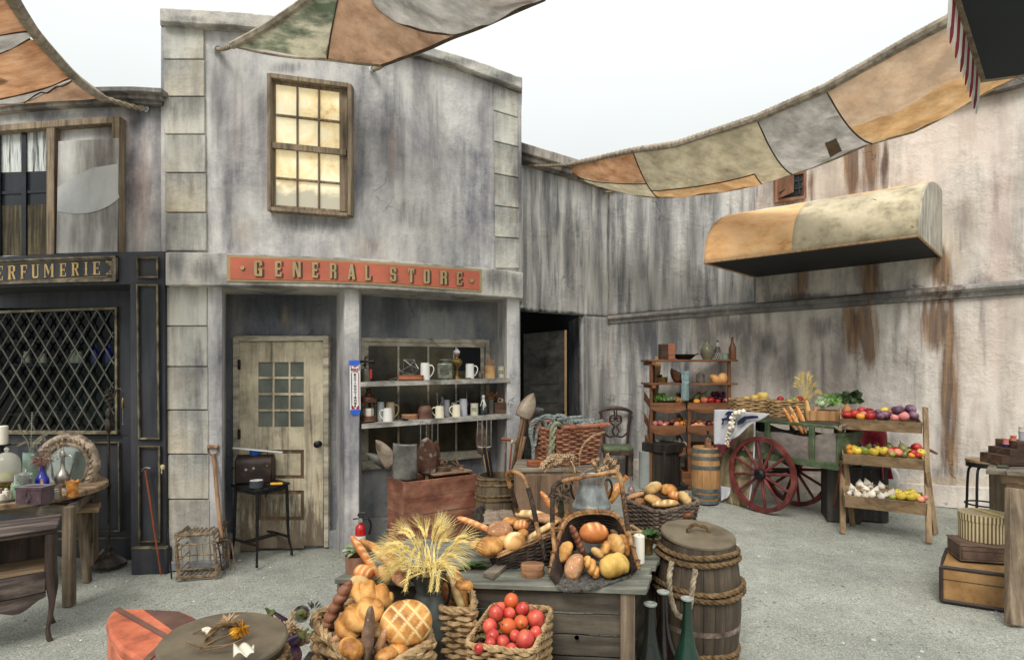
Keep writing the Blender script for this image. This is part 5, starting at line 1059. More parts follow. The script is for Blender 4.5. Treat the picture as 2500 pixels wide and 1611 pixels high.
mb=MB(); mb.lathe([(.001,0),(.011,0),(.013,.01),(.011,.03),(.013,.05),(.009,.07),(.004,.085),(.001,.09)],12,Matrix.Translation((.137,-.02,1.38))); mb.build('lamp_socket',M['brass'],fl)
mb=MB(); mb.tube([V((.137,-.02,1.38)),V((.136,-.02,1.24))],.0025,5); mb.ell((.136,-.02,1.235),.006); mb.build('pull_chain',M['silver'],fl)
mb=MB(); mb.rope(sp3([(-.02,0,.16),(-.07,-.03,.10),(-.12,-.04,.06),(-.14,-.02,.02)],12),.01); mb.build('flex',M['rope'],fl)
def cane(name,top,bot,m,r,label,head):
 o=thing(name,label,'cane',bot,world=True); mb=MB(); mb.tube([bot,V(bot).lerp(V(top),.5),top],[r*.75,r*.9,r],8); mb.build('shaft',m,o); head(o,V(top)); return o
M['redcane']=wood('red_brown_cane',[(110,54,32),(156,84,52)],ax=2,fine=30,long=3,rough=.4,var=0); M['ivory']=mat('ivory_knob',[(190,166,118),(220,200,156)],sc=10,rough=.4,bump=.05,var=0); M['pewter']=mat('pewter',[(92,92,90),(140,138,132)],sc=10,rough=.45,metal=.6,bump=.05,var=0)
def h1_(o,t):mb=MB(); mb.tube(sp3([t+V((-.03,0,-.012)),t+V((-.02,0,.004)),t+V((.005,0,.018)),t+V((.045,0,.012))],14),[.006,.009,.011,.009],8); mb.build('handle',M['pewter'],o)
def h2_(o,t):mb=MB(); mb.lathe([(.001,-.055),(.01,-.055),(.012,-.035),(.009,-.03),(.015,-.01),(.018,.005),(.012,.02),(.001,.022)],14,Matrix.Translation(t)); mb.build('knob',M['ivory'],o)
cane('walking_cane',P(355,1147,4.83),G(393,1403),M['redcane'],.0085,'red brown cane with grey derby handle against the black pilaster',h1_)
cane('walking_cane',P(397,1140,4.82),G(419,1412),M['iron'],.0085,'black cane with pale knob standing beside the twig crate',h2_)
tc=thing('twig_crate','open cage crate of lashed twigs on gravel by the grey plinth','crate',(-2.6,4.85,0),world=True)
M['twig']=mat('bleached_twig',[(82,66,50),(134,112,86),(172,150,120)],sc=(20,20,20),rough=.85,bump=.4,var=.05,dirt=.4,dsc=7)
fb_=[P(436,1412,4.66),P(529,1404,4.72)]; fb_[0].z=fb_[1].z=.02; dpt=V((-.07,.33,0)); hgt=V((.0,.02,.335)); lean=V((-.035,0,0))
c8=[fb_[0],fb_[1],fb_[1]+dpt,fb_[0]+dpt]; c8+=[p+hgt+lean for p in c8]
def twig(mb,a,b_,r):
 a,b_=V(a),V(b_); mid=a.lerp(b_,.5)+V((R.uniform(-1,1),R.uniform(-1,1),R.uniform(-1,1)))*.008; mb.tube(sp3([a-(b_-a)*.04,mid,b_+(b_-a)*.04],8),[r,r*1.1,r*.9],6)
mb=MB()
for i,j in((0,1),(1,2),(2,3),(3,0),(4,5),(5,6),(6,7),(7,4),(0,4),(1,5),(2,6),(3,7)):twig(mb,c8[i],c8[j],.010); twig(mb,c8[i]+V((.008,.004,.012)),c8[j]+V((-.006,.004,.01)),.007)
mb.build('frame_twigs',M['twig'],tc)
mb=MB()
def lad(a,b_,c,d,n,r=.0055):
 for k in range(n):t=(k+.7)/(n+.4); twig(mb,V(a).lerp(V(b_),t),V(c).lerp(V(d),t),r)
lad(c8[4],c8[5],c8[7],c8[6],8); lad(c8[0],c8[1],c8[3],c8[2],7); lad(c8[0].lerp(c8[4],.36),c8[1].lerp(c8[5],.36),c8[0].lerp(c8[4],.8),c8[1].lerp(c8[5],.8),5,.004); lad(c8[0],c8[4],c8[1],c8[5],3); lad(c8[0],c8[4],c8[3],c8[7],4); lad(c8[1],c8[5],c8[2],c8[6],4); lad(c8[3],c8[7],c8[2],c8[6],4); lad(c8[3],c8[2],c8[7],c8[6],5,.004)
mb.build('bars',M['twig'],tc)
for p in c8+[c8[0].lerp(c8[4],.36),c8[1].lerp(c8[5],.36),c8[0].lerp(c8[4],.8),c8[1].lerp(c8[5],.8)]+[c8[4].lerp(c8[5],k/6)for k in range(1,6)]:
 mb=MB()
 for k in range(4):d=V((R.uniform(-1,1),R.uniform(-1,1),R.uniform(-1,1)))*.01; mb.tube([p+d+V((.014*math.cos(a),.014*math.sin(a)*.6,.013*math.sin(a+k)))for a in np.linspace(0,5.8,9)],.0032,4,closed=True)
 mb.build('lashing',M['rope'],tc)
gf=thing('garden_fork','garden fork with worn wooden handle leaning against the grey quoins','garden fork',(-2.45,4.86,0),world=True)
M['handlewood']=wood('worn_handle_wood',[(112,78,54),(154,118,88),(180,146,114)],ax=2,fine=30,long=2,rough=.6,var=.05)
A_,B_=P(521,1108,4.95),P(541,1320,4.84)
mb=MB(); mb.tube([A_,A_.lerp(B_,.4),B_],[.015,.017,.019],10); mb.build('shaft',M['handlewood'],gf)
mb=MB(); mb.bar(P(507,1090,4.95),P(533,1090,4.95),.03,.03); mb.build('grip',M['handlewood'],gf,bevel=.008)
M['rustiron']=mat('rusted_iron',[(66,52,44),(110,88,72),(140,116,96)],sc=14,rough=.75,metal=.3,bump=.3,var=.08,dirt=.4,dsc=8)
mb=MB(); mb.tube(sp3([P(508,1092,4.95),P(509,1104,4.95),P(520,1112,4.95),P(531,1104,4.95),P(532,1092,4.95)],14),.006,6); mb.build('yoke',M['rustiron'],gf)
mb=MB(); mb.bar(B_+V((0,0,.03)),B_-V((0,.0,.02)),.035,.03); mb.tube(sp3([P(529,1326,4.83),P(543,1318,4.83),P(558,1318,4.83),P(566,1326,4.83)],14),.008,6)
for xa,xb in((531,542),(543,551),(555,563),(565,574)):mb.tube(sp3([P(xa,1322,4.83),P((xa+xb)/2,1350,4.8),P(xb,1392,4.79)],10),[.008,.007,.004],6)
mb.build('tines',M['rustiron'],gf)
bs_=thing('metal_stand','black metal stand on castors before the cream door','stand',(-2.3,5.2,0),world=True)
ft_=[G(627,1386),G(565,1364),G(649,1338),G(712,1355)]; tp=[P(628,1206,5.0),P(575,1196,5.17),P(650,1180,5.44),P(700,1185,5.24)]
for p in tp:p.z=.655
mb=MB(); mb.prism([P(624,1199,4.97),P(708,1177,5.25),P(650,1164,5.5),P(563,1183,5.2)],(0,0,-.02)); mb.build('top',M['iron'],bs_,bevel=.004)
mb=MB();
for i in range(4):mb.bar(tp[i]+V((0,0,-.02)),tp[(i+1)%4]+V((0,0,-.02)),.012,.035)
mb.build('apron',M['iron'],bs_)
mids=[]
for p,q in zip(tp,ft_):
 k=p.lerp(q,.72); k.x+=(p.x-k.x)*.5; k.y+=(p.y-k.y)*.5; mids.append(k); mb=MB(); q2=V((q.x,q.y,.045)); mb.tube(sp3([p,p.lerp(k,.5),k,k.lerp(q2,.6)+V((0,0,-.01)),q2],18),[.016,.015,.014,.012,.009],8)
 lg=mb.build('leg',M['iron'],bs_); mb=MB(); mb.lathe([(.001,-.01),(.02,-.01),(.022,0),(.02,.01),(.001,.01)],14,Matrix.Translation((q.x,q.y,.022))@rotm(0,90,30)); mb.box((q.x,q.y,.04),(.016,.016,.02)); mb.build('castor',M['iron'],lg)
ca_,cb_=mids[0].lerp(mids[1],.5),mids[2].lerp(mids[3],.5)
mb=MB(); mb.bar(mids[0],mids[1],.03,.012); mb.bar(mids[2],mids[3],.03,.012); mb.bar(ca_,cb_,.075,.012); mb.build('stretcher',M['iron'],bs_)
M['case']=mat('worn_brown_leatherette',[(26,19,16),(46,33,27),(70,52,42)],sc=9,rough=.5,bump=.2,var=0,dirt=.35,dsc=5)
dc=thing('domed_case','dark brown domed carrying case on the black metal stand','case',V((0,0,0)),world=True); base_=P(572,1183,5.2); e1=(P(650,1173,5.28)-base_); e1.z=0; e2=V((.07,.2,0)); z0=.675; o0=V((base_.x+.01,base_.y-.02,z0)); e1=V((.31,.07,0)); e2=V((-.04,.19,0)); dc.location=o0
o0=o0+V((.0,.0,.0))
mb=MB(); pr=[(0,0),(0,.15),(.03,.2),(.09,.235),(.19,.25),(.19,0)]; arcp=[(0,0),(0,.17)]+[(.095-.095*math.cos(a),.17+.085*math.sin(a))for a in np.linspace(.2,math.pi-.2,9)]+[(.19,.17),(.19,0)]
mb.prism([o0+e2.normalized()*u+V((0,0,z))for u,z in arcp],e1); mb.build('body',M['case'],dc,bevel=.012)
mb=MB()
for t,z in((.3,.13),(.5,.14),(.86,.16)):mb.lathe([(.001,0),(.012,0),(.012,.004),(.001,.006)],12,Matrix.Translation(o0+e1*t+V((.004,-.002,z)))@rotm(90,0,12))
mb.build('studs',M['silver'],dc);
M['bluetape']=mat('blue_masking_tape',[(34,86,190),(48,104,208)],sc=10,rough=.6,bump=.05,var=0,dirt=.1); M['ducttape']=mat('dark_grey_tape',[(62,66,70),(82,86,90)],sc=10,rough=.45,bump=.05,var=0); M['paper']=mat('white_card',[(206,204,200),(226,224,220)],sc=6,rough=.7,bump=.05,var=0,dirt=.1)
bt_=thing('tape_roll','blue masking tape roll on top of the domed case','tape',o0+e1*.5+e2*.5+V((-.01,0,.25))); mb=MB(); mb.lathe([(.03,0),(.045,0),(.045,.05),(.03,.05),(.03,0)],26,cap=False); mb.build('tape',M['bluetape'],bt_); mb=MB(); mb.lathe([(.027,.001),(.0302,.001),(.0302,.049),(.027,.049),(.027,.001)],26,cap=False); mb.build('core',M['paper'],bt_)
A_,B_=P(570,1093,5.2),P(690,1104,5.28); mb=MB(); mb.bar(A_,B_,.05,.010,(0,0,1)); mb.ell(A_,(.008,.025,.006)); tag(mb.build('white_strip',M['paper'],bevel=.003),'long white strip resting on the blue tape roll','strip')
mb=MB(); mb.tube([P(654,1091,5.3),P(653,1113,5.3)],.003,6); tag(mb.build('rod',M['iron']),'thin black rod standing up behind the domed case','rod')
gt_=thing('tape_roll','dark grey duct tape roll lying on the black stand','tape',P(626,1190,5.07)); gt_.location.z=.675; mb=MB(); mb.lathe([(.037,0),(.057,0),(.057,.058),(.037,.058),(.037,0)],28,cap=False); mb.build('tape',M['ducttape'],gt_); mb=MB(); mb.lathe([(.034,.002),(.0372,.002),(.0372,.0605),(.054,.0605),(.054,.0595),(.034,.0585),(.034,.002)],28,cap=False); mb.build('core',M['paper'],gt_)
sd=thing('screwdriver','screwdriver with yellow handle lying on the black stand','screwdriver',P(660,1182,5.13)); sd.location.z=.69; M['yellow']=mat('yellow_plastic',[(222,160,36),(238,182,56)],sc=8,rough=.35,bump=.03,var=0,dirt=.08)
mb=MB(); mb.lathe([(.001,0),(.011,.002),(.013,.02),(.011,.05),(.013,.09),(.009,.105),(.001,.106)],12,rotm(0,90,12)); mb.build('handle',M['yellow'],sd); mb=MB(); mb.tube([(0,0,0),(-.06,-.012,0)],.004,6); mb.build('blade',M['iron'],sd)
fe=thing('fire_extinguisher','red fire extinguisher standing on the gravel by the middle pier','extinguisher',G(880,1378))
M['redpaint']=mat('glossy_red_enamel',[(178,22,28),(200,34,38)],sc=4,rough=.22,bump=.0,var=0,dirt=.05,spec=.6); M['white']=mat('white_label',[(214,214,212),(232,232,230)],sc=4,rough=.5,bump=0,var=0,dirt=.05); M['blackplastic']=mat('black_plastic',[(18,18,20),(30,30,32)],sc=8,rough=.4,bump=.03,var=0,dirt=.05)
mb=MB(); mb.lathe([(.001,0),(.043,0),(.045,.008),(.045,.3),(.04,.335),(.022,.355),(.016,.36),(.016,.375),(.001,.375)],28); mb.build('cylinder',M['redpaint'],fe)
mb=MB(); mb.lathe([(.0458,.06),(.0458,.26)],28,cap=False); lb_=mb.build('label',M['white'],fe)
mb=MB()
for k in range(7):
 for j in range(3):mb.box((-.022+.02*j,-.0462-.0004*0,.23-.025*k),(.012,.0016,.006))
M['print']=mat('dark_red_print',[(120,30,34),(150,60,60)],sc=4,rough=.6,bump=0,var=0); mb.build('print',M['print'],lb_)
mb=MB(); mb.lathe([(.001,.37),(.018,.37),(.018,.4),(.012,.41),(.001,.41)],14); mb.lathe([(.001,-.006),(.018,-.006),(.018,.006),(.001,.006)],18,Matrix.Translation((.008,-.022,.395))@rotm(90,0,0)); mb.build('valve',M['silver'],fe)
mb=MB(); mb.tube(sp3([(.01,0,.4),(-.03,-.0,.405),(-.065,0,.40)],8),.007,6); mb.tube(sp3([(.0,0,.415),(-.02,0,.435),(-.01,0,.45),(.04,0,.455),(.06,0,.44)],12),.008,6); mb.build('lever',M['blackplastic'],fe)
mb=MB(); mb.tube(sp3([(.02,0,.395),(.06,0,.41),(.085,0,.38),(.09,.0,.33),(.075,0,.27)],16),[.009,.009,.009,.010,.012],8); mb.build('hose',M['blackplastic'],fe)
fs_=thing('fire_sign','vertical white FIRE EXTINGUISHER sign taped to the grey pier','sign',W(866,945,-.04),world=True)
dS=-.042
mb=MB(); quad(mb,[(853.5,889),(854.5,1001),(880,1001),(879,889)],dS,.008); bd=mb.build('board',M['white'],fs_)
M['signred']=mat('sign_crimson',[(140,24,36),(156,34,46)],sc=4,rough=.5,bump=0,var=0,dirt=.05)
mb=MB(); e_=dS-.0012
for q in([(856.2,893),(856.2,905),(858.2,905),(858.2,893)],[(875.8,893),(875.8,905),(877.8,905),(877.8,893)],[(857,910),(857.8,986),(859.8,986),(859.2,910)],[(874.8,910),(875.4,986),(877.4,986),(876.6,910)],[(858,893),(860,893),(866.5,897),(873.5,893),(876,893),(866.5,893)],[(857.6,986),(858,998.8),(867.8,998.8)],[(877.4,986),(877.6,998.8),(868,998.8)]):quad(mb,q,e_,.001)
mb.build('arrow_border',M['signred'],bd,flat=True)
def text(s,parent,x0,x1,y0,y1,d,m,name='lettering',Yn=None,bold=.03):
 cu=bpy.data.curves.new('t','FONT'); cu.body=s; cu.size=1; cu.offset=bold; cu.extrude=0; to=bpy.data.objects.new('t',cu); COL.objects.link(to); bpy.context.view_layer.update()
 me=bpy.data.meshes.new_from_object(to.evaluated_get(bpy.context.evaluated_depsgraph_get())); vs=[v.co.copy()for v in me.vertices]; fs=[tuple(p.vertices)for p in me.polygons]
 bpy.data.objects.remove(to); bpy.data.curves.remove(cu); bpy.data.meshes.remove(me)
 if not vs:return
 ax,bx_=min(v.x for v in vs),max(v.x for v in vs); ay,by=min(v.y for v in vs),max(v.y for v in vs); mb=MB()
 if callable(d):mb.add([d((v.x-ax)/(bx_-ax),(v.y-ay)/max(1e-6,by-ay))for v in vs],fs)
 else:mb.add([W(x0+(x1-x0)*(v.x-ax)/(bx_-ax),y1+(y0-y1)*(v.y-ay)/max(1e-6,by-ay),d,Yn)for v in vs],fs)
 return mb.build(name,m,parent,flat=True,recalc=False)
text('FIRE',bd,858.6,874.8,899,908.5,dS-.0025,M['signred'])
for k,ch in enumerate('EXTINGUISHER'):
 wd=2.7 if ch!='I' else .8; cy=911.8+k*7.0; text(ch,bd,866.6+k*.1-wd,866.6+k*.1+wd,cy,cy+5.4,dS-.0025,M['blackplastic'],'letter',bold=.05)
mb=MB(); quad(mb,[(852.5,880),(852,892),(877,891.5),(876.5,879.5)],dS-.003,.002); mb.build('tape',M['bluetape'],bd); mb=MB(); quad(mb,[(856,1000),(857,1012),(879,1011),(880.5,999.5)],dS-.003,.002); mb.build('tape',M['bluetape'],bd)
def onS(i,x,d=.1):
 y=SH[i][0](x); z=W(x,y,-.045).z+.001; Y=Yf(x)+d; return V(((x-XC)/F*Y,Y,z))
M['white_ware']=mat('white_glazed_stoneware',[(198,196,188),(224,222,214)],sc=4,rough=.22,bump=.02,var=.03,dirt=.1,spec=.55)
M['cream_ware']=mat('cream_glazed_stoneware',[(206,196,166),(228,220,194)],sc=4,rough=.22,bump=.02,var=.03,dirt=.1,spec=.55)
M['grey_ware']=mat('grey_glazed_stoneware',[(146,152,148),(174,178,174)],sc=4,rough=.25,bump=.02,var=.03,dirt=.1,spec=.5)
M['lav_ware']=mat('lavender_grey_stoneware',[(158,156,164),(188,186,192)],sc=4,rough=.25,bump=.02,var=.03,dirt=.1,spec=.5)
M['tan_ware']=mat('tan_stoneware',[(156,134,106),(190,168,138)],sc=4,rough=.3,bump=.02,var=.03,dirt=.12)
def mug(mm,r,h,loc,side,label,hs=.75,sw=1.0,a=0,grp='stoneware mugs on the store shelves'):
 t=thing('mug',label,'mug',loc,a,grp); mb=MB()
 mb.lathe([(.001,0),(r*1.02*sw,0),(r*1.05*sw,h*.05),(r*.98*sw,h*.12),(r*.96,h*.9),(r*.9,h*.96),(r*.9,h),(r*.82,h),(r*.82,h*.06),(.001,h*.06)],24); mb.build('body',M[mm],t)
 mb=MB(); q=sp3([(side*r*.85,0,h*.84),(side*(r*1.45),0,h*.84),(side*(r*1.8),0,h*.66),(side*r*1.62,0,h*.42),(side*r*1.2,0,h*.24),(side*r*.9,0,h*.17)],22); mb.tube(q,[r*.14,r*.13,r*.12,r*.12,r*.11],8); mb.build('handle',M[mm],t); return t
mug('white_ware',.046,.165,onS(0,1038,.06),1,'tall white mug beside the wire frame on the upper shelf')
mug('white_ware',.043,.15,onS(0,1147,.07),1,'white mug between oil lamp and brush pot on the upper shelf')
mug('grey_ware',.036,.18,onS(1,929,.14),-1,'tall grey green mug right behind the copper lantern')
mug('tan_ware',.044,.17,onS(1,953,.16),1,'tan mug behind the small pale mug on the lower shelf')
mug('white_ware',.042,.125,onS(1,947,.03),-1,'small pale mug nearest the copper lantern on the lower shelf',sw=1.08)
mug('cream_ware',.041,.118,onS(1,1073,.03),-1,'cream mug holding old cutlery on the lower shelf',sw=1.06)
mug('lav_ware',.034,.165,onS(1,1090,.16),-1,'tall lavender grey mug behind the mug of cutlery')
mug('cream_ware',.03,.13,onS(1,1108,.22),1,'small pale mug half hidden behind other mugs on lower shelf')
mug('cream_ware',.039,.12,onS(1,1114,.03),-1,'cream mug with its handle turned to the front left, lower shelf',sw=1.05,a=30)
mug('lav_ware',.041,.17,onS(1,1131,.1),-1,'tall pale lavender mug in front of the dark green bottle')
ct=thing('cutlery','old knife and spoon standing in a cream mug','cutlery',onS(1,1073,.03)+V((0,0,.05)))
for a,l,nm in((-.02,.17,'spoon'),(.018,.155,'knife'),(.03,.15,'fork')):
 mb=MB(); mb.tube([(a*.4,0,0),(a,0,l*.7),(a*1.15,0,l)],[.004,.004,.006],6)
 if nm=='spoon':mb.ell((a*1.2,0,l+.01),(.009,.004,.016))
 mb.build(nm,M['pewter'],ct)
bl_=thing('blowtorch','old olive and red blowtorch at the left end of the upper shelf','blowtorch',onS(0,893,.08))
M['olive']=mat('olive_tin',[(66,66,58),(94,92,80),(118,112,98)],sc=10,rough=.45,metal=.4,bump=.06,var=0,dirt=.3)
mb=MB(); mb.lathe([(.001,0),(.052,0),(.05,.012),(.043,.016),(.043,.10),(.036,.118),(.015,.122),(.015,.135),(.001,.135)],22); mb.build('tank',M['olive'],bl_)
mb=MB(); mb.tube([(-.005,0,.13),(-.008,0,.19),(-.006,0,.225)],.006,6); mb.tube([(-.05,0,.185),(.05,0,.185)],.011,8); mb.lathe([(.001,0),(.02,0),(.02,.03),(.013,.03),(.001,.02)],12,Matrix.Translation((.05,0,.185))@rotm(0,90,0)); mb.ell((-.008,0,.155),(.018,.012,.014)); mb.tube(sp3([(-.006,0,.22),(-.0,0,.235),(.008,0,.22)],8),.003,5); mb.build('burner',M['iron'],bl_)
mb=MB(); mb.bar((.05,0,.03),(.05,0,.115),.014,.018); mb.tube([(.04,0,.1),(.05,0,.11)],.005,5); mb.build('handle',M['redpaint'],bl_)
mb=MB(); mb.prism([(-.04,0,.002),(.0,-.02,.002),(.06,0,.03),(.06,.03,.03)],(0,.002,.005)); mb.tube([(-.03,.01,.01),(.06,.02,.035)],.006,6); tag(mb.build('trowel',M['iron'],loc=onS(0,956,.02)),'small dark trowel lying beside the copper coloured box','trowel')
M['copperwood']=wood('reddish_bentwood',[(104,58,36),(150,88,56),(176,112,76)],ax=0,fine=24,long=2,rough=.5,var=.03)
M['lidwood']=wood('brown_bentwood',[(112,76,52),(156,112,80),(176,134,100)],ax=0,fine=24,long=2,rough=.55,var=.05)
def ovalbox(loc,rx,ry,h,mm,label,lidh=.35,name='box',cat='box',rz=0):
 t=thing(name,label,cat,loc,rz); E=lambda k,z:(k*rx*1,z)
 for nm,z0,z1,k in(('body',0,h*(1-lidh)+.001,1),('lid',h*(1-lidh),h,1.03)):
  mb=MB(); mb.lathe([(.001,z0),(k,z0),(k,z1-.004),(k*.985,z1),(.001,z1)],36); mb.v=[V((v.x*rx,v.y*ry,v.z))for v in mb.v]; mb.build(nm,M[mm],t,sharp=30)
 return t
bo=thing('wooden_tray','shallow reddish wooden tray holding a wire frame, upper shelf','tray',onS(0,1001,.02)); mb=MB(); mb.box((0,.05,.025),(.235,.1,.05)); mb.build('body',M['copperwood'],bo,bevel=.012); mb=MB(); mb.box((0,.05,.048),(.237,.102,.006)); mb.build('rim',M['copperwood'],bo)
wr=MB(); pts=[V((-.1,0,.08)),V((-.07,.05,0)),(V((.04,.02,.0))),V((.09,0,.055)),V((.02,-.03,.09)),V((-.05,0,.14)),V((.05,.01,.14)),V((.05,.03,.11)),V((-.08,-.02,.03))]
for a,b_ in((0,1),(1,2),(2,3),(3,4),(4,2),(4,6),(5,6),(5,1),(5,7),(6,7),(0,8),(8,2),(4,8),(7,3),(5,4)):wr.tube([pts[a],pts[b_]],.0028,5)
tag(wr.build('wire_frame',M['steel'],loc=onS(0,999,.05)+V((0,0,.055))),'bent wire frame of triangles resting on the reddish wooden tray','wire frame')
M['greenglass']=mat('dusty_green_glass',[(66,74,62),(112,116,100),(150,150,132)],sc=12,rough=.2,bump=.1,var=0,dirt=.3,spec=.6)
jr=thing('glass_jar','large square glass jar with dusty green sides and wire lid, upper shelf','jar',onS(0,1087,.08))
mb=MB(); mb.box((0,0,.08),(.145,.1,.16)); mb.build('body',M['greenglass'],jr,bevel=.014); mb=MB(); mb.lathe([(.04,.16),(.04,.185),(.062,.187),(.062,.197),(.001,.2)],22,cap=False); mb.build('lid',M['greenglass'],jr)
mb=MB(); mb.box((0,-.0515,.075),(.085,.002,.06)); lbj=mb.build('label',M['olive'],jr); mb=MB(); mb.ell((.01,-.02,.014),(.05,.03,.014)); mb.build('powder',M['white'],jr)
ol=thing('oil_lamp','brass oil lamp with a rag on top behind the square jar','oil lamp',onS(0,1115,.15))
mb=MB(); mb.lathe([(.001,0),(.05,0),(.045,.015),(.02,.04),(.016,.09),(.03,.12),(.058,.155),(.06,.175),(.04,.2),(.02,.21),(.016,.225),(.028,.23),(.028,.25),(.001,.25)],24); mb.build('font',M['brass'],ol); mb=MB(); mb.ell((0,0,.268),(.032,.03,.03),None,14,9,.4,3); mb.ell((-.025,0,.235),(.012,.01,.03),None,8,6,.3,3); mb.build('rag',M['lav_ware'],ol)
mb=MB(); mb.box((0,0,.006),(.06,.04,.012)); tag(mb.build('metal_plate',M['olive'],loc=onS(0,1143,.0),bevel=.003),'small flat dark metal plate lying before the right white mug','plate')
lathe_obj('bottle',[(.001,0),(.03,0),(.03,.03),(.015,.055),(.01,.06),(.012,.08),(.001,.08)],M['olive'],onS(0,1172,.12),'small dull grey bottle beside the brush pot','bottle')
M['kraft']=mat('tan_paper_wrap',[(150,112,70),(192,152,104),(206,170,124)],sc=(4,4,9),rough=.7,bump=.2,var=0,dirt=.2)
bp_=thing('brush_pot','tan wrapped pot of wooden tool handles on the upper shelf','pot',onS(0,1196,.08)); mb=MB(); mb.lathe([(.001,0),(.052,0),(.053,.11),(.058,.115),(.058,.125),(.05,.125),(.05,.02),(.001,.02)],26); mb.build('pot',M['kraft'],bp_)
for k,(a,l,r)in enumerate(((-.045,.205,.006),(-.005,.225,.011),(.014,.2,.008),(.04,.19,.01))):
 mb=MB(); mb.tube([(a*.3,0,.06),(a*.8,0,l*.85),(a,0,l)],[r*.7,r,r*.6],8); mb.build('tool_handle',M['handlewood'],bp_)
M['tin_cream']=mat('cream_tin',[(176,172,150),(204,200,178)],sc=5,rough=.4,bump=.03,var=.03,dirt=.25)
for i,x,d,lb in((0,1224,.1,'cream tin lettered in black at the right end of the upper shelf'),(1,1158,.08,'cream lettered tin beside the wax dripped bottle on the lower shelf')):
 t=thing('tin',lb,'tin',onS(i,x,d)); mb=MB(); mb.lathe([(.001,0),(.039,0),(.039,.112),(.041,.114),(.041,.12),(.036,.12),(.001,.118)],26); tb_=mb.build('can',M['tin_cream'],t)
 for s_,z0,z1,u0,u1 in(('PEANUT',.062,.076,-.62,.62),('BUTTER',.042,.056,-.62,.62)):
  text(s_,t,0,0,0,0,(lambda u,v:V((.0396*math.sin((u0+(u1-u0)*u)),-.0396*math.cos((u0+(u1-u0)*u)),z0+(z1-z0)*v))),M['iron'],'lettering')
ln=thing('lantern','rusty copper lantern with a cream candle on the lower shelf','lantern',onS(1,900,.09))
M['copper']=mat('rusty_copper',[(66,44,34),(112,76,58),(146,108,86)],sc=9,rough=.5,metal=.5,bump=.12,var=0,dirt=.3,dsc=8)
mb=MB(); mb.lathe([(.001,.012),(.066,.012),(.066,.03),(.07,.034),(.07,.055),(.064,.06),(.001,.06)],26)
for a in(0,2.1,4.2):mb.box((.05*math.cos(a),.05*math.sin(a),.008),(.016,.016,.016))
mb.build('base',M['copper'],ln); mb=MB()
for k in range(6):a=k*math.pi/3+.2; mb.tube([(.063*math.cos(a),.063*math.sin(a),.058),(.063*math.cos(a),.063*math.sin(a),.2)],.004,5)
mb.lathe([(.068,.185),(.072,.19),(.072,.215),(.068,.22)],26,cap=False); mb.build('cage',M['copper'],ln)
mb=MB(); mb.lathe([(.07,.215),(.066,.235),(.03,.25),(.028,.262),(.032,.266),(.022,.28),(.02,.3),(.026,.305),(.01,.315),(.001,.316)],24); mb.build('cap',M['copper'],ln); mb=MB(); mb.lathe([(.001,.06),(.045,.06),(.046,.125),(.04,.13),(.001,.126)],22); mb.build('candle',M['wax'],ln)
pl_=MB(); pl_.tube(sp3([(-.09,.02,.02),(-.04,.01,.016),(0,0,.012),(.04,-.01,.01)],10),[.006,.008,.011,.008],6); pl_.tube(sp3([(-.07,.04,.012),(-.03,.02,.012),(0,0,.012),(.05,-.025,.008)],10),[.006,.007,.011,.006],6); tag(pl_.build('pliers',M['iron'],loc=onS(1,985,.0)),'dark iron pliers on the lower shelf between mugs and oval tin','pliers')
ovalbox(onS(1,1000,.1),.078,.06,.05,'lidwood','flat oval wooden box with tan lid on the lower shelf',.3)
ob=MB(); ob.lathe([(.001,0),(.066,0),(.068,.01),(.068,.06),(.07,.065),(.07,.072),(.068,.078),(.07,.085),(.066,.095),(.05,.118),(.042,.122),(.001,.126)],28); o_=thing('keg','small reddish brown ribbed keg in the middle of the lower shelf','keg',onS(1,1038,.08)); M['clay']=mat('dull_red_brown_tin',[(84,58,48),(116,84,70),(134,102,86)],sc=7,rough=.6,bump=.1,var=0,dirt=.25); ob.build('body',M['clay'],o_)
mb=MB(); mb.tube([(-.01,.0,.12),(-.012,.0,.2)],.005,6); mb.build('spout',M['iron'],o_)
M['darkglass']=mat('black_green_glass',[(12,16,14),(26,32,28)],sc=4,rough=.1,bump=.01,var=.05,dirt=.1,spec=.7)
o_=bottle(MB(),.034,.245,.45,.36).build('bottle',M['darkglass'],loc=onS(1,1139,.24)); tag(o_,'dark green wine bottle at the back of the lower shelf','bottle')
wb=thing('bottle','squat dark bottle dripped with white wax on the lower shelf','bottle',onS(1,1180,.06)); bottle(MB(),.042,.17,.35,.3).build('glass',M['darkglass'],wb)
mb=MB(); mb.lathe([(.015,.135),(.016,.19),(.012,.2),(.001,.2)],12)
for a in(-.9,-1.5,-2.2,-1.2):mb.tube([(.016*math.cos(a),.016*math.sin(a),.15),(.032*math.cos(a),.034*math.sin(a),.115),(.044*math.cos(a),.044*math.sin(a),.1),(.045*math.cos(a),.045*math.sin(a),.07+.02*math.sin(a*5))],.0035,5)
mb.build('wax_drips',M['white_ware'],wb)
M['greyglass']=mat('smoky_grey_glass',[(76,72,66),(108,102,94)],sc=5,rough=.2,bump=.02,var=0,dirt=.25)
dv_=thing('vase','smoky grey vase of dried orange flowers on the lower shelf','vase',onS(1,1198,.1)); mb=MB(); mb.lathe([(.001,0),(.03,0),(.032,.15),(.028,.15),(.027,.01),(.001,.01)],20); mb.build('glass',M['greyglass'],dv_)
M['orangeflower']=mat('dried_orange_petals',[(96,56,30),(156,92,50),(184,130,84)],sc=30,rough=.9,bump=.2,var=0); mb=MB()
for k in range(70):
 c=V((R.gauss(-.005,.04),R.gauss(0,.02),.19+R.gauss(0,.018))); leafblade(mb,c,(R.gauss(0,1),R.gauss(0,1),R.gauss(.3,1)),.024,.012,(R.random(),R.random(),.2))
 if k%5==0:mb.tube([(0,0,.13),c],.0012,3)
mb.build('dried_flowers',M['orangeflower'],dv_)
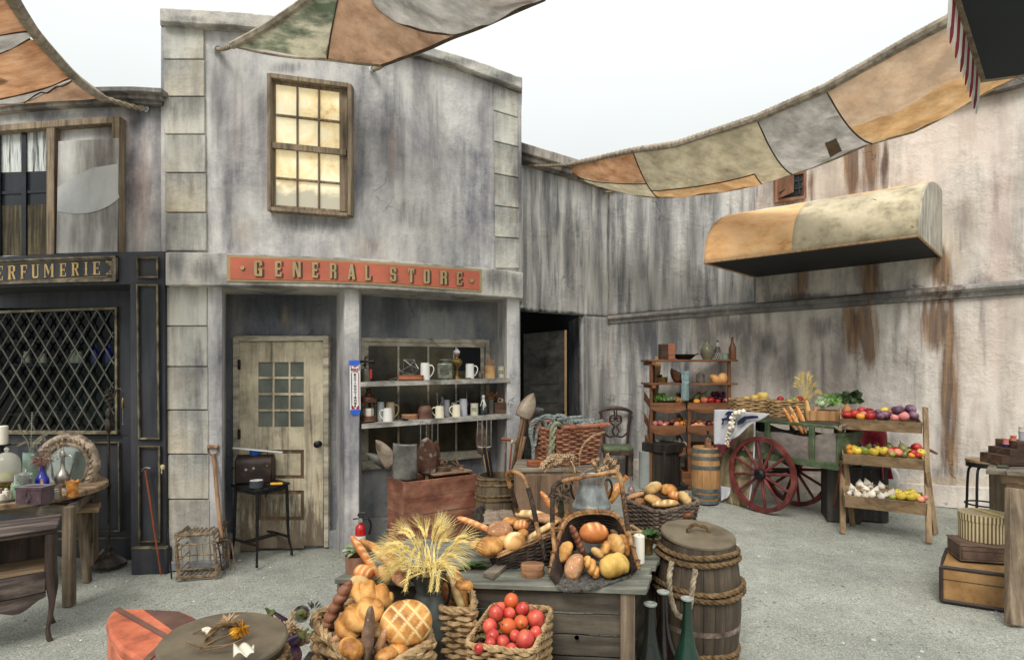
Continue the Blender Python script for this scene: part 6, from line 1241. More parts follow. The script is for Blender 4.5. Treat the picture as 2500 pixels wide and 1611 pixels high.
M['brownbox']=wood('dark_brown_box',[(52,36,28),(86,62,48),(110,84,66)],ax=0,fine=16,long=2,var=0)
bb_=thing('wooden_box','dark brown box at the right end of the lower shelf','box',onS(1,1224,.09)); mb=MB(); mb.box((0,0,.052),(.138,.1,.104)); mb.build('body',M['brownbox'],bb_,bevel=.004); mb=MB(); mb.box((0,0,.107),(.144,.105,.012)); mb.build('lid',M['brownbox'],bb_,bevel=.003)
mb=MB()
for k in range(14):
 a,b_=R.random()*6.3,R.random()*3.1; mm=rotm(math.degrees(a),math.degrees(b_),0); mb.tube([mm@V((.03*math.cos(t),.03*math.sin(t),.006*math.sin(3*t)))for t in np.linspace(0,6.0,16)],.004,5,closed=True)
tag(mb.build('twine_ball',M['drygrain'],loc=onS(1,1222,.09)+V((0,0,.128))),'ball of pale twine sitting on the dark brown box','twine')
M['redbox']=mat('worn_red_painted_boards',[(104,62,48),(142,90,70),(162,114,90),(182,144,116)],sc=(3,3,9),rough=.7,bump=.3,var=0,dirt=.4,dsc=4,lo=.3,hi=.75)
M['lidboard']=wood('dusty_brown_board',[(98,76,58),(140,112,88),(160,134,108)],ax=0,fine=18,long=1.5,var=0)
rb=thing('tool_chest','tall worn red wooden chest holding spades below the shelves','chest',(-.75,5.1,0),world=True)
A0=V((-.918,4.885,0)); ev1=V((.597,.40,0)); ev2=V((-.203,.278,0)); hz=V((0,0,.75)); th=.022; n1,n2=ev1.normalized()*th,ev2.normalized()*th
for p,q,t in((A0,ev1,n2),(A0+ev2-n2,ev1,n2),(A0+n2,ev2-2*n2,n1),(A0+ev1-n1+n2,ev2-2*n2,n1)):
 mb=MB(); nb_=5
 for k in range(nb_):z0,z1=.75*k/nb_+.001,.75*(k+1)/nb_-.001; mb.hexa([p+V((0,0,z0)),p+q+V((0,0,z0)),p+q+t+V((0,0,z0)),p+t+V((0,0,z0)),p+V((0,0,z1)),p+q+V((0,0,z1)),p+q+t+V((0,0,z1)),p+t+V((0,0,z1))])
 mb.build('side_boards',M['redbox'],rb,bevel=.002)
mb=MB(); L0=A0+ev1*.42+ev2*.12+V((0,0,.765)); mb.prism([L0,L0+ev1*.55,L0+ev1*.55+ev2*.78,L0+ev2*.78],(0,0,.018)); mb.build('inner_lid',M['lidboard'],rb,bevel=.004)
mb=MB(); mb.prism([A0+V((0,0,.45)),A0+ev1+V((0,0,.45)),A0+ev1+ev2+V((0,0,.45)),A0+ev2+V((0,0,.45))],(0,0,.01)); mb.build('floor_board',M['lidboard'],rb)
def shovel(name,label,c,wd,ht,tilt,m,kind,base_to,yaw=0,mh=None,cat='shovel'):
 """blade centred at c in the plane facing us; handle runs to base_to"""
 t=thing(name,label,cat,c); mb=MB(); n=14
 def fn(u,v):
  s=u*2-1; z=(v*2-1)*ht/2
  if kind=='round':w_=wd/2*(max(0,1-((z+ht*.08)/(ht*.58))**2))**.5 if z>-ht*.08 else wd/2*(1-.12*((-z-ht*.08)/(ht*.42))**2)
  elif kind=='point':k=(z+ht/2)/ht; w_=wd/2*(1-k**2.6)**.8*(.82+.18*min(1,k*3))
  else:w_=wd/2*(1-.04*abs(z/ht))
  w_=max(w_,.001); return V((s*w_,.035*(s*s)-.02-.15*z*z/ht*(kind!='square'),z))
 mb.grid(fn,n,n); bl=mb.build('blade',M[m],t,solid=.004); bl.rotation_euler=(rad(tilt[1]if len(tilt)>1 else 0),rad(tilt[0]),rad(yaw))
 e=rotm(tilt[1]if len(tilt)>1 else 0,tilt[0],yaw)@V((0,0,-ht/2)); mb=MB(); b_=V(base_to)-V(c); mb.tube([e*.7,e,e.lerp(b_,.4),b_],[.008,.017,.018,.018],10); mb.build('handle',M[mh or 'handlewood'],t); return t
M['steelblade']=mat('dull_grey_steel',[(92,92,88),(128,126,120),(150,148,140)],sc=6,rough=.5,metal=.45,bump=.1,var=.06,dirt=.35,dsc=6)
M['rustblade']=mat('flaking_rust_blade',[(70,46,36),(104,70,54),(88,60,48),(176,168,156)],sc=7,rough=.8,metal=.15,bump=.4,var=0,dirt=.3,dsc=5,lo=.3,hi=.66)
M['tanblade']=mat('dusty_tan_steel',[(122,108,92),(160,144,124),(176,162,142)],sc=6,rough=.55,metal=.3,bump=.1,var=.05,dirt=.3,dsc=6)
def binside(u,v,z=.2):return A0+ev1*u+ev2*v+V((0,0,z+.27))
shovel('shovel','dusty tan round shovel tipped to the left out of the red chest',P(938,1105,5.12),.15,.27,(-32,),'tanblade','point',binside(.25,.6))
shovel('shovel','grey pointed shovel blade leaning lowest left out of the red chest',P(926,1124,5.2),.10,.27,(-58,),'steelblade','point',binside(.3,.75),yaw=20)
shovel('spade','large square grey spade standing blade up in the red chest',P(988,1128,5.0),.215,.33,(2,8),'steelblade','square',binside(.3,.35),cat='spade')
shovel('shovel','round rusty shovel with flaking paint standing blade up in the red chest',P(1042,1112,5.14),.18,.33,(1,8),'rustblade','round',binside(.42,.5))
shovel('shovel','dark scorched shovel standing right behind the rusty round one',P(1060,1112,5.24),.13,.28,(8,5),'rustblade','point',binside(.5,.7))
def forkhead(name,label,xs,y0,y1,Y,base_,m='steelblade',spread=0):
 t=thing(name,label,'pitchfork',P(sum(xs)/len(xs),y1,Y),world=True); mb=MB()
 for x in xs:mb.tube(sp3([P(x+spread*(x-xs[0]),y0,Y),P(x,(y0+y1)/2,Y-.02),P(x,y1,Y)],8),[.003,.006,.007],6)
 mb.tube(sp3([P(x,y1+4*abs(i/(len(xs)-1)-.5)*2*-1+4,Y)for i,x in enumerate(xs)],10),.008,6); mb.build('tines',M[m],t); mb=MB(); mb.tube([P(sum(xs)/len(xs),y1,Y),V(base_)],.015,8); mb.build('handle',M['handlewood'],t); return t
forkhead('pitchfork','four tined fork standing upright behind the rusty shovel',(1027,1041,1055,1069),1030,1112,5.27,binside(.5,.8))
fi=thing('flat_iron','rusty flat iron on the board at the right of the red chest','flat iron',L0+ev1*.2+ev2*.3+V((0,0,.018)))
mb=MB(); mb.prism([(-.06,-.04,0),(.03,-.04,0),(.08,0,0),(.03,.04,0),(-.06,.04,0)],(0,0,.045)); mb.build('sole',M['rustiron'],fi,bevel=.006); mb=MB(); mb.tube(sp3([(-.05,0,.04),(-.055,0,.09),(-.01,0,.115),(.035,0,.09),(.03,0,.04)],20),.009,8); mb.build('handle',M['rustiron'],fi)
dr_=thing('brace_drill','rusty hand brace and bits heaped on the board beside the flat iron','drill',L0+ev1*.36+ev2*.45+V((0,0,.03)))
mb=MB(); mb.tube(sp3([(-.1,.06,.02),(-.02,.05,.04),(.02,.0,.05),(.1,-.06,.0)],16),.009,8); mb.tube([(.03,.05,.08),(.09,.0,.0)],.009,8); mb.tube([(-.08,.02,.015),(.12,.02,.015)],.011,8); mb.build('crank',M['rustiron'],dr_); mb=MB(); mb.lathe([(.001,0),(.02,.005),(.024,.02),(.014,.035),(.001,.036)],14,Matrix.Translation((.1,-.06,.0))@rotm(90,30,0)); mb.ell((-.1,.06,.03),(.03,.03,.025)); mb.build('knob',M['handlewood'],dr_)
M['agedstave']=wood('aged_grey_brown_staves',[(66,56,44),(104,90,70),(134,118,94)],ax=2,fine=16,long=1.2,var=0,dirt=.45)
M['ropebrown']=mat('brown_barrel_rope',[(74,56,38),(116,92,62),(142,116,82)],sc=30,rough=.95,bump=.4,var=.03,dirt=.3)
tb2=thing('barrel','rope hooped barrel full of tools between the red chest and the cabinet','barrel',V(((1213-XC)/F*5.2,5.2,0)))
barrel(tb2,.17,.195,.76,M['agedstave'])
for z,r in((.74,.176),(.69,.18),(.6,.19),(.56,.192)):ropering(tb2,r,z,.010,M['ropebrown'])
Bc=V(((1213-XC)/F*5.2,5.2,.45))
def toolrod(name,label,cat,a,r,m,off=(0,0),head=None,hm=None,hn='head'):
 t=thing(name,label,cat,Bc+V((off[0],off[1],0)),world=True); mb=MB(); mb.tube([Bc+V((off[0],off[1],0)),a],r,8); mb.build('shaft',M[m],t)
 if head:mb=MB(); head(mb,V(a)); mb.build(hn,M[hm or m],t)
 return t
toolrod('hammer','slim hammer with dark cross head standing in the tool barrel','hammer',P(1236,1074,5.15),.007,'brass',(.06,-.05),lambda mb,a:mb.tube([a+V((-.045,0,.012)),a+V((.045,0,.0))],.014,8),'redcane')
toolrod('auger','red brown rod with pale knob standing in the tool barrel','rod',P(1250,1078,5.15),.008,'redcane',(.08,-.04),lambda mb,a:mb.ell(a,(.016,.016,.02)),'ivory','knob')
toolrod('pole','greenish brass topped pole standing in the tool barrel','pole',P(1262,1078,5.18),.011,'brass',(.09,.0),lambda mb,a:mb.bar(a+V((-.02,0,-.02)),a+V((.03,0,.04)),.012,.02),'brass')
toolrod('axe_handle','thick tan axe handle leaning right out of the tool barrel','handle',P(1282,1066,5.2),.016,'handlewood',(.1,.03))
toolrod('pole','black flat pole leaning left in the tool barrel','pole',P(1182,1092,5.22),.014,'iron',(-.02,0)); toolrod('pole','second black pole leaning left beside the first in the tool barrel','pole',P(1193,1100,5.26),.012,'iron',(.0,.03))
t=shovel('shovel','tall rust brown shovel standing blade up before the dark doorway',P(1289,990,5.3),.17,.25,(24,-8),'rustblade' if False else 'tanblade','point',Bc+V((.08,.05,0)))
shovel('shovel','grey brown shovel blade lying low behind the rope filled basket',P(1306,1010,5.42),.14,.19,(62,),'steelblade','point',Bc+V((.1,.09,0)),yaw=-10)
shovel('spade','dark rusted spade standing in the shadow under the lower shelf',P(1176,1068,5.42),.135,.29,(-8,),'rustiron','point',Bc+V((-.02,.08,0)),cat='spade')
forkhead('pitchfork','long tined fork bent forward against the lower shelf at right',(1166,1177,1188,1199),1020,1090,5.36,Bc+V((.03,.08,0)),'steelblade',-.0)
M['cabwood']=wood('dull_brown_cabinet',[(86,68,52),(128,102,80),(152,124,98)],ax=2,fine=12,long=1.2,var=0,dirt=.35)
cb_=thing('cabinet','plain brown wooden cabinet with grey top under the rope filled basket','cabinet',(.4,4.95,0),world=True)
q=[P(1251,1141,4.72),P(1487,1147,4.75),P(1487,1126,5.2),P(1262,1120,5.2)]
for v in q:v.z=.90
mb=MB(); mb.prism(q,(0,0,-.035)); mb.build('top',M['greywood'],cb_,bevel=.006)
ins=[V((v.x+(.012 if i in(0,3)else-.012),v.y+(.014 if i<2 else-.01),0))for i,v in enumerate(q)]
mb=MB(); mb.prism(ins,(0,0,.864)); mb.build('body',M['cabwood'],cb_,bevel=.003)
mb=MB()
d_=ins[1]-ins[0]
for a,b_ in((.02,.25),(.262,.515),(.527,.78),(.792,.98)):mb.prism([ins[0]+d_*a+V((0,-.012,.06)),ins[0]+d_*b_+V((0,-.012,.06)),ins[0]+d_*b_+V((0,-.012,.84)),ins[0]+d_*a+V((0,-.012,.84))],(0,.013,0))
mb.build('front_boards',M['cabwood'],cb_,bevel=.002)
wk=thing('wicker_basket','square red brown wicker basket stuffed with grey rope on the cabinet','basket',(.45,4.95,.9),world=True)
C0,C1,C3=P(1374,1137,4.80),P(1462,1129,4.98),P(1296,1121,5.16)
for v in(C0,C1,C3):v.z=.905
C2=C1+C3-C0; bot=[C0,C1,C2,C3]; top=[P(1372,1052,4.76),P(1480,1047,4.98),None,P(1291,1042,5.2)]
for v in(top[0],top[1],top[3]):v.z=1.2
top[2]=top[1]+top[3]-top[0]
fn=rectfn(top,bot,.1); weave(wk,fn,14,26,.0115,M['wicker'],rimr=1.25)
M['cane_pole']=wood('thick_red_cane',[(120,70,50),(168,104,78),(190,126,96)],ax=0,fine=18,long=2,var=0,rough=.5)
for a,b_ in((top[0],top[1]),(top[3],top[2])):
 mb=MB(); d=(b_-a); mb.tube([a+d*.02+V((0,-.01,.03)),b_+d*.06+V((0,-.01,.035))],.02,10)
 for t in(.18,.86):
  for k in range(5):mb.tube([a+d*(t+k*.018)+V((0,-.01+.027*math.cos(u),.03+.027*math.sin(u)))for u in np.linspace(0,6.0,12)],.006,5,closed=True)
 mb.build('handle_bar',M['cane_pole'],wk)
M['greyrope']=mat('blue_grey_rope',[(92,98,96),(138,146,142),(168,174,168)],sc=30,rough=.9,bump=.4,var=.04); M['greenrope']=mat('thick_green_grey_rope',[(92,92,72),(136,136,110),(160,160,134)],sc=30,rough=.95,bump=.4,var=0)
cc=(top[0]+top[1]+top[2]+top[3])/4
rp=thing('rope_coil','coils of blue grey rope spilling over the left side of the wicker basket','rope',(.2,5.1,1.2),world=True)
L_=top[3].lerp(top[0],.25)
for pts,r in(([L_+V((.1,0,-.05)),L_+V((.06,-.02,.06)),L_+V((-.02,-.05,.07)),L_+V((-.06,-.06,-.02)),L_+V((-.035,-.06,-.15)),L_+V((-.03,-.06,-.27))],.016),([L_+V((.2,.02,-.04)),L_+V((.16,0,.09)),L_+V((.06,-.03,.10)),L_+V((-.03,-.05,.03)),L_+V((-.045,-.06,-.1)),L_+V((-.02,-.06,-.16)),L_+V((-.0,-.05,-.05)),L_+V((.03,-.02,.03))],.014),([L_+V((.0,.0,-.03)),L_+V((.05,-.02,.08)),L_+V((.13,-.02,.08)),L_+V((.2,-.04,-.02))],.016),([L_+V((.1,.0,-.03)),L_+V((.17,-.02,.1)),L_+V((.25,-.02,.09)),L_+V((.3,-.06,-.04))],.018)):
 mb=MB(); mb.rope(sp3(pts,24),r); mb.build('rope_loop',M['greyrope'],rp)
rp=thing('rope_coil','grey rope loops heaped inside the right half of the wicker basket','rope',cc,world=True)
for k in range(6):
 c=cc.lerp(top[1],.35)+V((R.uniform(-.1,.1),R.uniform(-.1,.06),-.01+.02*k*.5)); mb=MB(); r=R.uniform(.07,.12); mb.rope([c+V((r*math.cos(a)*1.1,r*.55*math.sin(a),.04*math.sin(a*.5+k)+.02))for a in np.linspace(0,5.6,24)],.015); mb.build('rope_loop',M['greyrope'],rp)
rp=thing('rope','thick green grey rope hanging over the front corner of the wicker basket','rope',top[0],world=True)
mb=MB(); e=top[3].lerp(top[0],.72); mb.rope(sp3([e+V((.1,.1,-.03)),e+V((.05,.02,.04)),e+V((.015,-.03,.03)),e+V((-.0,-.045,-.06)),e+V((-.015,-.05,-.2)),e+V((-.03,-.05,-.275))],26),.03); mb.build('rope_length',M['greenrope'],rp)
ovalbox(P(1308,1134,4.82)+V((0,0,0)),.075,.05,.05,'copperwood','reddish oval wooden box at left on the cabinet below the basket',.35)
mb=MB(); mb.ell((0,0,.03),(.075,.05,.032),None,20,10,.06,3); tag(mb.build('loaf',M['bread_tan'],loc=P(1340,1139,4.76)),'flattish tan loaf on the cabinet edge beside the oval box','bread')
for o in COL.objects:
 if o.get('label','').startswith('reddish oval')or o.get('label','').startswith('flattish tan'):o.location.z=.901
tw=thing('twig_basket','dark stick sided basket with a piece of sacking beside the red chest','basket',P(1210,1280,4.95)+V((0,0,0)),world=True)
cx_=V(((1212-XC)/F*4.75,4.75,0)); mb=MB()
for k in range(12):
 z=.38+.016*k-.14
 for s in(-1,1):mb.tube([cx_+V((-.15,s*.12,z+.01*R.random())),cx_+V((.15,s*.12,z+.01*R.random()))],.0065,5); mb.tube([cx_+V((s*.14,-.14,z+.006)),cx_+V((s*.14,.14,z+.004))],.0065,5)
for k in range(9):mb.tube([cx_+V((-.15+.01*k,-.13+.03*k,.4)),cx_+V((-.19+.01*k,-.15+.03*k,.58))],.007,5)
M['darktwig']=mat('dark_sticks',[(40,36,32),(76,68,60),(104,94,84)],sc=20,rough=.85,bump=.3,var=0); mb.build('sticks',M['darktwig'],tw)
mb=MB(); mb.box(cx_+V((0,0,.12)),(.26,.22,.24)); mb.build('base_block',M['darktwig'],tw)
M['sack']=mat('pale_brown_sacking',[(110,94,80),(150,132,114),(170,152,134)],sc=18,rough=.95,bump=.4,var=0); mb=MB(); mb.grid(lambda u,v:cx_+V((-.12+.27*u+.02*math.sin(v*5),-.13+.26*v,.46+.06*v+.02*NZ.noise(V((u*3,v*3,0))))),16,16); mb.build('sacking',M['sack'],tw,solid=.01)
M['boardtop']=wood('grey_green_table_boards',[(84,84,76),(122,122,110),(146,146,132)],ax=0,fine=12,long=1.0,var=0,dirt=.35,dsc=4)
M['boardside']=wood('dark_weathered_boards',[(48,42,36),(84,76,66),(110,100,86)],ax=0,fine=12,long=1.0,var=.06,dirt=.4,dsc=3)
FLt,FRt,BRt,BLt=V((-.95,3.06,.6)),V((.653,2.904,.6)),V((.928,3.588,.6)),V((-.68,3.80,.6))
bt=thing('crate_table','rough table of grey green boards in the middle of the yard','table',(0,3.3,0),world=True)
mb=MB(); n=6
for k in range(n):
 a0,a1=k/n+.006,(k+1)/n-.006; l0,l1,r0,r1=FLt.lerp(BLt,a0),FLt.lerp(BLt,a1),FRt.lerp(BRt,a0),FRt.lerp(BRt,a1); ex=(r0-l0).normalized()*R.uniform(-.01,.035)
 z=V((0,0,R.uniform(-.003,.003))); m_=12; top_=[]
 fr_=[l0.lerp(r0,i/m_)+V((0,R.uniform(-.005,.005)if k==0 else 0,0))+z for i in range(m_)]+[r0+ex+z]; bk=[l1.lerp(r1,i/m_)+z for i in range(m_)]+[r1+ex+z]
 mb.prism(fr_+bk[::-1],(0,0,-.028))
mb.build('top_boards',M['boardtop'],bt,bevel=.004)
mb=MB(); dn_=[.565,.45,.34,.23,.12,.0]
for i,(z1,z0)in enumerate(zip(dn_,dn_[1:])):
 o=V((0,.05+R.uniform(0,.012),0)); a,b_=FLt.copy()+o,FRt.copy()+o+V((-.09,0,0)); m_=14; up_=[]; lo_=[]
 for k in range(m_+1):p=a.lerp(b_,k/m_); up_.append(V((p.x,p.y,z1-.006+.012*NZ.noise(V((p.x*5,i,0)))))); lo_.append(V((p.x,p.y,z0+.004+.01*NZ.noise(V((p.x*5,i+9,0))))))
 mb.prism(lo_+up_[::-1],(0,.022,0))
mb.build('front_boards',M['boardside'],bt,bevel=.003)
mb,mL=MB(),MB()
for z1,z0 in zip(dn_,dn_[1:]):
 a,b_=FRt+V((-.05,.12,0)),BRt+V((-.05,-.06,0)); mb.prism([V((a.x,a.y,z0+.004)),V((b_.x,b_.y,z0+.004)),V((b_.x,b_.y,z1-.004)),V((a.x,a.y,z1-.004))],(-.02,.005,0))
 a,b_=FLt+V((.05,.1,0)),BLt+V((.05,-.06,0)); mL.prism([V((a.x,a.y,z0+.004)),V((b_.x,b_.y,z0+.004)),V((b_.x,b_.y,z1-.004)),V((a.x,a.y,z1-.004))],(.02,.005,0))
mb.build('side_boards',M['boardside'],bt,bevel=.003); mL.build('side_boards',M['boardside'],bt,bevel=.003)
for p in(FRt+V((-.06,.06,0)),BRt+V((-.06,-.04,0)),FLt+V((.05,.06,0)),BLt+V((.05,-.05,0))):mb=MB(); mb.box((p.x,p.y,.285),(.075,.06,.57)); mb.build('leg',M['greywoodz'],bt,bevel=.004)
mb=MB(); mb.lathe([(.001,0),(.012,0)],14,Matrix.Translation(V(((1407-XC)/F*2.98,2.958,.335)))@rotm(90,0,0)); mb.build('knot_hole',M['dark'],bt)
tp_=lambda x,y,z=.602:G(x,y,z)
ovalbox(tp_(1300,1404),.062,.05,.062,'lidwood','oval lidded brown wooden box on the grey green table',.36)
mb=MB(); mb.prism([tp_(1179,1408,.603),tp_(1205,1416,.603),tp_(1243,1384,.603),tp_(1222,1377,.603)],(0,0,.026)); tag(mb.build('wood_offcut',M['greywood'],bevel=.004),'short grey board offcut lying near the front edge of the table','board')
lf=thing('herb_sprig','sprig of dark green leaves lying on the table below the left handled basket','herbs',tp_(1155,1388)); mb=MB()
for k in range(26):a=R.uniform(-.4,3.5); leafblade(mb,(R.uniform(-.05,.05),R.uniform(-.03,.03),R.uniform(.004,.03)),(math.cos(a),math.sin(a),R.uniform(0,.5)),.055,.028,(0,0,1),.3)
mb.build('leaves',M['leaf'],lf); mb=MB(); mb.tube([(-.08,-.02,.004),(0,0,.012),(.08,-.01,.006)],.003,5); mb.build('stem',M['stalk'],lf)
cn=thing('candle','white pillar candle on the table between shallow basket and pot plant','candle',tp_(1560,1372)); mb=MB(); mb.lathe([(.001,0),(.032,0),(.032,.152),(.028,.157),(.001,.152)],24); mb.build('wax',M['wax'],cn); mb=MB(); mb.tube([(0,0,.15),(.001,0,.166)],.0015,5); mb.build('wick',M['iron'],cn)
pt=thing('pot_plant','small brass pot with a green succulent at the back right table corner','plant',tp_(1581,1350)); mb=MB(); mb.lathe([(.001,0),(.028,0),(.03,.01),(.028,.03),(.042,.095),(.048,.1),(.042,.1),(.001,.09)],20); mb.build('pot',M['brass'],pt); mb=MB()
for k in range(34):a=R.uniform(0,6.3); leafblade(mb,(.015*math.cos(a),.015*math.sin(a),.095),(math.cos(a),math.sin(a),R.uniform(.2,1.4)),R.uniform(.05,.085),.026,(0,0,1),.25)
mb.build('leaves',M['leaf'],pt)
pn=thing('planter','rusty tin planter of pale sage leaves behind the baguettes','planter',V(((871-XC)/F*3.17,3.17,.602))); mb=MB(); mb.lathe([(.001,0),(.058,0),(.062,.09),(.058,.09),(.056,.02),(.001,.02)],20); mb.build('pot',M['rustpaint'],pn); mb=MB()
for k in range(46):a=R.uniform(0,6.3); r=R.uniform(0,.05); leafblade(mb,(r*math.cos(a),r*math.sin(a),.09+R.uniform(0,.045)),(math.cos(a),math.sin(a),R.uniform(.1,1)),R.uniform(.04,.06),.026,(0,0,1),.3)
mb.build('leaves',M['leaf_pale'],pn)
sb_=thing('small_basket','small pale square basket behind the right handled basket','basket',tp_(1545,1330),world=True); q=[V((.62,3.42,.603)),V((.78,3.44,.603)),V((.75,3.57,.603)),V((.60,3.55,.603))]; fn=rectfn([v+V((0,0,.14))for v in q],q,.03); weave(sb_,fn,9,12,.0075,M['seagrass'],rimr=1.2)
hA=thing('handled_basket','dark flat bamboo basket with arched cane handle, the left one on the table','basket',(0,3.4,.6),world=True)
topA=[P(1192,1362,3.14),P(1366,1292,3.33),P(1390,1243,3.72),P(1200,1300,3.62)]; botA=[V((-.10,3.19,.604)),V((.24,3.28,.604)),V((.34,3.62,.604)),V((-.08,3.56,.604))]
fA=rectfn(topA,botA,.2); weave(hA,fA,15,30,.008,M['darkwick'],rim=False)
def canerim(parent,pts,r=.011,n=40,nm='rim',rings=True,closed=True):
 q=sp3(pts,n); mb=MB(); mb.tube(q,r,7,closed=closed)
 mb.tube([p+V((0,-.008,-.012))for p in q],r*.8,6,closed=closed)
 if rings:
  for i in range(2,n-2,5):d=(q[i+1]-q[i]).normalized(); u=d.orthogonal().normalized(); w_=d.cross(u); mb.tube([q[i]+(u*math.cos(a)+w_*math.sin(a))*r*1.5 for a in np.linspace(0,5.9,9)],r*.28,4,closed=True)
 return mb.build(nm,M['bamboo'],parent)
canerim(hA,[fA(k/40,1)for k in range(41)],.010,80,closed=False)
hp_=[P(1322,1325,3.24),P(1312,1290,3.26),P(1300,1230,3.3),P(1284,1176,3.36),P(1268,1156,3.42),P(1246,1151,3.48),P(1239,1160,3.52),P(1246,1190,3.56),P(1256,1222,3.6),P(1266,1252,3.66)]
def handle(parent,pts,r=.013):
 q=sp3(pts,60); mb=MB(); mb.tube(q,[r*.95,r*1.05,r*.9,r*1.1,r],9); mb.build('handle',M['bamboo'],parent); mb=MB()
 for a,b_ in((8,22),(44,56)):mb=MB(); mb.rope(q[a:b_],r*1.15,tw=(b_-a)*.8); mb.build('handle_binding',M['darkwick'],parent)
handle(hA,hp_)
mb=MB(); mb.rope(sp3([P(1322,1316,3.2),P(1326,1340,3.18),P(1330,1364,3.17)],10),.012); mb.build('binding',M['darkwick'],hA)
hB=thing('handled_basket','wide dark woven scoop basket tipped forward with tall cane handle on the table','basket',(.4,3.2,.6),world=True)
rimB=[P(1341,1400,3.04),P(1350,1356,3.1),P(1361,1317,3.18),P(1388,1263,3.34),P(1433,1248,3.41),P(1492,1251,3.41),P(1513,1266,3.34),P(1535,1309,3.18),P(1549,1350,3.09),P(1560,1382,3.02)]
flB=[G(1360,1428,.608),G(1372,1400,.608),G(1380,1376,.608),G(1398,1345,.608),G(1435,1334,.608),G(1490,1334,.608),G(1508,1348,.608),G(1524,1376,.608),G(1534,1396,.608),G(1540,1404,.608)]
a,b_=sp3(rimB,61),sp3(flB,61); ms_=MB()
for i in range(14):
 h=i/13; ms_.tube([b_[k].lerp(a[k],h)+(a[k]-b_[k]).cross(V((0,0,1))).normalized()*.006*math.sin(k*math.pi+i*math.pi)for k in range(61)],.0085,5)
ms_.build('weave',M['darkwick'],hB); mb=MB(); mb.grid(lambda u,v:b_[int(round(u*60))].lerp(a[int(round(u*60))],v),60,4); mb.build('lining',M['darkwick'],hB)
fe_=sp3([G(1360,1430,.607),G(1380,1441,.606),G(1420,1440,.606),G(1465,1432,.606),G(1505,1418,.606),G(1540,1405,.607)],31); bk_=[b_[int(round(10+40*k/30))]for k in range(31)]; M['greyfloor']=mat('grey_woven_floor',[(52,48,44),(92,88,82),(126,120,112)],sc=(40,40,40),rough=.85,bump=.6,var=0,dirt=.3,dsc=6)
mb=MB(); mb.grid(lambda u,v:fe_[int(round(u*30))].lerp(bk_[int(round(u*30))],v)+V((0,0,.004*math.sin(v*60+u*90))),30,30); mb.build('floor',M['greyfloor'],hB,solid=.006)
mb=MB(); mb.rope(fe_,.009); mb.build('front_edge',M['greyfloor'],hB)
canerim(hB,rimB,.011,70,closed=False)
handle(hB,[P(1354,1345,3.12),P(1349,1280,3.16),P(1350,1200,3.2),P(1356,1184,3.21),P(1378,1173,3.22),P(1414,1166,3.23),P(1468,1157,3.23),P(1502,1151,3.22),P(1513,1160,3.2),P(1521,1207,3.17),P(1531,1278,3.14),P(1541,1330,3.11)],.0125)
proto('baguette','baguette',loaf(.46,.085,.08,ex=3.2,sc=('slash',5,.07),seed=1,nu=40),M['bread_orange'],'bread')
proto('baguette_gold','baguette',loaf(.44,.09,.085,ex=3,bend=.03,nzz=.08,seed=2,nu=36),M['bread_gold'],'bread')
proto('baguette_pale','baguette',loaf(.42,.08,.075,ex=3,sc=('slash',4,.09),seed=3,nu=36),M['bread_pale'],'bread')
proto('roll','bread_roll',loaf(.14,.10,.085,seed=4),M['bread_pale'],'bread'); proto('roll_gold','bread_roll',loaf(.14,.11,.09,seed=5,nzz=.08),M['bread_gold'],'bread'); proto('roll_orange','bread_roll',loaf(.15,.14,.12,seed=6,nzz=.03,sc=('slash',3,.08)),M['bread_orange'],'bread')
proto('boule','round_loaf',loaf(.17,.16,.13,seed=7,ex=2.1),M['bread_tan'],'bread'); proto('boule_gold','round_loaf',loaf(.17,.15,.13,seed=8,ex=2.1,nzz=.06),M['bread_gold'],'bread'); proto('split','split_roll',loaf(.15,.12,.10,seed=9,sc=('long',0,.28)),M['bread_pale'],'bread')
proto('grid','scored_round_loaf',loaf(.25,.215,.17,ex=2.05,seed=10,sc=('grid',0,.08),nu=60,nv=60,nzz=.02,flat=.9),M['bread_gold'],'bread'); proto('braid','braided_loaf',loaf(.34,.09,.085,ex=3.4,lumps=6,la=.3,seed=11,nu=60,nzz=.03),M['bread_brown'],'bread'); proto('rye','rye_baguette',loaf(.42,.10,.08,ex=2.6,seed=12,nzz=.1,nu=44,sc=('long',0,.2)),M['bread_rye'],'bread')
proto('knot','twisted_loaf',loaf(.23,.16,.13,ex=2.6,lumps=3,la=.42,tw=1.5,seed=21,nu=48,nv=26,nzz=.05),M['bread_gold'],'bread'); proto('yellow','loaf',loaf(.19,.15,.15,ex=3,seed=13,nzz=.08),M['bread_yellow'],'bread'); proto('long_tan','loaf',loaf(.26,.10,.085,seed=14,ex=2.6,nzz=.05),M['bread_tan'],'bread'); proto('long_pale','loaf',loaf(.26,.095,.085,seed=15,sc=('slash',3,.1)),M['bread_pale'],'bread')
LA='loaves in the left handled basket'; LB='loaves in the scoop basket'; LC='loaves in the front seagrass basket'; LD='loaves in the grey wicker basket'; LE='baguettes behind the milk can'
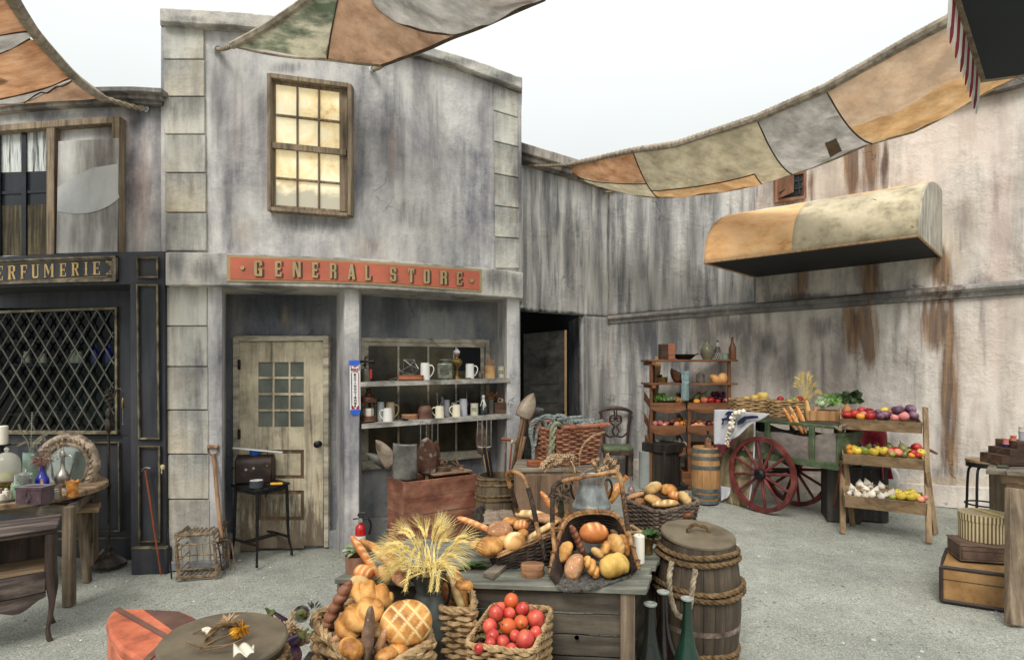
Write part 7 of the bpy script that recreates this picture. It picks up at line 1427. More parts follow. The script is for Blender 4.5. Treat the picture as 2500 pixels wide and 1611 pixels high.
for k,x,y,Y,rot,s,lb,g in(('baguette',1168,1284,3.55,(0,22,0),.62,'smooth orange baguette poking out left of the left handled basket',LA),('boule',1221,1297,3.36,(0,8,20),.93,'round tan loaf at the middle left of the left handled basket',LA),('split',1255,1323,3.26,(0,-10,60),1.05,'pale split loaf at the front of the left handled basket',LA),('boule_gold',1196,1335,3.2,(0,-8,0),.92,'round golden loaf at the front left tip of the left handled basket',LA),('roll',1168,1330,3.34,(0,0,40),.8,'small pale roll behind the golden loaf at the left tip of the basket',LA),('roll_gold',1246,1274,3.56,(0,0,10),.72,'small yellow gold roll above the round tan loaf, left handled basket',LA),('roll_orange',1272,1283,3.48,(0,0,0),.62,'small orange roll behind the handle of the left basket',LA),('roll_gold',1276,1303,3.38,(0,0,70),.6,'little golden roll squeezed behind the pale split loaf',LA),('long_pale',1296,1257,3.66,(0,3,0),.78,'long pale oval loaf at the back of the left handled basket',LA),('long_tan',1334,1268,3.62,(0,8,0),.82,'long floured brown loaf at the back right of the left basket',LA),('baguette_pale',1322,1296,3.42,(0,-28,10),.6,'slashed pale baguette along the right rim of the left handled basket',LA),('baguette',1350,1243,3.72,(0,55,0),.62,'orange baguette standing up at the back right of the left basket',LA),('roll',1232,1320,3.3,(0,0,0),.8,'pale roll underneath the round tan loaf in the left handled basket',LA),('braid',1409,1318,3.24,(-20,66,10),.56,'dark braided loaf at the upper left of the scoop basket',LB),('roll_orange',1450,1304,3.26,(-25,10,20),1.12,'big glossy orange roll at the top of the scoop basket',LB),('roll_gold',1380,1348,3.17,(0,-60,0),.92,'golden brown bun at the left side of the scoop basket',LB),('boule',1405,1386,3.08,(-20,-70,0),.9,'floury brown round loaf at the lower left of the scoop basket',LB),('knot',1443,1384,3.03,(0,62,0),.56,'pale twisted knot roll at the bottom middle of the scoop basket',LB),('roll',1458,1350,3.1,(-20,40,0),.58,'smallest pale roll in the middle of the scoop basket',LB),('roll_gold',1482,1338,3.16,(-20,-60,0),.7,'small golden roll right of the middle of the scoop basket',LB),('split',1504,1329,3.14,(-30,70,0),.84,'split pale roll leaning at the right of the scoop basket',LB),('boule_gold',1522,1334,3.2,(-20,80,0),.8,'tan round loaf behind the split roll in the scoop basket',LB),('yellow',1500,1383,3.06,(-10,-12,20),.88,'big yellow crusted loaf at the lower right of the scoop basket',LB),('baguette',892,1360,3.04,(0,56,0),.60,'orange pink baguette leaning across the tin planter',LE),('baguette_pale',946,1372,2.96,(0,40,0),.5,'pale slashed baguette lying under the golden one by the wheat',LE),('baguette_gold',930,1348,3.1,(0,30,0),.62,'golden baguette lying right of the tin planter',LE),('roll_orange',888,1399,3.0,(0,18,0),.72,'smooth orange roll below the leaning baguettes',LE),('roll',880,1421,2.92,(0,18,0),.76,'pale roll next to the dark braid at the left',LE),('roll',938,1401,2.96,(0,60,0),.72,'pale roll standing between orange roll and tan loaf',LE),('boule',968,1384,2.98,(0,0,0),.62,'tan loaf touching the wheat at the left of the milk can',LE),('boule',977,1412,2.86,(0,40,0),.62,'brown tan loaf against the neck of the wheat milk can',LE),('roll',948,1329,3.3,(0,0,0),.34,'tiny pale roll behind the golden baguette, left one',LE),('roll',967,1332,3.3,(0,20,0),.4,'tiny pale roll behind the golden baguette, beside the wheat',LE),('braid',822,1482,2.74,(0,-62,0),.86,'dark brown braided loaf at the left rim of the front seagrass basket',LC),('knot',878,1508,2.58,(30,-28,20),1.0,'large golden knotted bread in the front seagrass basket',LC),('knot',908,1452,2.78,(20,20,20),.95,'second knotted bread behind, nearer to the milk can',LC),('rye',900,1560,2.44,(0,-86,0),.68,'grey brown rye baguette standing in the front seagrass basket',LC),('grid',992,1520,2.56,(62,0,12),.92,'big round loaf with crisscross scoring before the milk can',LC),('boule_gold',857,1583,2.40,(0,30,0),.66,'smooth orange gold loaf left of the rye baguette',LC),('long_tan',934,1562,2.5,(0,-70,0),.5,'golden loaf between rye baguette and scored loaf',LC),('roll_gold',944,1598,2.42,(0,0,30),.66,'golden roll at the very front of the seagrass basket',LC),('long_tan',838,1553,2.56,(0,-12,20),.44,'flat tan loaf under the knotted bread by the left rim',LC),('roll_gold',970,1590,2.48,(0,0,0),.7,'golden roll under the scored round loaf',LC),('long_pale',905,1540,2.62,(0,10,0),.7,'pale loaf underneath the large knotted bread',LC),('baguette_pale',1108,1440,2.93,(0,66,0),.66,'pale baguette standing in the tall basket right of the milk can',LE),('baguette_gold',1126,1440,2.97,(0,74,0),.58,'rough golden baguette standing at the right in the tall basket',LE),('roll_gold',1133,1429,2.88,(0,8,0),.66,'golden loaf end facing right above the tall basket',LE),('baguette',1088,1452,2.99,(0,74,0),.6,'orange baguette standing close to the milk can in the tall basket',LE),('long_tan',1551,1210,6.05,(0,-18,0),.76,'tan loaf at the left end of the grey wicker basket',LD),('split',1595,1193,6.15,(0,-32,0),1.35,'pale split loaf standing highest in the grey wicker basket',LD),('boule_gold',1631,1198,6.2,(0,0,0),1.15,'golden round loaf at the back of the grey wicker basket',LD),('roll',1595,1222,5.9,(0,20,0),1.4,'smooth pale roll at the middle front of the grey wicker basket',LD),('roll_gold',1563,1226,5.95,(0,0,0),.95,'small golden roll low at the left of the grey wicker basket',LD),('long_pale',1624,1230,5.78,(0,-4,0),1.05,'lumpy golden pale loaf along the front rim of grey wicker basket',LD),('split',1671,1219,5.95,(0,60,0),1.25,'pale striped roll at the right end of the grey wicker basket',LD),('roll_orange',1647,1212,6.05,(0,20,0),.95,'orange brown roll between the two pale ones, grey wicker basket',LD)):
 put(k,x,y,Y,rot,s,lb,g)
gw=thing('wicker_basket','wide grey brown wicker basket of loaves on the gravel behind the barrel','basket',(1.5,6.0,0),world=True)
tg=[V((1.42,5.52,.33)),V((2.0,5.98,.34)),V((1.70,6.55,.35)),V((1.14,6.12,.36))]; bg_=[V((1.44,5.62,.01)),V((1.92,6.0,.01)),V((1.68,6.45,.01)),V((1.22,6.1,.01))]
fn=rectfn(tg,bg_,.16); weave(gw,fn,15,30,.0135,M['greywick'],rimr=1.5)
mb=MB(); p=fn(.16,.72); d=(fn(.2,.72)-fn(.12,.72)).normalized(); mb.tube([p-d*.06+V((.0,-.03,0)),p+d*.06+V((.0,-.03,0))],.022,8); mb.build('leather_grip',M['copperwood'],gw)
fb1=thing('seagrass_basket','front seagrass basket heaped with braided, knotted and scored loaves','basket',(-.65,2.7,0),world=True)
t1=[V((-1.0,2.82,.5)),V((-.56,2.26,.5)),V((-.335,2.6,.5)),V((-.76,3.1,.5))]; fn=rectfn(t1,[V((v.x*.93-.04,v.y*.95+.13,.02))for v in t1],.14); weave(fb1,fn,17,30,.0165,M['seagrass'],rimr=1.35)
fb2=thing('seagrass_basket','tall seagrass basket of baguettes squeezed between milk can and table','basket',(-.25,2.9,0),world=True)
t2=[V((-.36,2.80,.55)),V((-.182,2.77,.55)),V((-.205,3.0,.56)),V((-.38,3.02,.56))]; fn=rectfn(t2,[V((v.x,v.y,.02))for v in t2],.12); weave(fb2,fn,20,14,.014,M['seagrass'],rimr=1.2)
fb3=thing('seagrass_basket','square seagrass basket of red tomatoes at the front of the table','basket',(0,2.7,0),world=True)
t3=[V((-.207,2.54,.5)),V((.09,2.468,.5)),V((.209,2.925,.5)),V((-.098,2.976,.5))]; fn=rectfn(t3,[v.lerp(V((0,2.72,0)),.12)*1.0 for v in t3],.06)
b3=[V((v.x*.9,2.72+(v.y-2.72)*.9,.02))for v in t3]; fn=rectfn(t3,b3,.06); weave(fb3,fn,24,34,.010,M['seagrass'],rimr=1.25)
mkfruit('tomato','tomato','f_tomato',.04,'plum',dimple=.1); mkfruit('tomato_ripening','tomato','f_orange',.04,'plum',dimple=.1)
M['f_ripen']=frmat('half_ripe_tomato_skin',[(120,116,50),(206,104,50),(222,96,58)],sc=9,rough=.3,lo=.3,hi=.6); PR['tomato_ripening'].data.materials[0]=M['f_ripen']
TG='tomatoes in the square seagrass basket'
for k,x,y,r,rot,lb in(('tomato_ripening',1248,1467,18,(0,10,0),'orange tomato on the very top of the heap'),('tomato',1276,1487,17,(20,20,0),'red tomato with green stalk just right of the topmost orange one'),('tomato',1211,1497,19,(0,-20,0),'dark red tomato at the left near the back rim'),('tomato',1222,1483,13,(0,0,0),'small red tomato half hidden at the back left rim'),('tomato',1244,1497,15,(90,30,0),'red tomato directly beneath the topmost orange tomato'),('tomato',1308,1510,22,(10,10,0),'large red tomato against the right rim'),('tomato',1196,1529,18,(0,-15,0),'red tomato halfway along the left rim'),('tomato_ripening',1241,1529,20,(40,-50,0),'orange and green tomato in the centre of the heap'),('tomato_ripening',1272,1519,18,(75,10,0),'tomato turning its green stalk end to the front'),('tomato',1308,1544,15,(0,30,0),'small red tomato low against the right rim'),('tomato',1202,1553,17,(0,20,0),'pinkish red tomato above a green vine stalk, left'),('tomato',1197,1570,14,(0,0,0),'small red tomato over the front left corner'),('tomato',1228,1567,16,(0,-10,0),'oval red tomato by the middle of the front rim'),('tomato',1282,1562,23,(0,8,0),'largest red tomato, at the front right corner'),('tomato',1248,1584,14,(0,40,0),'red tomato peeping over the middle of the front rim'),('tomato',1169,1582,12,(0,0,0),'small red tomato in the extreme front left corner'),('tomato',1258,1552,14,(0,0,0),'red tomato wedged behind the largest one')):
 Y=2.88-.36*(y-1465)/115; put(k,x,y,Y,rot,r*Y/1400/.04,lb+', tomato basket',TG)
for k,(x,y)in enumerate(((1180,1560),(1215,1535),(1255,1510),(1290,1530),(1265,1575),(1225,1520))):pass
mb=MB(); mb.tube(sp3([P(1158,1566,2.56),P(1172,1553,2.55),P(1186,1556,2.54)],10),.004,6); mb.tube([P(1172,1553,2.55),P(1178,1546,2.55)],.003,5); tag(mb.build('vine_stalk',M['stalk']),'green tomato vine stalk at the left inside the tomato basket','stalk')
M['zinc']=mat('dull_zinc',[(66,70,68),(98,104,100),(124,128,122)],sc=(6,6,2),rough=.5,metal=.45,bump=.12,var=0,dirt=.35,dsc=4); M['zinc_pale']=mat('patchy_painted_zinc',[(94,96,92),(138,142,140),(172,176,174),(120,110,96)],sc=(7,7,3),rough=.42,metal=.35,bump=.12,var=0,dirt=.4,dsc=4)
def can(label,loc,prof,m,ears_,z_):
 t=thing('milk_can',label,'milk can',loc); mb=MB(); mb.lathe(prof,36); mb.build('body',M[m],t,sharp=50)
 for s in(-1,1):r_,zz=ears_; mb=MB(); mb.tube(sp3([(s*r_*.72,0,zz+.06),(s*(r_*1.05),0,zz+.065),(s*(r_*1.22),0,zz+.02),(s*r_*1.1,0,zz-.04),(s*r_*.95,0,zz-.06)],16),.007,7); mb.build('handle',M['iron'],t)
 return t
mc=V(((1046-XC)/F*2.86,2.86,0))
can('dull grey milk can holding a sheaf of golden wheat in front of table',mc,[(.001,0),(.112,0),(.114,.01),(.112,.02),(.112,.40),(.115,.405),(.115,.418),(.112,.423),(.108,.46),(.085,.55),(.062,.60),(.06,.615),(.064,.625),(.085,.70),(.098,.715),(.094,.715),(.06,.64),(.001,.63)],'zinc',(.088,.60),.7)
mc2=V(((1444-XC)/F*3.58,3.58,.603))
can('patchy silver blue milk can of dry grain behind the scoop basket',mc2,[(.001,0),(.116,0),(.118,.01),(.118,.02),(.116,.25),(.12,.255),(.12,.27),(.116,.275),(.11,.29),(.082,.385),(.078,.40),(.08,.41),(.092,.44),(.09,.455),(.08,.44),(.07,.40),(.001,.39)],'zinc_pale',(.105,.36),.5)
def sheaf(name,label,cat,org,tips,m,earL,earR,awn,droop,n,spread,leaves=0):
 t=thing(name,label,cat,org,world=True); st=MB(); er=MB(); org=V(org)
 for k in range(n):
  tip=V(tips[k%len(tips)])+V((R.gauss(0,spread),R.gauss(0,spread*.8),R.gauss(0,spread))); b_=org+V((R.gauss(0,.02),R.gauss(0,.02),-.08)); mid=b_.lerp(tip,.55)+V((0,0,.03)); q=sp3([b_,mid,tip],8); st.tube(q,.0016,4); ear(er,tip,(tip-mid),earL*R.uniform(.8,1.15),earR,awn,droop)
 for k in range(leaves):a=R.uniform(0,6.3); leafblade(st,org+V((R.gauss(0,.02),R.gauss(0,.02),0)),(math.cos(a),math.sin(a)*.6,R.uniform(.2,1.3)),R.uniform(.12,.2),.012,(0,0,1),.5)
 st.build('stalks',M[m],t); er.build('ears',M[m],t); return t
o=mc+V((0,0,.70)); tp2=[P(1034+(x-1034)*.72,y+14,Y)for x,y,Y in((948,1330,2.86),(966,1312,2.9),(985,1330,2.8),(1004,1300,2.9),(1025,1318,2.82),(1040,1296,2.95),(1062,1306,2.84),(1080,1290,2.95),(1096,1322,2.85),(1116,1330,2.9),(1108,1352,2.8),(1120,1306,2.9),(990,1356,2.76),(1060,1350,2.74),(1090,1366,2.76),(962,1362,2.8),(1014,1336,2.7))]
ws_=sheaf('wheat_sheaf','golden bearded wheat fanning out of the dull grey milk can','wheat',o,tp2,'wheat',.07,.0075,.10,1.5,36,.012,34)
mb=MB();
for x,y,x2,y2 in((1000,1390,988,1440),(1058,1390,1052,1430),(1073,1390,1066,1445)):mb=MB(); ear(mb,P(x,y,2.76),P(x2,y2,2.74)-P(x,y,2.76),.1,.008,.02,.2); mb.build('hanging_ear',M['wheat'],ws_)
o2=mc2+V((0,0,.45)); sheaf('grain_bunch','drooping dry brown grain ears on the left rim of the silver can','dried grain',o2+V((-.06,0,0)),[P(1395,1125,3.5),P(1380,1120,3.45),P(1365,1122,3.45),P(1352,1130,3.4)],'drygrain',.11,.010,0,1.6,16,.012,8)
sheaf('grain_bunch','stiff pale dry grain ears spreading over the right rim of the silver can','dried grain',o2+V((.03,-.02,0)),[P(1455,1140,3.45),P(1475,1132,3.4),P(1490,1142,3.4),P(1470,1150,3.36),P(1497,1156,3.4)],'drygrain',.085,.010,0,.1,18,.012)
mb=MB(); q=sp3([o2+V((-.05,-.03,0)),P(1414,1130,3.5),P(1422,1090,3.48),P(1448,1064,3.46),P(1474,1055,3.45)],30); mb.tube(q,.0025,5)
for k in range(12,29):ear(mb,q[k],q[k+1]-q[k],.018,.006,0,0,2)
tag(mb.build('grain_stalk',M['drygrain']),'single tall arching grain stalk rising from the silver can','grain stalk')
hb=thing('herb_bunch','dark dried herb bunch hanging before the cabinet between both handles','herbs',P(1368,1215,3.62),world=True); mb=MB()
for k in range(160):d=V((R.gauss(0,1),R.gauss(0,.8),R.gauss(-.2,1))).normalized()*R.uniform(.01,.06); leafblade(mb,P(1368,1208,3.62)+d,d,.03,.006,(R.random(),R.random(),.2))
M['darkherb']=mat('dark_dried_herbs',[(40,40,32),(70,68,54),(96,92,76)],sc=20,var=0,rough=.9); mb.build('flower_heads',M['darkherb'],hb); mb=MB()
for k in range(14):mb.tube([P(1368+R.uniform(-8,8),1220,3.62),P(1372+R.uniform(-14,14),1300,3.66)],.004,4)
mb.build('stems',M['darkherb'],hb)
ab=bottle(MB(),.035,.2,.4,.4).build('bottle',M['amber'],loc=P(1484,1222,3.66),rot=(0,38,0)); tag(ab,'amber glass bottle leaning out to the right of the silver can','bottle')
M['pinkglass']=mat('dusky_pink_glass',[(120,98,94),(150,128,122)],sc=4,rough=.15,bump=0,var=0,dirt=.15,spec=.6); tag(bottle(MB(),.045,.30,.5,.35).build('bottle',M['pinkglass'],loc=G(1541,1219)),'dusky pink glass bottle standing on gravel behind the loaf basket','bottle')
M['barrelwood']=wood('dark_grey_brown_staves',[(56,48,38),(88,76,62),(112,98,82)],ax=2,fine=14,long=1.0,var=0,dirt=.4); M['lidpaint']=mat('dusty_brown_lid',[(84,74,58),(108,96,78),(120,108,90)],sc=5,rough=.75,bump=.15,var=0,dirt=.2)
def lidbarrel(label,loc,rz,lidtilt,hz=.70,R0=.205,Rm=.245):
 t=thing('barrel',label,'barrel',loc,rz); barrel(t,R0,Rm,hz,M['barrelwood'],24)
 for z,r,rr in((hz-.045,R0+.022,.0155),(hz-.085,R0+.03,.0155),(hz*.66,Rm+.012,.0155),(hz*.61,Rm+.014,.0155),(.09,R0+.024,.0155),(.05,R0+.016,.0155)):ropering(t,r,z,rr,M['ropebrown'],wob=.006)
 hoop(t,Rm-.008,hz*.30,.03,M['greywick'])
 mb=MB(); T=TR((0,0,hz+.012),lidtilt,0,0); mb.lathe([(.001,0),(.212,0),(.216,.006),(.216,.018),(.21,.024),(.001,.024)],44,T); ld=mb.build('lid',M['lidpaint'],t,sharp=30)
 mb=MB(); mb.rope([T@v for v in sp3([(-.06,.02,.018),(-.055,.015,.05),(-.02,.01,.075),(.03,-.0,.06),(.065,-.01,.05),(.07,-.015,.018)],20)],.012); mb.build('rope_handle',M['ropebrown'],ld)
 return t
rbL=lidbarrel('tall lidded rope hooped barrel right of the table',V(((1703-XC)/F*3.45,3.45,0)),20,7)
mb=MB(); q=sp3([P(1640,1372,3.27),P(1634,1410,3.2),P(1638,1460,3.2),P(1652,1498,3.2),P(1668,1506,3.2),P(1684,1480,3.19),P(1691,1430,3.19),P(1698,1390,3.21)],30); mb.rope(q,.016); mb.build('rope_loop',M['rope'],rbL,world=True)
lbL=lidbarrel('lidded barrel topped with dried flowers and twigs at the front left',V(((548-XC)/F*2.1,2.1,0)),70,4,.70,.19,.22)
lz=.742
def onL(x,y):return G(x,y,lz+.004)
M['yellowflower']=mat('yellow_petals',[(186,126,30),(222,166,50)],sc=20,rough=.8,bump=.2,var=0); M['drytwig']=mat('dry_brown_stem',[(92,70,48),(150,122,88)],sc=20,var=0)
df2=thing('dried_flower','dried yellow flower with long brown stems on the front barrel lid','dried flower',onL(585,1553),world=True); mb=MB(); c=onL(585,1553)+V((0,0,.022))
for k in range(46):d=V((R.gauss(0,1),R.gauss(0,1),R.gauss(0,.6))).normalized(); leafblade(mb,c+d*.008,d,.03,.014,(R.random(),R.random(),.3),.4)
mb.build('petals',M['yellowflower'],df2); mb=MB()
for a,b_,d in(((478,1592),(530,1570),(580,1556)),((470,1548),(520,1538),(570,1546)),((455,1567),(500,1590),(560,1585)),((500,1590),(550,1588),(592,1572))):mb.tube(sp3([onL(*a)+V((0,0,.004)),onL(*b_)+V((0,0,.016)),onL(*d)+V((0,0,.018))],12),.0028,5)
mb.build('stems',M['drytwig'],df2); mb=MB()
for k in range(30):d=V((R.gauss(0,1),R.gauss(0,1),abs(R.gauss(0,.5)))).normalized(); leafblade(mb,onL(558,1530)+V((0,0,.015))+d*.006,d,.04,.008,(0,0,1),.2)
mb.build('dry_leaves',M['drygrain'],df2)
mb=MB();
for x,y,s in((505,1543,1),(512,1549,.9)):mb.ell(onL(x,y)+V((0,0,.01)),(.02*s,.011,.01),None,12,8,.2,3)
tag(mb.build('dried_pod',M['f_garlic']),'pale dried pod left of the yellow flower on the barrel lid','pod')
mb=MB(); mb.grid(lambda u,v:onL(570+50*u,1612-24*v)+V((0,0,.01+.018*abs(math.sin(u*5+v*2)))),14,8); tag(mb.build('husk',M['creamware'],solid=.004),'pale curled husk at the front edge of the barrel lid','husk')
M['orangemetal']=mat('scuffed_orange_paint',[(138,80,60),(194,104,74),(206,120,88),(124,92,78)],sc=(4,4,4),rough=.6,bump=.08,var=0,dirt=.2,dsc=4,lo=.3,hi=.72); M['strapbrown']=mat('brown_painted_strap',[(96,68,58),(124,90,78)],sc=6,rough=.65,bump=.1,var=0)
tk=thing('trunk','scuffed orange metal trunk with brown straps at the front left','trunk',(-1.5,2.6,0),world=True)
lp_=[(259,1518),(266,1500),(277,1489),(310,1483),(370,1486),(439,1491),(470,1500),(484,1515),(470,1560),(430,1608),(400,1622),(350,1614),(293,1581),(268,1548)]
q=[G(x,y,.56)for x,y in lp_]; mb=MB(); mb.prism(q,(0,0,-.045)); mb.build('lid',M['orangemetal'],tk,bevel=.012)
c_=sum(q,V((0,0,0)))/len(q); q2=[p.lerp(c_,.025)+V((0,0,-.046))for p in q]; mb=MB(); mb.prism([V((p.x,p.y,.0))for p in q2],(0,0,.514)); mb.build('body',M['orangemetal'],tk,bevel=.006)
for pts in([(277,1489),(292,1484),(412,1552),(400,1558)],[(350,1611),(362,1617),(412,1572),(404,1560)],[(404,1556),(414,1566),(455,1522),(446,1518)]):
 mb=MB(); mb.prism([G(x,y,.56)+V((0,0,.002))for x,y in pts],(0,0,.004)); mb.build('strap',M['strapbrown'],tk)
mb=MB(); mb.prism([G(x,y,.56)+V((0,0,.001))for x,y in((352,1489),(436,1493),(478,1512),(455,1520),(424,1540))],(0,0,.002)); mb.build('lid_panel',M['strapbrown'],tk)
M['aubergine']=mat('aubergine_skin',[(20,14,24),(44,28,48),(70,48,72)],sc=6,rough=.2,bump=.02,var=.1,dirt=.05,spec=.6)
ag=MB(); ag.lathe([(.001,-.09),(.03,-.08),(.042,-.045),(.038,0),(.026,.05),(.018,.08),(.001,.085)],18); PR['aubergine']=ag.build('aubergine',M['aubergine']); PR['aubergine']['category']='aubergine'
mb=MB(); mb.lathe([(.02,.07),(.024,.082),(.01,.092),(.005,.12),(.001,.122)],10); mb.build('stalk',M['stalk'],PR['aubergine'])
for x,y,Y,rot,lb in((686,1524,2.62,(20,-30,0),'purple aubergine furthest back between barrel lid and basket'),(735,1498,2.7,(60,40,0),'dark aubergine tip at the rim of front basket, upper right of the pile'),(728,1556,2.5,(40,70,0),'dark glossy aubergine against the left side of the front basket'),(700,1578,2.4,(10,50,20),'black aubergine in the middle of the pile by the front basket'),(706,1608,2.34,(80,20,0),'lowest black aubergine at the bottom edge beside the front basket'),(680,1560,2.5,(30,10,0),'violet aubergine standing close to the barrel lid')):put('aubergine',x,y,Y,rot,.95,lb,'aubergines beside the front basket')
mb=MB()
for k in range(16):a=P(690+R.uniform(-8,30),1590+R.uniform(-20,20),2.45); ear(mb,a,(R.uniform(-.4,.8),R.uniform(-.3,.3),R.uniform(.4,1)),.14,.010,0,.5)
tag(mb.build('dried_stalks',M['drygrain']),'dry grain stalks among the aubergines by the front basket','dried grain')
mb=MB(); mb.box((-.86,2.65,.16),(.3,.4,.32)); tag(mb.build('produce_box',M['boardside'],bevel=.006),'low dark box under the aubergines left of the front basket','box')
mb=MB()
for x,y in((765,1488),):
 for k in range(34):d=V((R.gauss(0,.5),R.gauss(0,.5),R.gauss(.8,.4))); leafblade(mb,P(x,y+10,2.85)+d*.03,d,.03,.008)
tag(mb.build('dried_sprig',M['darkherb']),'dark dried sprig sticking up left of the front basket rim','dried sprig')
M['greenbottle']=mat('deep_green_glass',[(14,34,26),(30,62,48)],sc=3,rough=.12,bump=.01,var=0,dirt=.2,spec=.7); M['brownbottle']=mat('brown_black_glass',[(22,16,14),(40,28,24)],sc=3,rough=.12,bump=.01,var=0,dirt=.15,spec=.7); M['dustrim']=mat('dusty_glass_rim',[(120,124,116),(164,166,158)],sc=8,rough=.5,bump=.05,var=0)
for m_,x,yt_,Y,h,lb in(('greenbottle',1678,1457,3.0,.53,'green long necked bottle nearest to the barrel'),('darkglass',1588,1470,2.95,.50,'black long necked bottle, shortest of the three by the barrel'),('brownbottle',1619,1441,3.14,.52,'brown black long necked bottle standing behind the other two')):
 zt=EYE-(yt_-YH)/F*Y; t=thing('bottle',lb,'bottle',V(((x-XC)/F*Y,Y,zt-h)),0,'long necked bottles before the barrel'); mb=MB(); mb.lathe([(.001,0),(.08,0),(.09,.03),(.088,.12),(.07,.2),(.042,.28),(.028,.36),(.022,h-.04),(.023,h-.02),(.001,h-.02)],28); mb.build('glass',M[m_],t); t.location.z=max(zt-h,0)if zt-h>0 else zt-h
 mb=MB(); mb.lathe([(.012,h-.022),(.033,h-.012),(.034,h-.004),(.02,h),(.010,h-.01),(.010,h-.03)],26,cap=False); mb.build('lip',M['dustrim'],t)
M['darkchair']=wood('dark_carved_walnut',[(44,32,26),(78,58,46),(104,80,64)],ax=2,fine=16,long=2,var=0,rough=.5); M['greencloth']=mat('sage_green_upholstery',[(76,84,62),(106,114,88),(122,128,104)],sc=12,rough=.95,bump=.2,var=0)
ch=thing('chair','dark carved wooden chair with sage green seat before the back wall','chair',V((1.66,9.05,0)),-4)
for x,y in((-.19,-.2),(.2,-.2)):mb=MB(); mb.lathe([(.001,0),(.018,0),(.014,.05),(.022,.1),(.015,.13),(.024,.2),(.016,.26),(.026,.32),(.026,.42),(.001,.42)],12,TR((x,y,0))); mb.build('leg',M['darkchair'],ch)
for s in(-1,1):mb=MB(); mb.tube(sp3([(s*.17,.2,0),(s*.18,.19,.42),(s*.2,.21,.75),(s*.235,.24,1.02)],16),[.02,.024,.022,.024],8); mb.build('back_leg',M['darkchair'],ch)
mb=MB(); mb.box((0,0,.415),(.46,.44,.06)); mb.build('seat_rail',M['darkchair'],ch,bevel=.008); mb=MB(); mb.box((0,-.01,.475),(.46,.44,.08)); mb.build('seat',M['greencloth'],ch,bevel=.03)
mb=MB(); mb.tube(sp3([(-.27,.24,1.0),(-.2,.24,1.05),(0,.245,1.085),(.2,.24,1.05),(.27,.24,1.0)],20),[.018,.03,.034,.03,.018],8); mb.tube(sp3([(-.2,.22,.7),(-.1,.22,.62),(0,.22,.64),(.1,.22,.62),(.2,.22,.7)],20),.016,8); mb.build('crest_rail',M['darkchair'],ch)
mb=MB()
for s in(-1,1):
 mb.tube(sp3([(s*.02,.23,.64),(s*.05,.23,.72),(s*.02,.23,.79),(s*.09,.235,.86),(s*.08,.235,.95),(s*.02,.235,.97),(s*.02,.235,1.05)],26),.014,6); mb.tube([V((s*.05+.03*math.cos(a),.232,.9+.03*math.sin(a)))for a in np.linspace(0,6,14)],.009,5,closed=True)
mb.ell((0,.23,.93),(.03,.015,.04)); mb.build('splat',M['darkchair'],ch)
mb=MB(); mb.lathe([(.001,0),(.098,0),(.1,.01),(.1,.51),(.103,.515),(.103,.53),(.001,.535)],28); tag(mb.build('bin',M['grey_ware'],loc=G(1577,1190)),'slim grey metal bin standing left of the dark lidded crate','bin')
M['blackwood']=wood('black_brown_boards',[(26,22,19),(46,39,34),(66,57,49)],ax=2,fine=14,long=1.2,var=0)
dk=thing('crate','tall black brown lidded wooden crate before the produce rack','crate',V((2.31,8.12,0)),38)
for s,nm in((0,'front'),(1,'side')):
 for k in range(4):
  mb=MB()
  if s==0:mb.box((-.165+.085*k-.05,.0,.29),(.08,.02,.55))
  else:mb.box((.14,.06+.09*k,.29),(.02,.085,.55))
  mb.build('side_board',M['blackwood'],dk,bevel=.003)
mb=MB(); mb.box((-.04,.2,.29),(.34,.36,.54)); mb.build('body',M['blackwood'],dk); mb=MB(); mb.box((-.03,.18,.60),(.42,.44,.12)); mb.build('lid',M['blackwood'],dk,bevel=.006); mb=MB(); mb.box((0,.05,.02),(.4,.2,.04)); mb.build('foot',M['blackwood'],dk)
M['rackwood']=wood('red_brown_rack_wood',[(84,52,32),(128,84,54),(154,108,74)],ax=0,fine=16,long=1.4,var=.05); M['rackpost']=wood('red_brown_rack_posts',[(78,48,30),(118,76,48),(144,98,66)],ax=2,fine=16,long=1.4,var=.05)
rk=thing('produce_rack','tall red brown wooden rack with curved fruit trays against the wall','rack',(2.5,8.4,0),world=True)
rxL,rxR,ryF,ryB=1.99,3.10,8.2,8.58
rX=lambda x,Y=8.2:(x-XC)/F*Y
def rz(y,Y=8.2):return EYE-(y-YH)/F*Y
for x,y in((rxL,ryF),(rX(1611),ryB),(rX(1780),ryF),(rX(1799,8.5),ryB),(rX(1682),ryF)):mb=MB(); mb.box((x,y,(.92 if x!=rX(1682)else .62)),(.042,.04,1.82 if x!=rX(1682)else 1.24)); mb.build('post',M['rackpost'],rk,bevel=.004)
for y in(880,937):z=rz(y); mb=MB(); mb.box(((rxL+rxR)/2+.03,(ryF+ryB)/2,z),(rxR-rxL+.16,ryB-ryF+.12,.026)); mb.build('shelf',M['rackwood'],rk,bevel=.004); mb=MB(); [mb.box((x,(ryF+ryB)/2,z-.04),(.05,ryB-ryF+.16,.05))for x in(rxL+.02,)]; mb.build('batten',M['rackwood'],rk)
TRAY=[]
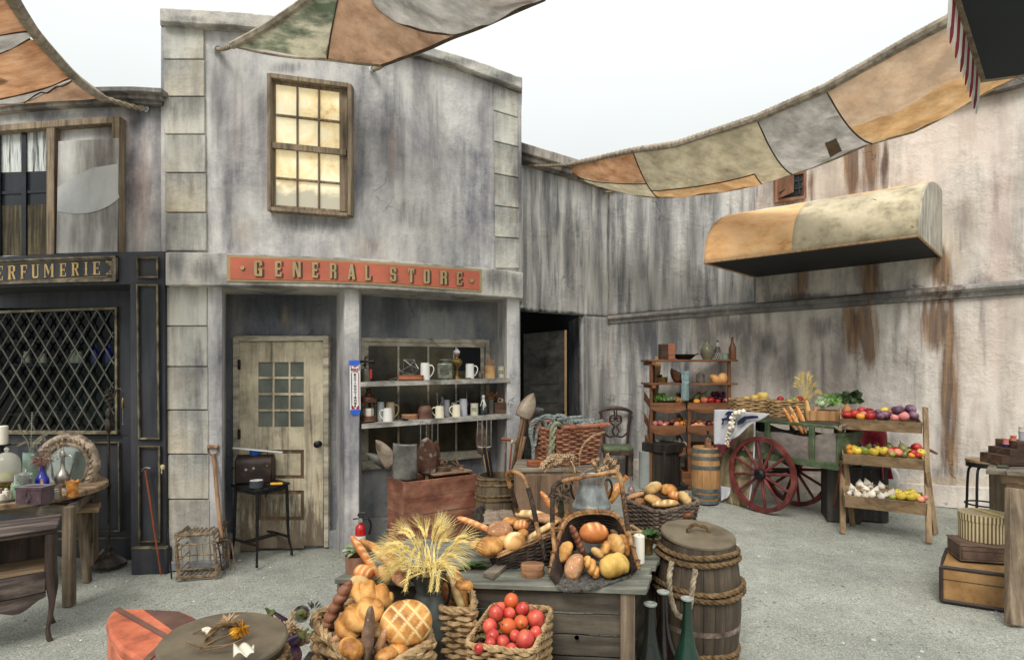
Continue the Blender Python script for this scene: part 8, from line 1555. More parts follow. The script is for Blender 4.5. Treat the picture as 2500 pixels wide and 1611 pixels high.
def tray(parent,x0,x1,z,y0,dep,m,h=.10,rise=.1):
 mb=MB(); n=8; c=lambda u:V((x0+(x1-x0)*u,y0,z)); fl_=[]
 for i in range(n+1):
  u=i/n; b_=-.05*math.sin(math.pi*u); x=x0+(x1-x0)*u; fl_+=[V((x,y0-.012,z)),V((x,y0,z)),V((x,y0+.0,z-h+.02+b_*.0)),V((x,y0-.012,z-h+b_))]
 mb.add(fl_,[(i*4+k,i*4+4+k,i*4+4+(k+1)%4,i*4+(k+1)%4)for i in range(n)for k in range(4)]+[(0,1,2,3),(n*4+3,n*4+2,n*4+1,n*4)])
 for x in(x0,x1-.014):mb.prism([V((x,y0,z-h)),V((x,y0+dep,z-h+rise)),V((x,y0+dep,z+rise+.02)),V((x,y0,z))],(.014,0,0))
 mb.prism([V((x0,y0,z-h+.012)),V((x1,y0,z-h+.012)),V((x1,y0+dep,z-h+rise)),V((x0,y0+dep,z-h+rise))],(0,0,.012)); return mb.build('tray',m,parent,bevel=.003)
for y,xs in((983,((1588,1673),(1677,1776))),(1038,((1588,1673),(1677,1776))),(1092,((1590,1673),(1677,1776))),(1150,((1664,1694),))):
 for a,b_ in xs:tray(rk,rX(a),rX(b_),rz(y),ryF-.02,.42,M['rackwood'],.1 if y<1140 else .14,.12)
mb=MB(); mb.bar(P(1608,870,8.72),P(1583,1105,8.66),.1,.02,(0,1,0)); tag(mb.build('plank',M['rawwood']),'raw pale plank leaning behind the left side of the rack','plank')
mkfruit('apple','apple','f_red',.04); mkfruit('peach','peach','f_peach',.038,st=False); mkfruit('pink','peach','f_pink',.038,st=False); mkfruit('orange','orange','f_orange',.04,st=False); mkfruit('yellow','apple','f_yellow',.04); mkfruit('green','apple','f_green',.04); mkfruit('pear','pear','f_olive',.036,'pear'); mkfruit('plum','plum','f_plum',.03,'plum',st=False); mkfruit('cabbage','red_cabbage','f_purple',.05,st=False,nz_=.1); mkfruit('onion','onion','f_brown',.04,'garlic'); mkfruit('garlic','garlic','f_garlic',.036,'garlic',st=False); mkfruit('pepper','pepper','f_red',.045,nz_=.12); mkfruit('paleonion','onion','f_garlic',.042,'garlic',st=False)
CN={'apple':'red apple','peach':'orange pink peach','pink':'dusky pink peach','orange':'orange','yellow':'yellow apple','green':'green apple','pear':'olive pear','plum':'dark plum','cabbage':'purple cabbage','onion':'brown onion','garlic':'white garlic bulb','pepper':'red pepper','paleonion':'pale onion'}
ORD=['leftmost']+[w_ for w_ in 'second third fourth fifth sixth seventh eighth ninth tenth eleventh twelfth thirteenth fourteenth fifteenth sixteenth'.split()]
def heap(items,place,where,group):
 """items: (kind, x, y, radius) in survey pixels; place(x, y) -> depth"""
 cnt={}
 for k,x,y,r in sorted(items,key=lambda q:q[1]):
  i=cnt.get(k,0); cnt[k]=i+1; tot=sum(1 for q in items if q[0]==k); Y=place(x,y); r0={'cabbage':.05,'plum':.03,'pepper':.045,'garlic':.036,'pear':.036,'paleonion':.042}.get(k,.039)
  put(k,x,y,Y,(R.uniform(-35,35),R.uniform(-35,35),R.uniform(0,360)),r*Y/F/r0,((f'only {CN[k]} {where}' if tot==1 else f'leftmost {CN[k]} {where}' if i==0 else f'{ORD[i]} {CN[k]} from the left, {where}')),group)
rp_=lambda yb:(lambda x,y:8.27+.3*max(0,(yb-y)/28))
heap([('onion',1656,977,8),('onion',1664,979,7),('pear',1700,970,9),('pear',1717,967,9),('apple',1707,962,6),('orange',1701,981,8),('peach',1719,977,9),('apple',1735,977,9),('plum',1741,962,6),('plum',1750,961,6),('plum',1758,965,6),('plum',1767,962,6),('plum',1747,970,6),('plum',1757,973,6),('plum',1766,971,6),('apple',1752,980,7),('pink',1772,979,7)],rp_(983),'in the top rack trays','fruit in the rack')
heap([('pink',1598,1034,8),('pink',1612,1032,8),('pink',1627,1032,7),('pink',1640,1027,7),('peach',1622,1038,6),('orange',1657,1025,7),('orange',1666,1034,7),('peach',1653,1036,8),('peach',1672,1028,6),('pink',1648,1024,6),('peach',1706,1029,8),('peach',1700,1038,7),('peach',1711,1037,7),('pink',1719,1031,6),('orange',1717,1041,6),('plum',1731,1036,8),('orange',1742,1033,7),('pink',1692,1040,6),('peach',1690,1027,6),('plum',1752,1035,7),('orange',1763,1036,7)],rp_(1038),'in the middle rack trays','fruit in the rack')
heap([('paleonion',1608,1084,8),('paleonion',1650,1084,8),('paleonion',1659,1080,7),('paleonion',1671,1086,8),('green',1628,1085,7)],rp_(1092),'in the low rack trays','fruit in the rack')
M['lettuce']=mat('fresh_lettuce_leaf',[(70,112,44),(122,164,80),(178,206,138)],sc=14,rough=.6,bump=.3,var=.08); M['kale']=mat('dark_cabbage_leaf',[(44,66,38),(78,104,62),(122,142,100)],sc=12,rough=.6,bump=.35,var=.08); M['fennel']=mat('pale_green_head',[(150,176,124),(202,212,178)],sc=12,rough=.6,bump=.2,var=.05)
def leafhead(label,c,r,m,n=26,cat='cabbage',nm='cabbage'):
 mb=MB(); mb.ell((0,0,0),(r*.7,r*.7,r*.62),None,16,10,.15,4)
 for k in range(n):
  a=R.uniform(0,6.3); e=R.uniform(-.4,1.1); d=V((math.cos(a)*math.cos(e),math.sin(a)*math.cos(e),math.sin(e))); u=V((-math.sin(a),math.cos(a),0))+V((0,0,R.uniform(-.4,.8))); leafblade(mb,d*r*.35,d*.6+u*.5,r*1.0,r*.85,d,-.35)
 tag(mb.build(nm,M[m],loc=c,sharp=80),label,cat)
leafhead('bright green lettuce at the left of the top rack tray',P(1612,972,8.35),.075,'lettuce'); leafhead('pale green fennel head beside the lettuce in the rack',P(1638,973,8.35),.06,'fennel',14,'fennel','fennel')
zs,z2=rz(880)+.014,rz(937)+.014
def onR(x,z,Y=8.3):return V((rX(x,Y),Y,z))
lb2=thing('leather_box','brown studded leather box at the left of the top rack shelf','box',onR(1627,zs)); mb=MB(); mb.box((0,0,.115),(.2,.16,.22)); mb.build('body',M['copper']if False else M['brownbox'],lb2,bevel=.006); mb=MB(); mb.box((.055,-.0,.115),(.1,.166,.226)); mb.build('panel',M['cane_pole'],lb2,bevel=.004); mb=MB()
for k in range(6):
 for z in(.02,.21):mb.ell((-.09+.018*k,-.083,z),.006,None,8,5)
mb.build('studs',M['brass'],lb2)
pan=thing('pan','shallow black iron pan on the top rack shelf','pan',onR(1670,zs)); mb=MB(); mb.lathe([(.001,0),(.09,0),(.15,.05),(.17,.075),(.165,.075),(.14,.05),(.08,.012),(.001,.01)],30); mb.build('bowl',M['iron'],pan); mb=MB(); mb.tube([(.16,0,.07),(.21,0,.085)],.01,6); mb.build('handle',M['iron'],pan)
def vase(label,loc,prof,m,cat='vase',nm='vase',**k):return lathe_obj(nm,prof,M[m],loc,label,cat,26,**k)
M['greyglaze']=mat('grey_green_glaze',[(104,100,82),(132,128,106)],sc=5,rough=.2,bump=.02,var=0,dirt=.15)
vase('round bellied grey green jug on the top rack shelf',onR(1727,zs),[(.001,0),(.06,0),(.1,.08),(.1,.14),(.07,.2),(.035,.235),(.033,.275),(.038,.28),(.001,.28)],'greyglaze')
nb2=thing('bottle','bottle in white net beside the round jug on the top rack shelf','bottle',onR(1752,zs)); mb=MB(); mb.lathe([(.001,0),(.048,0),(.052,.06),(.04,.15),(.02,.2),(.018,.27),(.001,.28)],20); mb.build('glass',M['greyglass'],nb2); mb=MB()
for k in range(10):
 for s in(1,-1):mb.tube([V(((.054-.034*max(0,(z-.06)/.14))*math.cos(k*.628+s*z*9),(.054-.034*max(0,(z-.06)/.14))*math.sin(k*.628+s*z*9),z))for z in np.linspace(.005,.2,9)],.003,4)
mb.lathe([(.024,.2),(.022,.25),(.001,.26)],14); mb.build('net',M['white_ware'],nb2)
vase('pale green enamel mug beside the amber bottle on top rack shelf',onR(1771,zs),[(.001,0),(.05,0),(.052,.09),(.048,.09),(.046,.01),(.001,.01)],'celadon','mug','mug'); M['amberb']=mat('amber_brown_glass',[(110,60,20),(156,96,44)],sc=5,rough=.1,bump=0,var=0,dirt=.05,spec=.7)
vase('tall amber brown bottle at the right end of the top rack shelf',onR(1788,zs,8.25),[(.001,0),(.05,0),(.052,.01),(.052,.17),(.02,.24),(.016,.3),(.02,.305),(.018,.325),(.001,.325)],'amberb','bottle','bottle')
pb=thing('pot_plant','small brass pot with a green sprig on the lower rack shelf','plant',onR(1620,z2)); mb=MB(); mb.lathe([(.001,0),(.055,0),(.06,.08),(.062,.085),(.055,.085),(.001,.07)],22); mb.build('pot',M['brass'],pb); mb=MB()
for k in range(16):a=R.uniform(1.5,4.6); leafblade(mb,(-.03,0,.08),(math.cos(a),math.sin(a)*.5,R.uniform(.1,.9)),.08,.03,(0,0,1),.3)
mb.build('leaves',M['leaf'],pb)
for x,t_,lb in((1646,(10,28,0),'tipped copper bowl leaning on edge on the lower rack shelf'),(1654,(0,12,0),'copper bowl standing under the tipped one on lower rack shelf')):
 vase(lb,onR(x,z2+(.06 if t_[0]else 0.0)),[(.001,0),(.05,0),(.1,.06),(.115,.11),(.11,.11),(.09,.06),(.001,.01)],'copper','bowl','bowl',rot=t_)
M['bluecloth']=mat('washed_blue_linen',[(122,146,146),(160,180,178)],sc=20,rough=.95,bump=.25,var=0)
mb=MB(); mb.grid(lambda u,v:P(1661+19*u+(2 if v<.4 else 0),906+72*v,8.15)+V((0,-.02*math.sin(v*3.1)-.012*math.sin(u*9+v*3)-.03*(v>.35),0)),14,26); tag(mb.build('tea_towel',M['bluecloth'],solid=.006),'pale blue linen towel hanging over the lower rack shelf','towel')
gj=thing('glass_jar','grey green jar with rope handle on the lower rack shelf','jar',onR(1710,z2)); mb=MB(); mb.lathe([(.001,0),(.058,0),(.06,.1),(.05,.13),(.03,.14),(.001,.15)],22); mb.build('body',M['celadon']if False else M['greyglass'],gj); mb=MB(); mb.rope([V((.06*math.sin(a),-.06,.07+.06*math.cos(a)))for a in np.linspace(-2.4,2.4,20)],.006); mb.build('rope_handle',M['rope'],gj)
M['gourd']=frmat('orange_gourd_skin',[(196,128,62),(220,160,96),(226,176,116)],rough=.5)
for x,y,r,rt2,lb in((1747,926,.075,(0,-50,0),'long necked orange gourd on the lower rack shelf'),(1764,924,.075,(0,0,30),'round orange gourd at the right end of the lower rack shelf')):
 mb=fruit('gourd',r,shape='pear' if x<1750 else 'plum',nz_=.06); tag(mb.build('gourd',M['gourd'],loc=P(x,y,8.25),rot=rt2,sharp=80),lb,'gourd')
M['oak']=wood('pale_oak_staves',[(136,96,58),(178,134,88),(200,158,112)],ax=2,fine=12,long=1.0,var=0,dirt=.15); M['hoopsteel']=mat('dull_hoop_steel',[(92,100,102),(126,134,134)],sc=12,rough=.5,metal=.5,bump=.06,var=0,dirt=.2)
pb2=thing('barrel','pale oak barrel with grey steel hoops beside the cart','barrel',V((rX(1724,7.4),7.42,0))); barrel(pb2,.155,.178,.715,M['oak'],18)
for z,r in((.0,.158),(.075,.167),(.15,.174),(.44,.178),(.56,.172),(.65,.163)):hoop(pb2,r,z,.045,M['hoopsteel'])
mb=MB(); mb.lathe([(.001,.69),(.15,.69),(.15,.70),(.001,.70)],26); mb.build('head',M['oak'],pb2)
bb2=thing('bottle','dark bottle in a brown wooden label box on the pale barrel','bottle',V((rX(1727,7.4),7.38,.70))); mb=MB(); mb.box((0,0,.065),(.065,.065,.13)); mb.build('label_box',M['lidwood'],bb2,bevel=.004); mb=MB(); mb.lathe([(.001,.1),(.028,.13),(.014,.16),(.013,.2),(.018,.2),(.018,.22),(.001,.22)],16); mb.build('glass',M['darkglass'],bb2)
M['cartred']=mat('faded_red_paint',[(80,40,38),(118,54,50),(140,80,72)],sc=(6,6,6),rough=.6,bump=.15,var=0,dirt=.4,dsc=5); M['cartgreen']=mat('worn_green_paint',[(52,66,44),(80,96,66),(110,120,94)],sc=(7,7,7),rough=.6,bump=.15,var=0,dirt=.4,dsc=4); M['cartpanel']=mat('scraped_grey_red_panel',[(88,78,74),(122,112,106),(150,140,132),(136,64,58)],sc=(3,3,5),rough=.65,bump=.2,var=0,dirt=.35,dsc=3,lo=.3,hi=.72)
ct2=thing('cart','red and green wooden hand cart with big spoked wheels against the wall','cart',V((3.0,6.9,0)),-60)
def wheel(y,rr=.452):
 c=V((0,y,rr)); mb=MB(); T=Matrix.Translation(c)@rotm(90,0,0)
 mb.lathe([(rr-.052,-.022),(rr,-.024),(rr,.024),(rr-.052,.022),(rr-.052,-.022)],56,T,cap=False); w_=mb.build('wheel',M['cartred'],ct2,sharp=30)
 mb=MB(); mb.lathe([(.001,-.09),(.035,-.09),(.04,-.06),(.07,-.045),(.07,.045),(.045,.07),(.001,.075)],20,T); mb.build('hub',M['iron'],w_)
 for k in range(12):a=2*math.pi*k/12+.13; mb=MB(); mb.tube([c+V((.06*math.cos(a),0,.06*math.sin(a))),c+V(((rr-.05)*math.cos(a),0,(rr-.05)*math.sin(a)))],[.02,.017,.014,.016],8); mb.build('spoke',M['cartred'],w_)
wheel(0); wheel(.66)
mb=MB(); mb.tube([(0,-.06,.452),(0,.72,.452)],.025,10); mb.build('axle',M['iron'],ct2)
mb=MB(); mb.box((.2,.33,.66),(1.34,.5,.03)); mb.build('bed',M['boardside'],ct2)
for y in(.08,.56):
 mb=MB(); n=14
 up_=[V((-.45+1.3*i/n,y,1.0-.05*math.sin(math.pi*min(1,max(0,(i/n-.1)/.8)))+.02*math.cos(i*.9)))for i in range(n+1)]; mb.prism([V((-.45,y,.68)),V((.85,y,.68))]+up_[::-1],(0,.02,0)); mb.build('side_panel',M['cartpanel'],ct2)
 mb=MB(); mb.box((.2,y,1.085),(1.36,.05,.035)); mb.build('top_rail',M['cartgreen'],ct2,bevel=.006); mb=MB(); mb.box((.2,y-.01,.665),(1.4,.07,.075)); mb.build('bottom_rail',M['cartgreen'],ct2,bevel=.006)
 for x in(-.38,.04,.6):mb=MB(); mb.box((x,y-.02,.875),(.06,.03,.40)); p_=mb.build('stake',M['cartgreen'],ct2,bevel=.004)
for x in(-.45,.86):mb=MB(); mb.box((x,.33,.84),(.025,.46,.33)); mb.box((x,.33,1.0),(.04,.48,.04)); mb.build('end_panel',M['cartgreen']if x>0 else M['cartpanel'],ct2,bevel=.004)
mb=MB(); mb.rope(sp3([(.86,.06,1.09),(.9,.0,1.1),(.93,.05,1.06),(.9,.1,1.1),(1.0,.3,1.13)],16),.014); mb.build('rope_lashing',M['rope'],ct2)
mb=MB(); mb.box((.2,.36,1.10),(1.3,.30,.02)); mb.build('cross_board',M['boardside'],ct2)
Tc=WM(ct2); cl_=lambda x,y,z:Tc@V((x,y,z))
def sgbasket(label,x0,x1,y0,y1,z,h,stakes=14,rows=9):
 t=thing('seagrass_basket',label,'basket',cl_((x0+x1)/2,(y0+y1)/2,z),world=True); q=[cl_(x0,y0,z),cl_(x1,y0,z),cl_(x1,y1,z),cl_(x0,y1,z)]; fn=rectfn([v+V((0,0,h))for v in q],q,.1); weave(t,fn,rows,stakes,.0125,M['seagrass'],rimr=1.2)
def pxl(x,y,z):
 return G(x,y,z)
def quadbasket(label,xs,Y,z,h,dep=.3):
 t=thing('seagrass_basket',label,'basket',V((rX(sum(xs)/2,Y),Y,z)),world=True); q=[V((rX(xs[0],Y),Y+.03,z)),V((rX(xs[1],Y),Y-.03,z)),V((rX(xs[1],Y)+.02,Y+dep,z)),V((rX(xs[0],Y)+.02,Y+dep,z))]; fn=rectfn([v+V((0,0,h))for v in q],q,.12); weave(t,fn,9,18,.0125,M['seagrass'],rimr=1.1)
quadbasket('left seagrass basket of yellow squash on the cart',(1797,1884),7.42,1.10,.22); quadbasket('right seagrass basket of tomatoes on the cart beside the wheat',(1887,1975),7.2,1.09,.22)
M['squash']=frmat('yellow_squash_skin',[(200,158,60),(220,186,96),(228,200,124)],rough=.5,sc=6)
for x,y,r,lb in((1822,974,9,'small pale yellow squash at left in the cart basket'),(1842,972,10,'middle yellow squash in the left cart basket'),(1862,968,14,'biggest round yellow squash in the left cart basket')):mb=fruit('squash',r*7.5/F,nz_=.06); tag(mb.build('squash',M['squash'],loc=P(x,y,7.55),sharp=80),lb,'squash')
heap([('apple',1905,975,8),('apple',1954,975,8),('green',1938,976,7),('orange',1946,978,6),('apple',1963,978,7),('yellow',1928,980,6)],lambda x,y:7.32,'in the right cart basket','produce in the right cart basket')
sheaf('wheat_sheaf','small wheat bunch standing in the right basket on the cart','wheat',P(1968,974,7.3),[P(1957,930,7.3),P(1967,925,7.3),P(1975,930,7.3),P(1983,945,7.25),P(1950,942,7.3),P(1990,958,7.25)],'wheat',.05,.007,.05,1.2,34,.02,14)
cr=thing('produce_crate','small orange brown crate of cabbages at the right end of the cart','crate',V((rX(2020,6.75),6.75,1.115)),-20); crate(cr,(0,0,0),(.46,.3,.115),0,M['oak'],name='boards')
for x,y,r,m_,lb in((2008,985,.07,'fennel','whitish cabbage at the left in the cart crate'),(2030,980,.085,'lettuce','light green leafy cabbage in the middle of the cart crate'),(2052,975,.07,'kale','dark leafy greens right of the light cabbage'),(2080,974,.095,'kale','large dark green cabbage behind the top of the produce stand')):leafhead(lb,P(x,y,6.8),r,m_)
for k,(x,y,a,s,lb)in enumerate(((1926,1022,62,.62,'leftmost baguette in the cart'),(1940,1020,66,.7,'second baguette from the left in the cart'),(1956,1022,70,.7,'third baguette from the left in the cart'),(1972,1010,84,.78,'tallest upright baguette in the cart'),(1984,1024,104,.66,'baguette leaning right at the right of the cart'),(1962,1034,76,.6,'baguette in front of the third one in the cart'),(1946,1036,58,.6,'low baguette lying in front at the left in the cart'))):put(('baguette','baguette_pale')[k%2],x,y,6.72-.02*(k>4),(0,a,0),s,lb,'baguettes in the cart')
M['flagwhite']=mat('white_cotton',[(196,196,202),(222,222,226)],sc=6,rough=.9,bump=.15,var=0,dirt=.12); M['navy']=mat('navy_print',[(36,40,72),(52,56,92)],sc=8,rough=.9,bump=.1,var=0); M['maroon']=mat('maroon_border',[(104,40,50),(128,56,64)],sc=8,rough=.9,bump=.1,var=0); M['khaki']=mat('khaki_canvas',[(130,114,84),(164,148,116),(180,164,132)],sc=8,rough=.95,bump=.25,var=0,dirt=.3)
def drape(name,rows,m,parent,n=24,amp=.02,fr=9,solid=.006,ph=0):
 """rows: polylines of (x, y, Y) from top to hem"""
 L=[sp3([P(*p)for p in r],n+1)for r in rows]; C=[sp3([l[i]for l in L],25)for i in range(n+1)]; mb=MB()
 mb.grid(lambda u,v:C[int(round(u*n))][int(round(v*24))]+V((0,-amp*math.sin(u*fr+ph+v*1.5)*v**.5,0)),n,24); return mb.build(name,m,parent,solid=solid)
def YW(x):t=(.0+(x-XC)/F*6.9-3.0)/(.5+.87*(x-XC)/F); return 6.9-.87*t
def hang(rows,o):return[[(x,y,YW(x)+o)for x,y in r]for r in rows]
kc=thing('canvas_sheet','khaki canvas sheet with white edge hanging off the left of the cart','cloth',P(1800,1100,7.2),world=True)
drape('canvas',hang([[(1796,1030),(1820,1026),(1842,1027)],[(1768,1090),(1805,1090),(1841,1090)],[(1750,1180),(1792,1178),(1835,1176)],[(1770,1230),(1800,1236),(1824,1240)]],.055),M['khaki'],kc,44,.028,21)
drape('white_edge',hang([[(1840,1026),(1844,1027)],[(1839,1100),(1843,1100)],[(1833,1180),(1837,1178)],[(1824,1240),(1828,1238)]],.03),M['flagwhite'],kc,4,0); drape('white_corner',hang([[(1758,1186),(1770,1188),(1783,1190)],[(1758,1205),(1770,1206),(1783,1204)],[(1759,1223),(1770,1218),(1781,1209)]],.0),M['flagwhite'],kc,8,.012)
fg=thing('flag','white flag with navy beasts and maroon border draped over the cart','flag',P(1790,1050,7.1),world=True)
drape('white_field',hang([[(1744,1000),(1776,1000),(1830,1006),(1880,1010)],[(1742,1030),(1776,1028),(1815,1026),(1858,1024)],[(1741,1060),(1770,1060),(1800,1052),(1838,1032)],[(1741,1084),(1764,1086),(1784,1078),(1812,1052)]],-.13),M['flagwhite'],fg,40,.03,15); drape('border',hang([[(1741,1084),(1764,1086),(1784,1078),(1800,1066)],[(1743,1094),(1764,1096),(1780,1090),(1792,1076)],[(1745,1103),(1764,1106),(1776,1098),(1784,1088)]],-.135),M['maroon'],fg,30,.03,15)
def blot(pts,Y):mb=MB(); q=[P(x,y,YW(x)-.175)for x,y in pts]; mb.prism(q,(0,.004,0)); mb.build('beast_print',M['navy'],fg,flat=True)
blot([(1772,1008),(1779,1003),(1790,1004),(1797,1010),(1790,1014),(1782,1013),(1779,1020),(1773,1018),(1776,1013),(1770,1014)],6.74); blot([(1761,1022),(1768,1020),(1776,1019),(1788,1020),(1796,1024),(1792,1030),(1797,1036),(1791,1040),(1786,1032),(1776,1026),(1768,1027),(1766,1036),(1761,1037),(1764,1030)],6.66)
blot([(1800,1030),(1808,1022),(1818,1016),(1836,1014),(1850,1015),(1852,1020),(1836,1022),(1822,1024),(1816,1032),(1806,1036),(1800,1038)],6.69)
gbz=thing('garlic_braid','long garlic braid hanging over the white flag on the cart','garlic',P(1790,1040,7.1),world=True); mb=MB(); q=sp3([P(x,y,YW(x)-.21)for x,y in((1814,1006),(1795,1008),(1787,1024),(1784,1042),(1777,1064),(1774,1084))],30)
for i in range(0,30):mb.ell(q[i]+V((.02*math.sin(i*2.1),-.012,.012*math.cos(i*1.7))),(R.uniform(.017,.028)if i<18 else R.uniform(.01,.014),)*3,None,10,7,.25,6)
mb.build('bulbs',M['f_garlic'],gbz); mb=MB(); mb.rope(q[16:]+[P(1780,1090,YW(1780)-.21)],.014); mb.build('stems',M['drygrain'],gbz)
M['greybox']=wood('dark_grey_box_boards',[(48,46,43),(72,69,64),(92,88,82)],ax=2,fine=12,long=1.2,var=0)
for x,y,Y,sz,lb in((2052,0,6.62,(.34,.44,.60),'dark grey wooden box standing left behind the produce stand'),(2113,0,6.68,(.36,.46,.59),'dark grey wooden box standing right behind the produce stand')):
 t=thing('box',lb,'box',V((rX(x,Y),Y,0)),-20); mb=MB(); mb.box((0,0,sz[2]/2),sz); mb.build('body',M['greybox'],t,bevel=.008); mb=MB(); mb.box((0,-.002,sz[2]+.012),(sz[0]+.012,sz[1]+.02,.024)); mb.build('lid',M['greybox'],t,bevel=.005)
cane('walking_cane',P(2054,1125,6.12),G(2031,1268),M['redcane'],.010,'brown cane leaning on the left leg of the produce stand',lambda o,t:None)
M['redwool']=mat('crimson_wool',[(92,10,22),(134,20,36),(150,32,48)],sc=14,rough=.95,bump=.25,var=0,dirt=.2,sheen=.3)
bc=thing('coat','crimson cloth coat thrown over things behind the produce stand','coat',P(2120,1080,6.5),world=True)
drape('cloth',[[(2060,1032,6.52),(2110,1030,6.5),(2158,1036,6.5)],[(2066,1060,6.44),(2120,1056,6.42),(2163,1066,6.44)],[(2090,1080,6.42),(2128,1098,6.4),(2165,1104,6.42)]],M['redwool'],bc,amp=.04,fr=8); drape('sleeve',[[(2140,1098,6.44),(2165,1102,6.44)],[(2146,1130,6.42),(2170,1134,6.42)],[(2150,1170,6.4),(2178,1168,6.4)]],M['redwool'],bc,10,.03,7)
mb=MB(); [mb.bar(P(2078+k*11,1070+k*2,6.56),P(2080+k*11,1150,6.56),.016,.016)for k in range(7)]; mb.bar(P(2070,1080,6.56),P(2160,1092,6.56),.03,.03); tag(mb.build('chair_back',M['iron']),'dark wire chair back under the crimson coat behind the stand','chair back')  # slatted wire back of the chair that the coat hangs on
M['plastic']=mat('cloudy_plastic',[(164,164,158),(204,204,198)],sc=6,rough=.3,bump=.2,var=0,dirt=.15); drape('x',[[(2156,1145,6.8),(2185,1142,6.8)],[(2158,1165,6.76),(2198,1165,6.78)],[(2150,1200,6.78),(2190,1198,6.8)]],M['plastic'],None,14,.05,9); xo=COL.objects[-1]; xo.name='plastic_bag'; tag(xo,'cloudy plastic bag hanging behind the middle of the stand','bag')
mb=MB(); mb.tube(sp3([P(2210,1092,6.9),P(2266,1098,6.3),P(2280,1103,6.1),P(2287,1107,6.05)],14),[.016,.018,.02,.014],8); tag(mb.build('wooden_stick',M['handlewood']),'curved wooden stick poking out right of the produce stand','stick')
M['standwood']=wood('light_brown_stand_wood',[(120,96,70),(160,132,100),(184,158,124)],ax=0,fine=14,long=1.2,var=.05); M['standpost']=wood('light_brown_stand_legs',[(120,96,70),(158,130,98),(182,156,122)],ax=2,fine=14,long=1.2,var=.05)
ps2=thing('produce_stand','light brown three tier wooden stand of fruit, vegetables and garlic','stand',V((3.8,5.9,0)),world=True)
nB=V((.468,.884,0))
for a,b_ in((P(2055,998,6.5),G(2058,1302)),(P(2259,994,6.16),G(2268,1325))):mb=MB(); mb.bar(b_,a,.055,.022,(0,1,0)); mb.build('front_leg',M['standpost'],ps2,bevel=.003)
for a,b_ in((P(2064,1130,6.16),G(2082,1283)),(P(2264,1150,5.82),G(2284,1303))):mb=MB(); mb.bar(b_,a,.05,.022,(0,1,0)); mb.build('back_leg',M['standpost'],ps2,bevel=.003)
def tier(x0,y0,x1,y1,Y0,Y1,h,dep,tilt=.04):
 A,B=P(x0,y0,Y0),P(x1,y1,Y1); B.z=A.z-.012; dn=V((0,0,-h)); bk=nB*dep; fo=nB*-.045
 for q,o in(([A+fo,B+fo,B+dn,A+dn],nB*.014),([A+bk+V((0,0,.05)),B+bk+V((0,0,.05)),B+bk+dn,A+bk+dn],nB*-.014)):
  mb=MB(); mb.prism(q,o); mb.build('tray_board',M['standwood'],ps2,bevel=.002)
 for p in(A,B):s=(B-A).normalized()*.012*(1 if p is A else-1); mb=MB(); mb.prism([p+fo,p+dn,p+dn+bk,p+bk+V((0,0,.05))],s); mb.build('tray_end',M['standwood'],ps2,bevel=.002)
 mb=MB(); mb.prism([A+dn,B+dn,B+dn+bk,A+dn+bk],(0,0,.012)); mb.build('tray_bottom',M['standwood'],ps2)
tier(2051,1021,2251,1027,6.22,5.88,.115,.27); tier(2056,1106,2256,1115,6.12,5.78,.11,.26); tier(2060,1206,2263,1227,5.99,5.67,.13,.26)
def zz(l,sc=3.85,ox=1980,oy=950):return[(k,ox+x/sc,oy+y/sc,r/sc)for k,x,y,r in l]
sp_=lambda Yl,yb:(lambda x,y:Yl-.34*(x-2055)/205+.05+.22*max(0,min(1,(yb-y)/22)))
GS='produce on the three tier stand'
heap(zz([('onion',335,195,38),('apple',335,245,40),('apple',410,232,44),('apple',475,200,36),('pepper',550,218,44),('orange',465,258,36),('pink',490,238,34),('apple',560,255,44),('cabbage',632,212,28),('yellow',690,203,36),('cabbage',645,252,42),('cabbage',705,244,46),('cabbage',815,200,54),('pink',785,268,36),('pink',872,258,48),('cabbage',935,190,48),('cabbage',960,250,46),('onion',735,215,24)]),sp_(6.22,1021),'on the top tier of the stand',GS)
heap(zz([('orange',350,550,38),('orange',365,590,30),('yellow',410,555,32),('yellow',430,580,42),('green',510,580,40),('pear',545,540,30),('plum',595,535,38),('yellow',590,590,42),('yellow',630,568,34),('yellow',682,580,42),('pear',740,542,36),('peach',750,590,36),('apple',795,570,32),('peach',820,597,42),('green',762,612,26),('pear',865,560,44),('pear',880,612,24),('green',917,592,32),('apple',990,548,44),('apple',955,600,38),('yellow',1035,597,38),('apple',1010,618,28),('orange',945,622,28)]),sp_(6.12,1108),'on the middle tier of the stand',GS)
heap(zz([('garlic',390,950,40),('garlic',440,990,35),('garlic',460,898,36),('garlic',510,945,40),('garlic',530,885,32),('garlic',555,918,30),('garlic',510,1000,30),('garlic',570,990,36),('garlic',608,958,34),('garlic',660,1005,34),('garlic',660,915,32),('garlic',705,992,24),('garlic',755,982,34),('garlic',360,980,24),('yellow',820,972,36),('yellow',845,1006,42),('yellow',900,982,34),('yellow',945,967,36),('yellow',940,1012,42),('yellow',990,1000,34),('peach',1035,1036,36),('pink',1075,1018,26),('green',770,1016,28)]),sp_(5.99,1212),'on the low tier of the stand',GS)
mb=MB(); mb.tube([P(2085,1196,6.05),P(2172,1200,5.95)],.004,5); [ear(mb,P(2090+R.uniform(0,80),1190+R.uniform(-4,8),6.08),(R.uniform(-1,1),R.uniform(-.3,.3),R.uniform(-.2,.3)),.1,.004,0,.3,5)for k in range(16)]; tag(mb.build('garlic_stems',M['drygrain']),'dry garlic stems tangled among the bulbs on the stand','garlic stems')  # dry stems of the garlic bulbs on the low tier
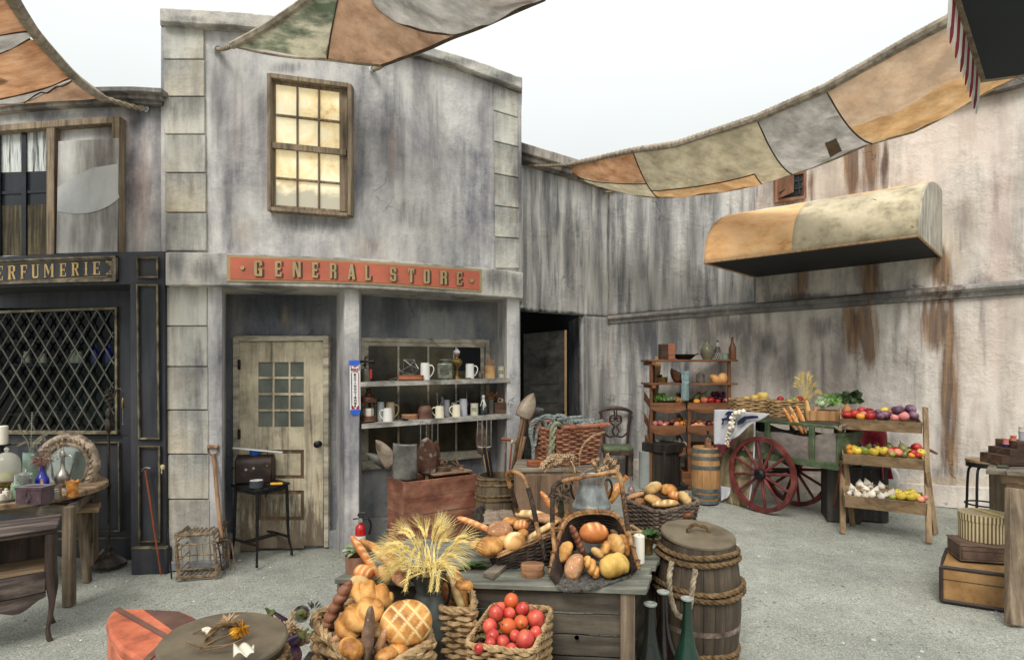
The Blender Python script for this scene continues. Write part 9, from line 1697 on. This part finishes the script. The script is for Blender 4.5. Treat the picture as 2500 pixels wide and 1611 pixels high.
so2=thing('stool','metal stool with a round wooden seat behind the hat box','stool',V((rX(2402,5.9),5.9,0))); mb=MB(); mb.lathe([(.001,.76),(.15,.76),(.155,.77),(.155,.79),(.001,.795)],32); mb.build('seat',M['tablewood'],so2); mb=MB(); mb.lathe([(.14,.715),(.15,.715),(.15,.76),(.14,.76)],32,cap=False); mb.build('seat_ring',M['iron'],so2)
for k in range(4):a=k*math.pi/2+.5; c_,s_=math.cos(a),math.sin(a); mb=MB(); mb.tube(sp3([(.06*c_,.06*s_,.72),(.12*c_,.12*s_,.70),(.14*c_,.14*s_,.6),(.15*c_,.15*s_,.3),(.17*c_,.17*s_,0)],18),.013,8); mb.build('leg',M['iron'],so2)
mb=MB(); mb.tube([V((.155*math.cos(a),.155*math.sin(a),.33))for a in np.linspace(0,6.15,28)],.009,6,closed=True); mb.build('foot_ring',M['iron'],so2)
M['tancase']=mat('scuffed_tan_fibreboard',[(98,70,40),(150,112,68),(168,130,84)],sc=(3,3,3),rough=.65,bump=.12,var=0,dirt=.4,dsc=4,lo=.28,hi=.55); M['browncase']=mat('scuffed_brown_leather',[(72,56,46),(106,84,70),(128,106,90)],sc=6,rough=.6,bump=.15,var=0,dirt=.35,dsc=5); M['caseedge']=mat('dark_leather_binding',[(44,34,32),(68,54,50)],sc=10,rough=.6,bump=.15,var=0)
def case(label,A,e1,e2,z0,h,m,edge=.014):
 t=thing('suitcase',label,'suitcase',A,world=True); e1,e2=V(e1),V(e2); A=V((A[0],A[1],z0)); mb=MB(); mb.prism([A,A+e1,A+e1+e2,A+e2],(0,0,h)); mb.build('body',M[m],t,bevel=.02)
 mb=MB(); q=[A,A+e1,A+e1+e2,A+e2]
 for z in(.008,h-.008):mb.tube([p+V((0,0,z))for p in(q[0],q[0].lerp(q[1],.5),q[1],q[1].lerp(q[2],.5),q[2],q[2].lerp(q[3],.5),q[3],q[3].lerp(q[0],.5))],edge,6,closed=True)
 mb.tube([q[0]+V((0,0,.01)),q[0]+V((0,0,h-.01))],edge,6); mb.tube([q[1]+V((0,0,.01)),q[1]+V((0,0,h-.01))],edge,6); mb.build('binding',M['caseedge']if m=='tancase' else M[m],t)
 mb=MB(); mb.prism([A+V((0,0,h*.62))+e1.normalized()*.0-e2.normalized()*.002,A+e1+V((0,0,h*.62))-e2.normalized()*.002,A+e1+V((0,0,h*.64))-e2.normalized()*.002,A+V((0,0,h*.64))-e2.normalized()*.002],e2.normalized()*.01); mb.build('lid_seam',M['caseedge'],t)
case('large tan suitcase with dark edges at the bottom of the luggage pile',(3.18,4.25,0),(.62,-.33,0),(.36,.42,0),0,.262,'tancase'); case('smaller scuffed brown suitcase lying on the large tan one',(3.37,4.31,0),(.42,-.10,0),(.10,.27,0),.276,.125,'browncase',.006)
M['hatbox']=newmat('striped_hat_box')[0]; nt=M['hatbox'].node_tree; b=nt.nodes['Principled BSDF']; uv=N(nt,'ShaderNodeAttribute',attribute_name='stripe'); nt.links.new(ramp(nt,uv.outputs['Fac'],[(.45,rgb((206,190,150))),(.55,rgb((112,88,54)))]),b.inputs['Base Color']); b.inputs['Roughness'].default_value=.6
hx=thing('hat_box','round cream and brown striped hat box on the brown suitcase','hat box',V((3.66,4.45,.405)),20)
def striped(nm,r,z0,z1,n=40):
 mb=MB(); vals=[]
 for k in range(n*4):
  a=2*math.pi*k/(n*4)
  for z in(z0,z1):mb.v.append(V((r*math.cos(a),r*.92*math.sin(a),z))); vals.append(1.0 if(k//2)%2 else 0.0)
 m_=n*4; mb.f=[(2*k,2*((k+1)%m_),2*((k+1)%m_)+1,2*k+1)for k in range(m_)]+[tuple(range(0,2*m_,2))[::-1]]; mb.at['stripe']=vals; return mb
striped('body',.166,0,.15).build('body',M['hatbox'],hx); ld=striped('lid',.172,.15,.20).build('lid',M['hatbox'],hx); mb=MB(); mb.grid(lambda u,v:V(((2*u-1)*.172,(2*v-1)*.158*math.sqrt(max(0,1-(2*u-1)**2)),.2)),120,4); mb.at['stripe']=[(1.0 if(i%121)//2%2 else 0.0)for i in range(len(mb.v))]; mb.build('lid_top',M['hatbox'],ld,recalc=False)
mb=MB(); mb.tube(sp3([(.05,.1,.205),(.0,-.02,.21),(-.02,-.13,.205),(-.02,-.162,.19),(-.02,-.162,.15)],14),.005,5); mb.build('ribbon',M['wheat'],hx)
wt_=thing('work_table','weathered grey work table with splayed leg at the right edge','table',V((3.6,4.2,0)),world=True)
q=[P(2406,1145,4.11),P(2560,1158,3.95),P(2590,1128,4.5),P(2433,1113,4.73)]
for v in q:v.z=1.0
for k in range(3):a,b_=k/3+.004,(k+1)/3-.004; mb=MB(); mb.prism([q[0].lerp(q[1],a),q[0].lerp(q[1],b_),q[3].lerp(q[2],b_),q[3].lerp(q[2],a)],(0,0,-.035)); mb.build('board',M['greywood'],wt_,bevel=.004)
mb=MB(); mb.bar(G(2480,1524),P(2480,1192,3.98),.12,.05,(0,1,0)); mb.build('leg',M['greywoodz'],wt_,bevel=.005)
for p in(q[1].lerp(q[2],.1),q[2].lerp(q[3],.15),q[3].lerp(q[0],.12)):mb=MB(); p=p.lerp(sum(q,V((0,0,0)))/4,.12); mb.bar((p.x,p.y,0),(p.x,p.y,.965),.09,.06,(0,1,0)); mb.build('leg',M['greywoodz'],wt_,bevel=.005)
mb=MB(); mb.bar(P(2443,1166,4.16),P(2570,1176,4.02),.05,.07); mb.build('apron',M['standwood'],wt_,bevel=.004); mb=MB(); mb.bar(P(2456,1200,4.14),P(2570,1206,4.02),.04,.14); mb.build('panel',M['cabwood'],wt_)
th_=thing('thread_stand','stepped brown thread stand on the work table at the right edge','stand',P(2470,1135,4.2),world=True); mb=MB()
for x0,x1,yt_ in((2446,2467,1112),(2467,2485,1096),(2485,2530,1078)):mb.prism([P(x0,1137,4.22),P(x1,1137,4.22),P(x1,yt_,4.22),P(x0,yt_,4.22)],(.0,.2,0))
mb.build('steps',M['brownbox'],th_,bevel=.003)
for x,yb_,h,m_,c2,lb in((2455,1111,27,'navy','spool','navy blue thread spool on the lowest step'),(2474,1095,18,'creamware','spool','cream thread spool on the middle step'),(2474,1077,14,'f_peach','spool','coral spool stacked on the cream spool'),(2456,1084,14,'f_pink','spool','pink spool stacked on the navy spool'),(2494,1077,24,'lav_ware','spool','lilac thread spool on the top step'),(2494,1053,12,'creamware','spool','pale spool stacked on the lilac spool')):
 r=.02; z1=h*4.3/F; mb=MB(); mb.lathe([(.001,0),(r,0),(r,.006),(r*.85,.008),(r*.85,z1-.008),(r,z1-.006),(r,z1),(.001,z1)],18); tag(mb.build('thread_spool',M[m_],loc=P(x,yb_,4.3)),lb,'spool','thread spools on the stepped stand')
gt2=thing('hand_tool','small tool with green handle lying on the work table','tool',P(2448,1137,4.15)); gt2.location.z=1.012; mb=MB(); mb.lathe([(.001,-.04),(.011,-.03),(.013,0),(.009,.03),(.001,.04)],12,rotm(0,90,-25)); mb.build('handle',M['cartgreen'],gt2); mb=MB(); mb.tube([(-.035,.016,0),(-.08,.035,0)],.003,5); mb.build('spike',M['silver'],gt2)
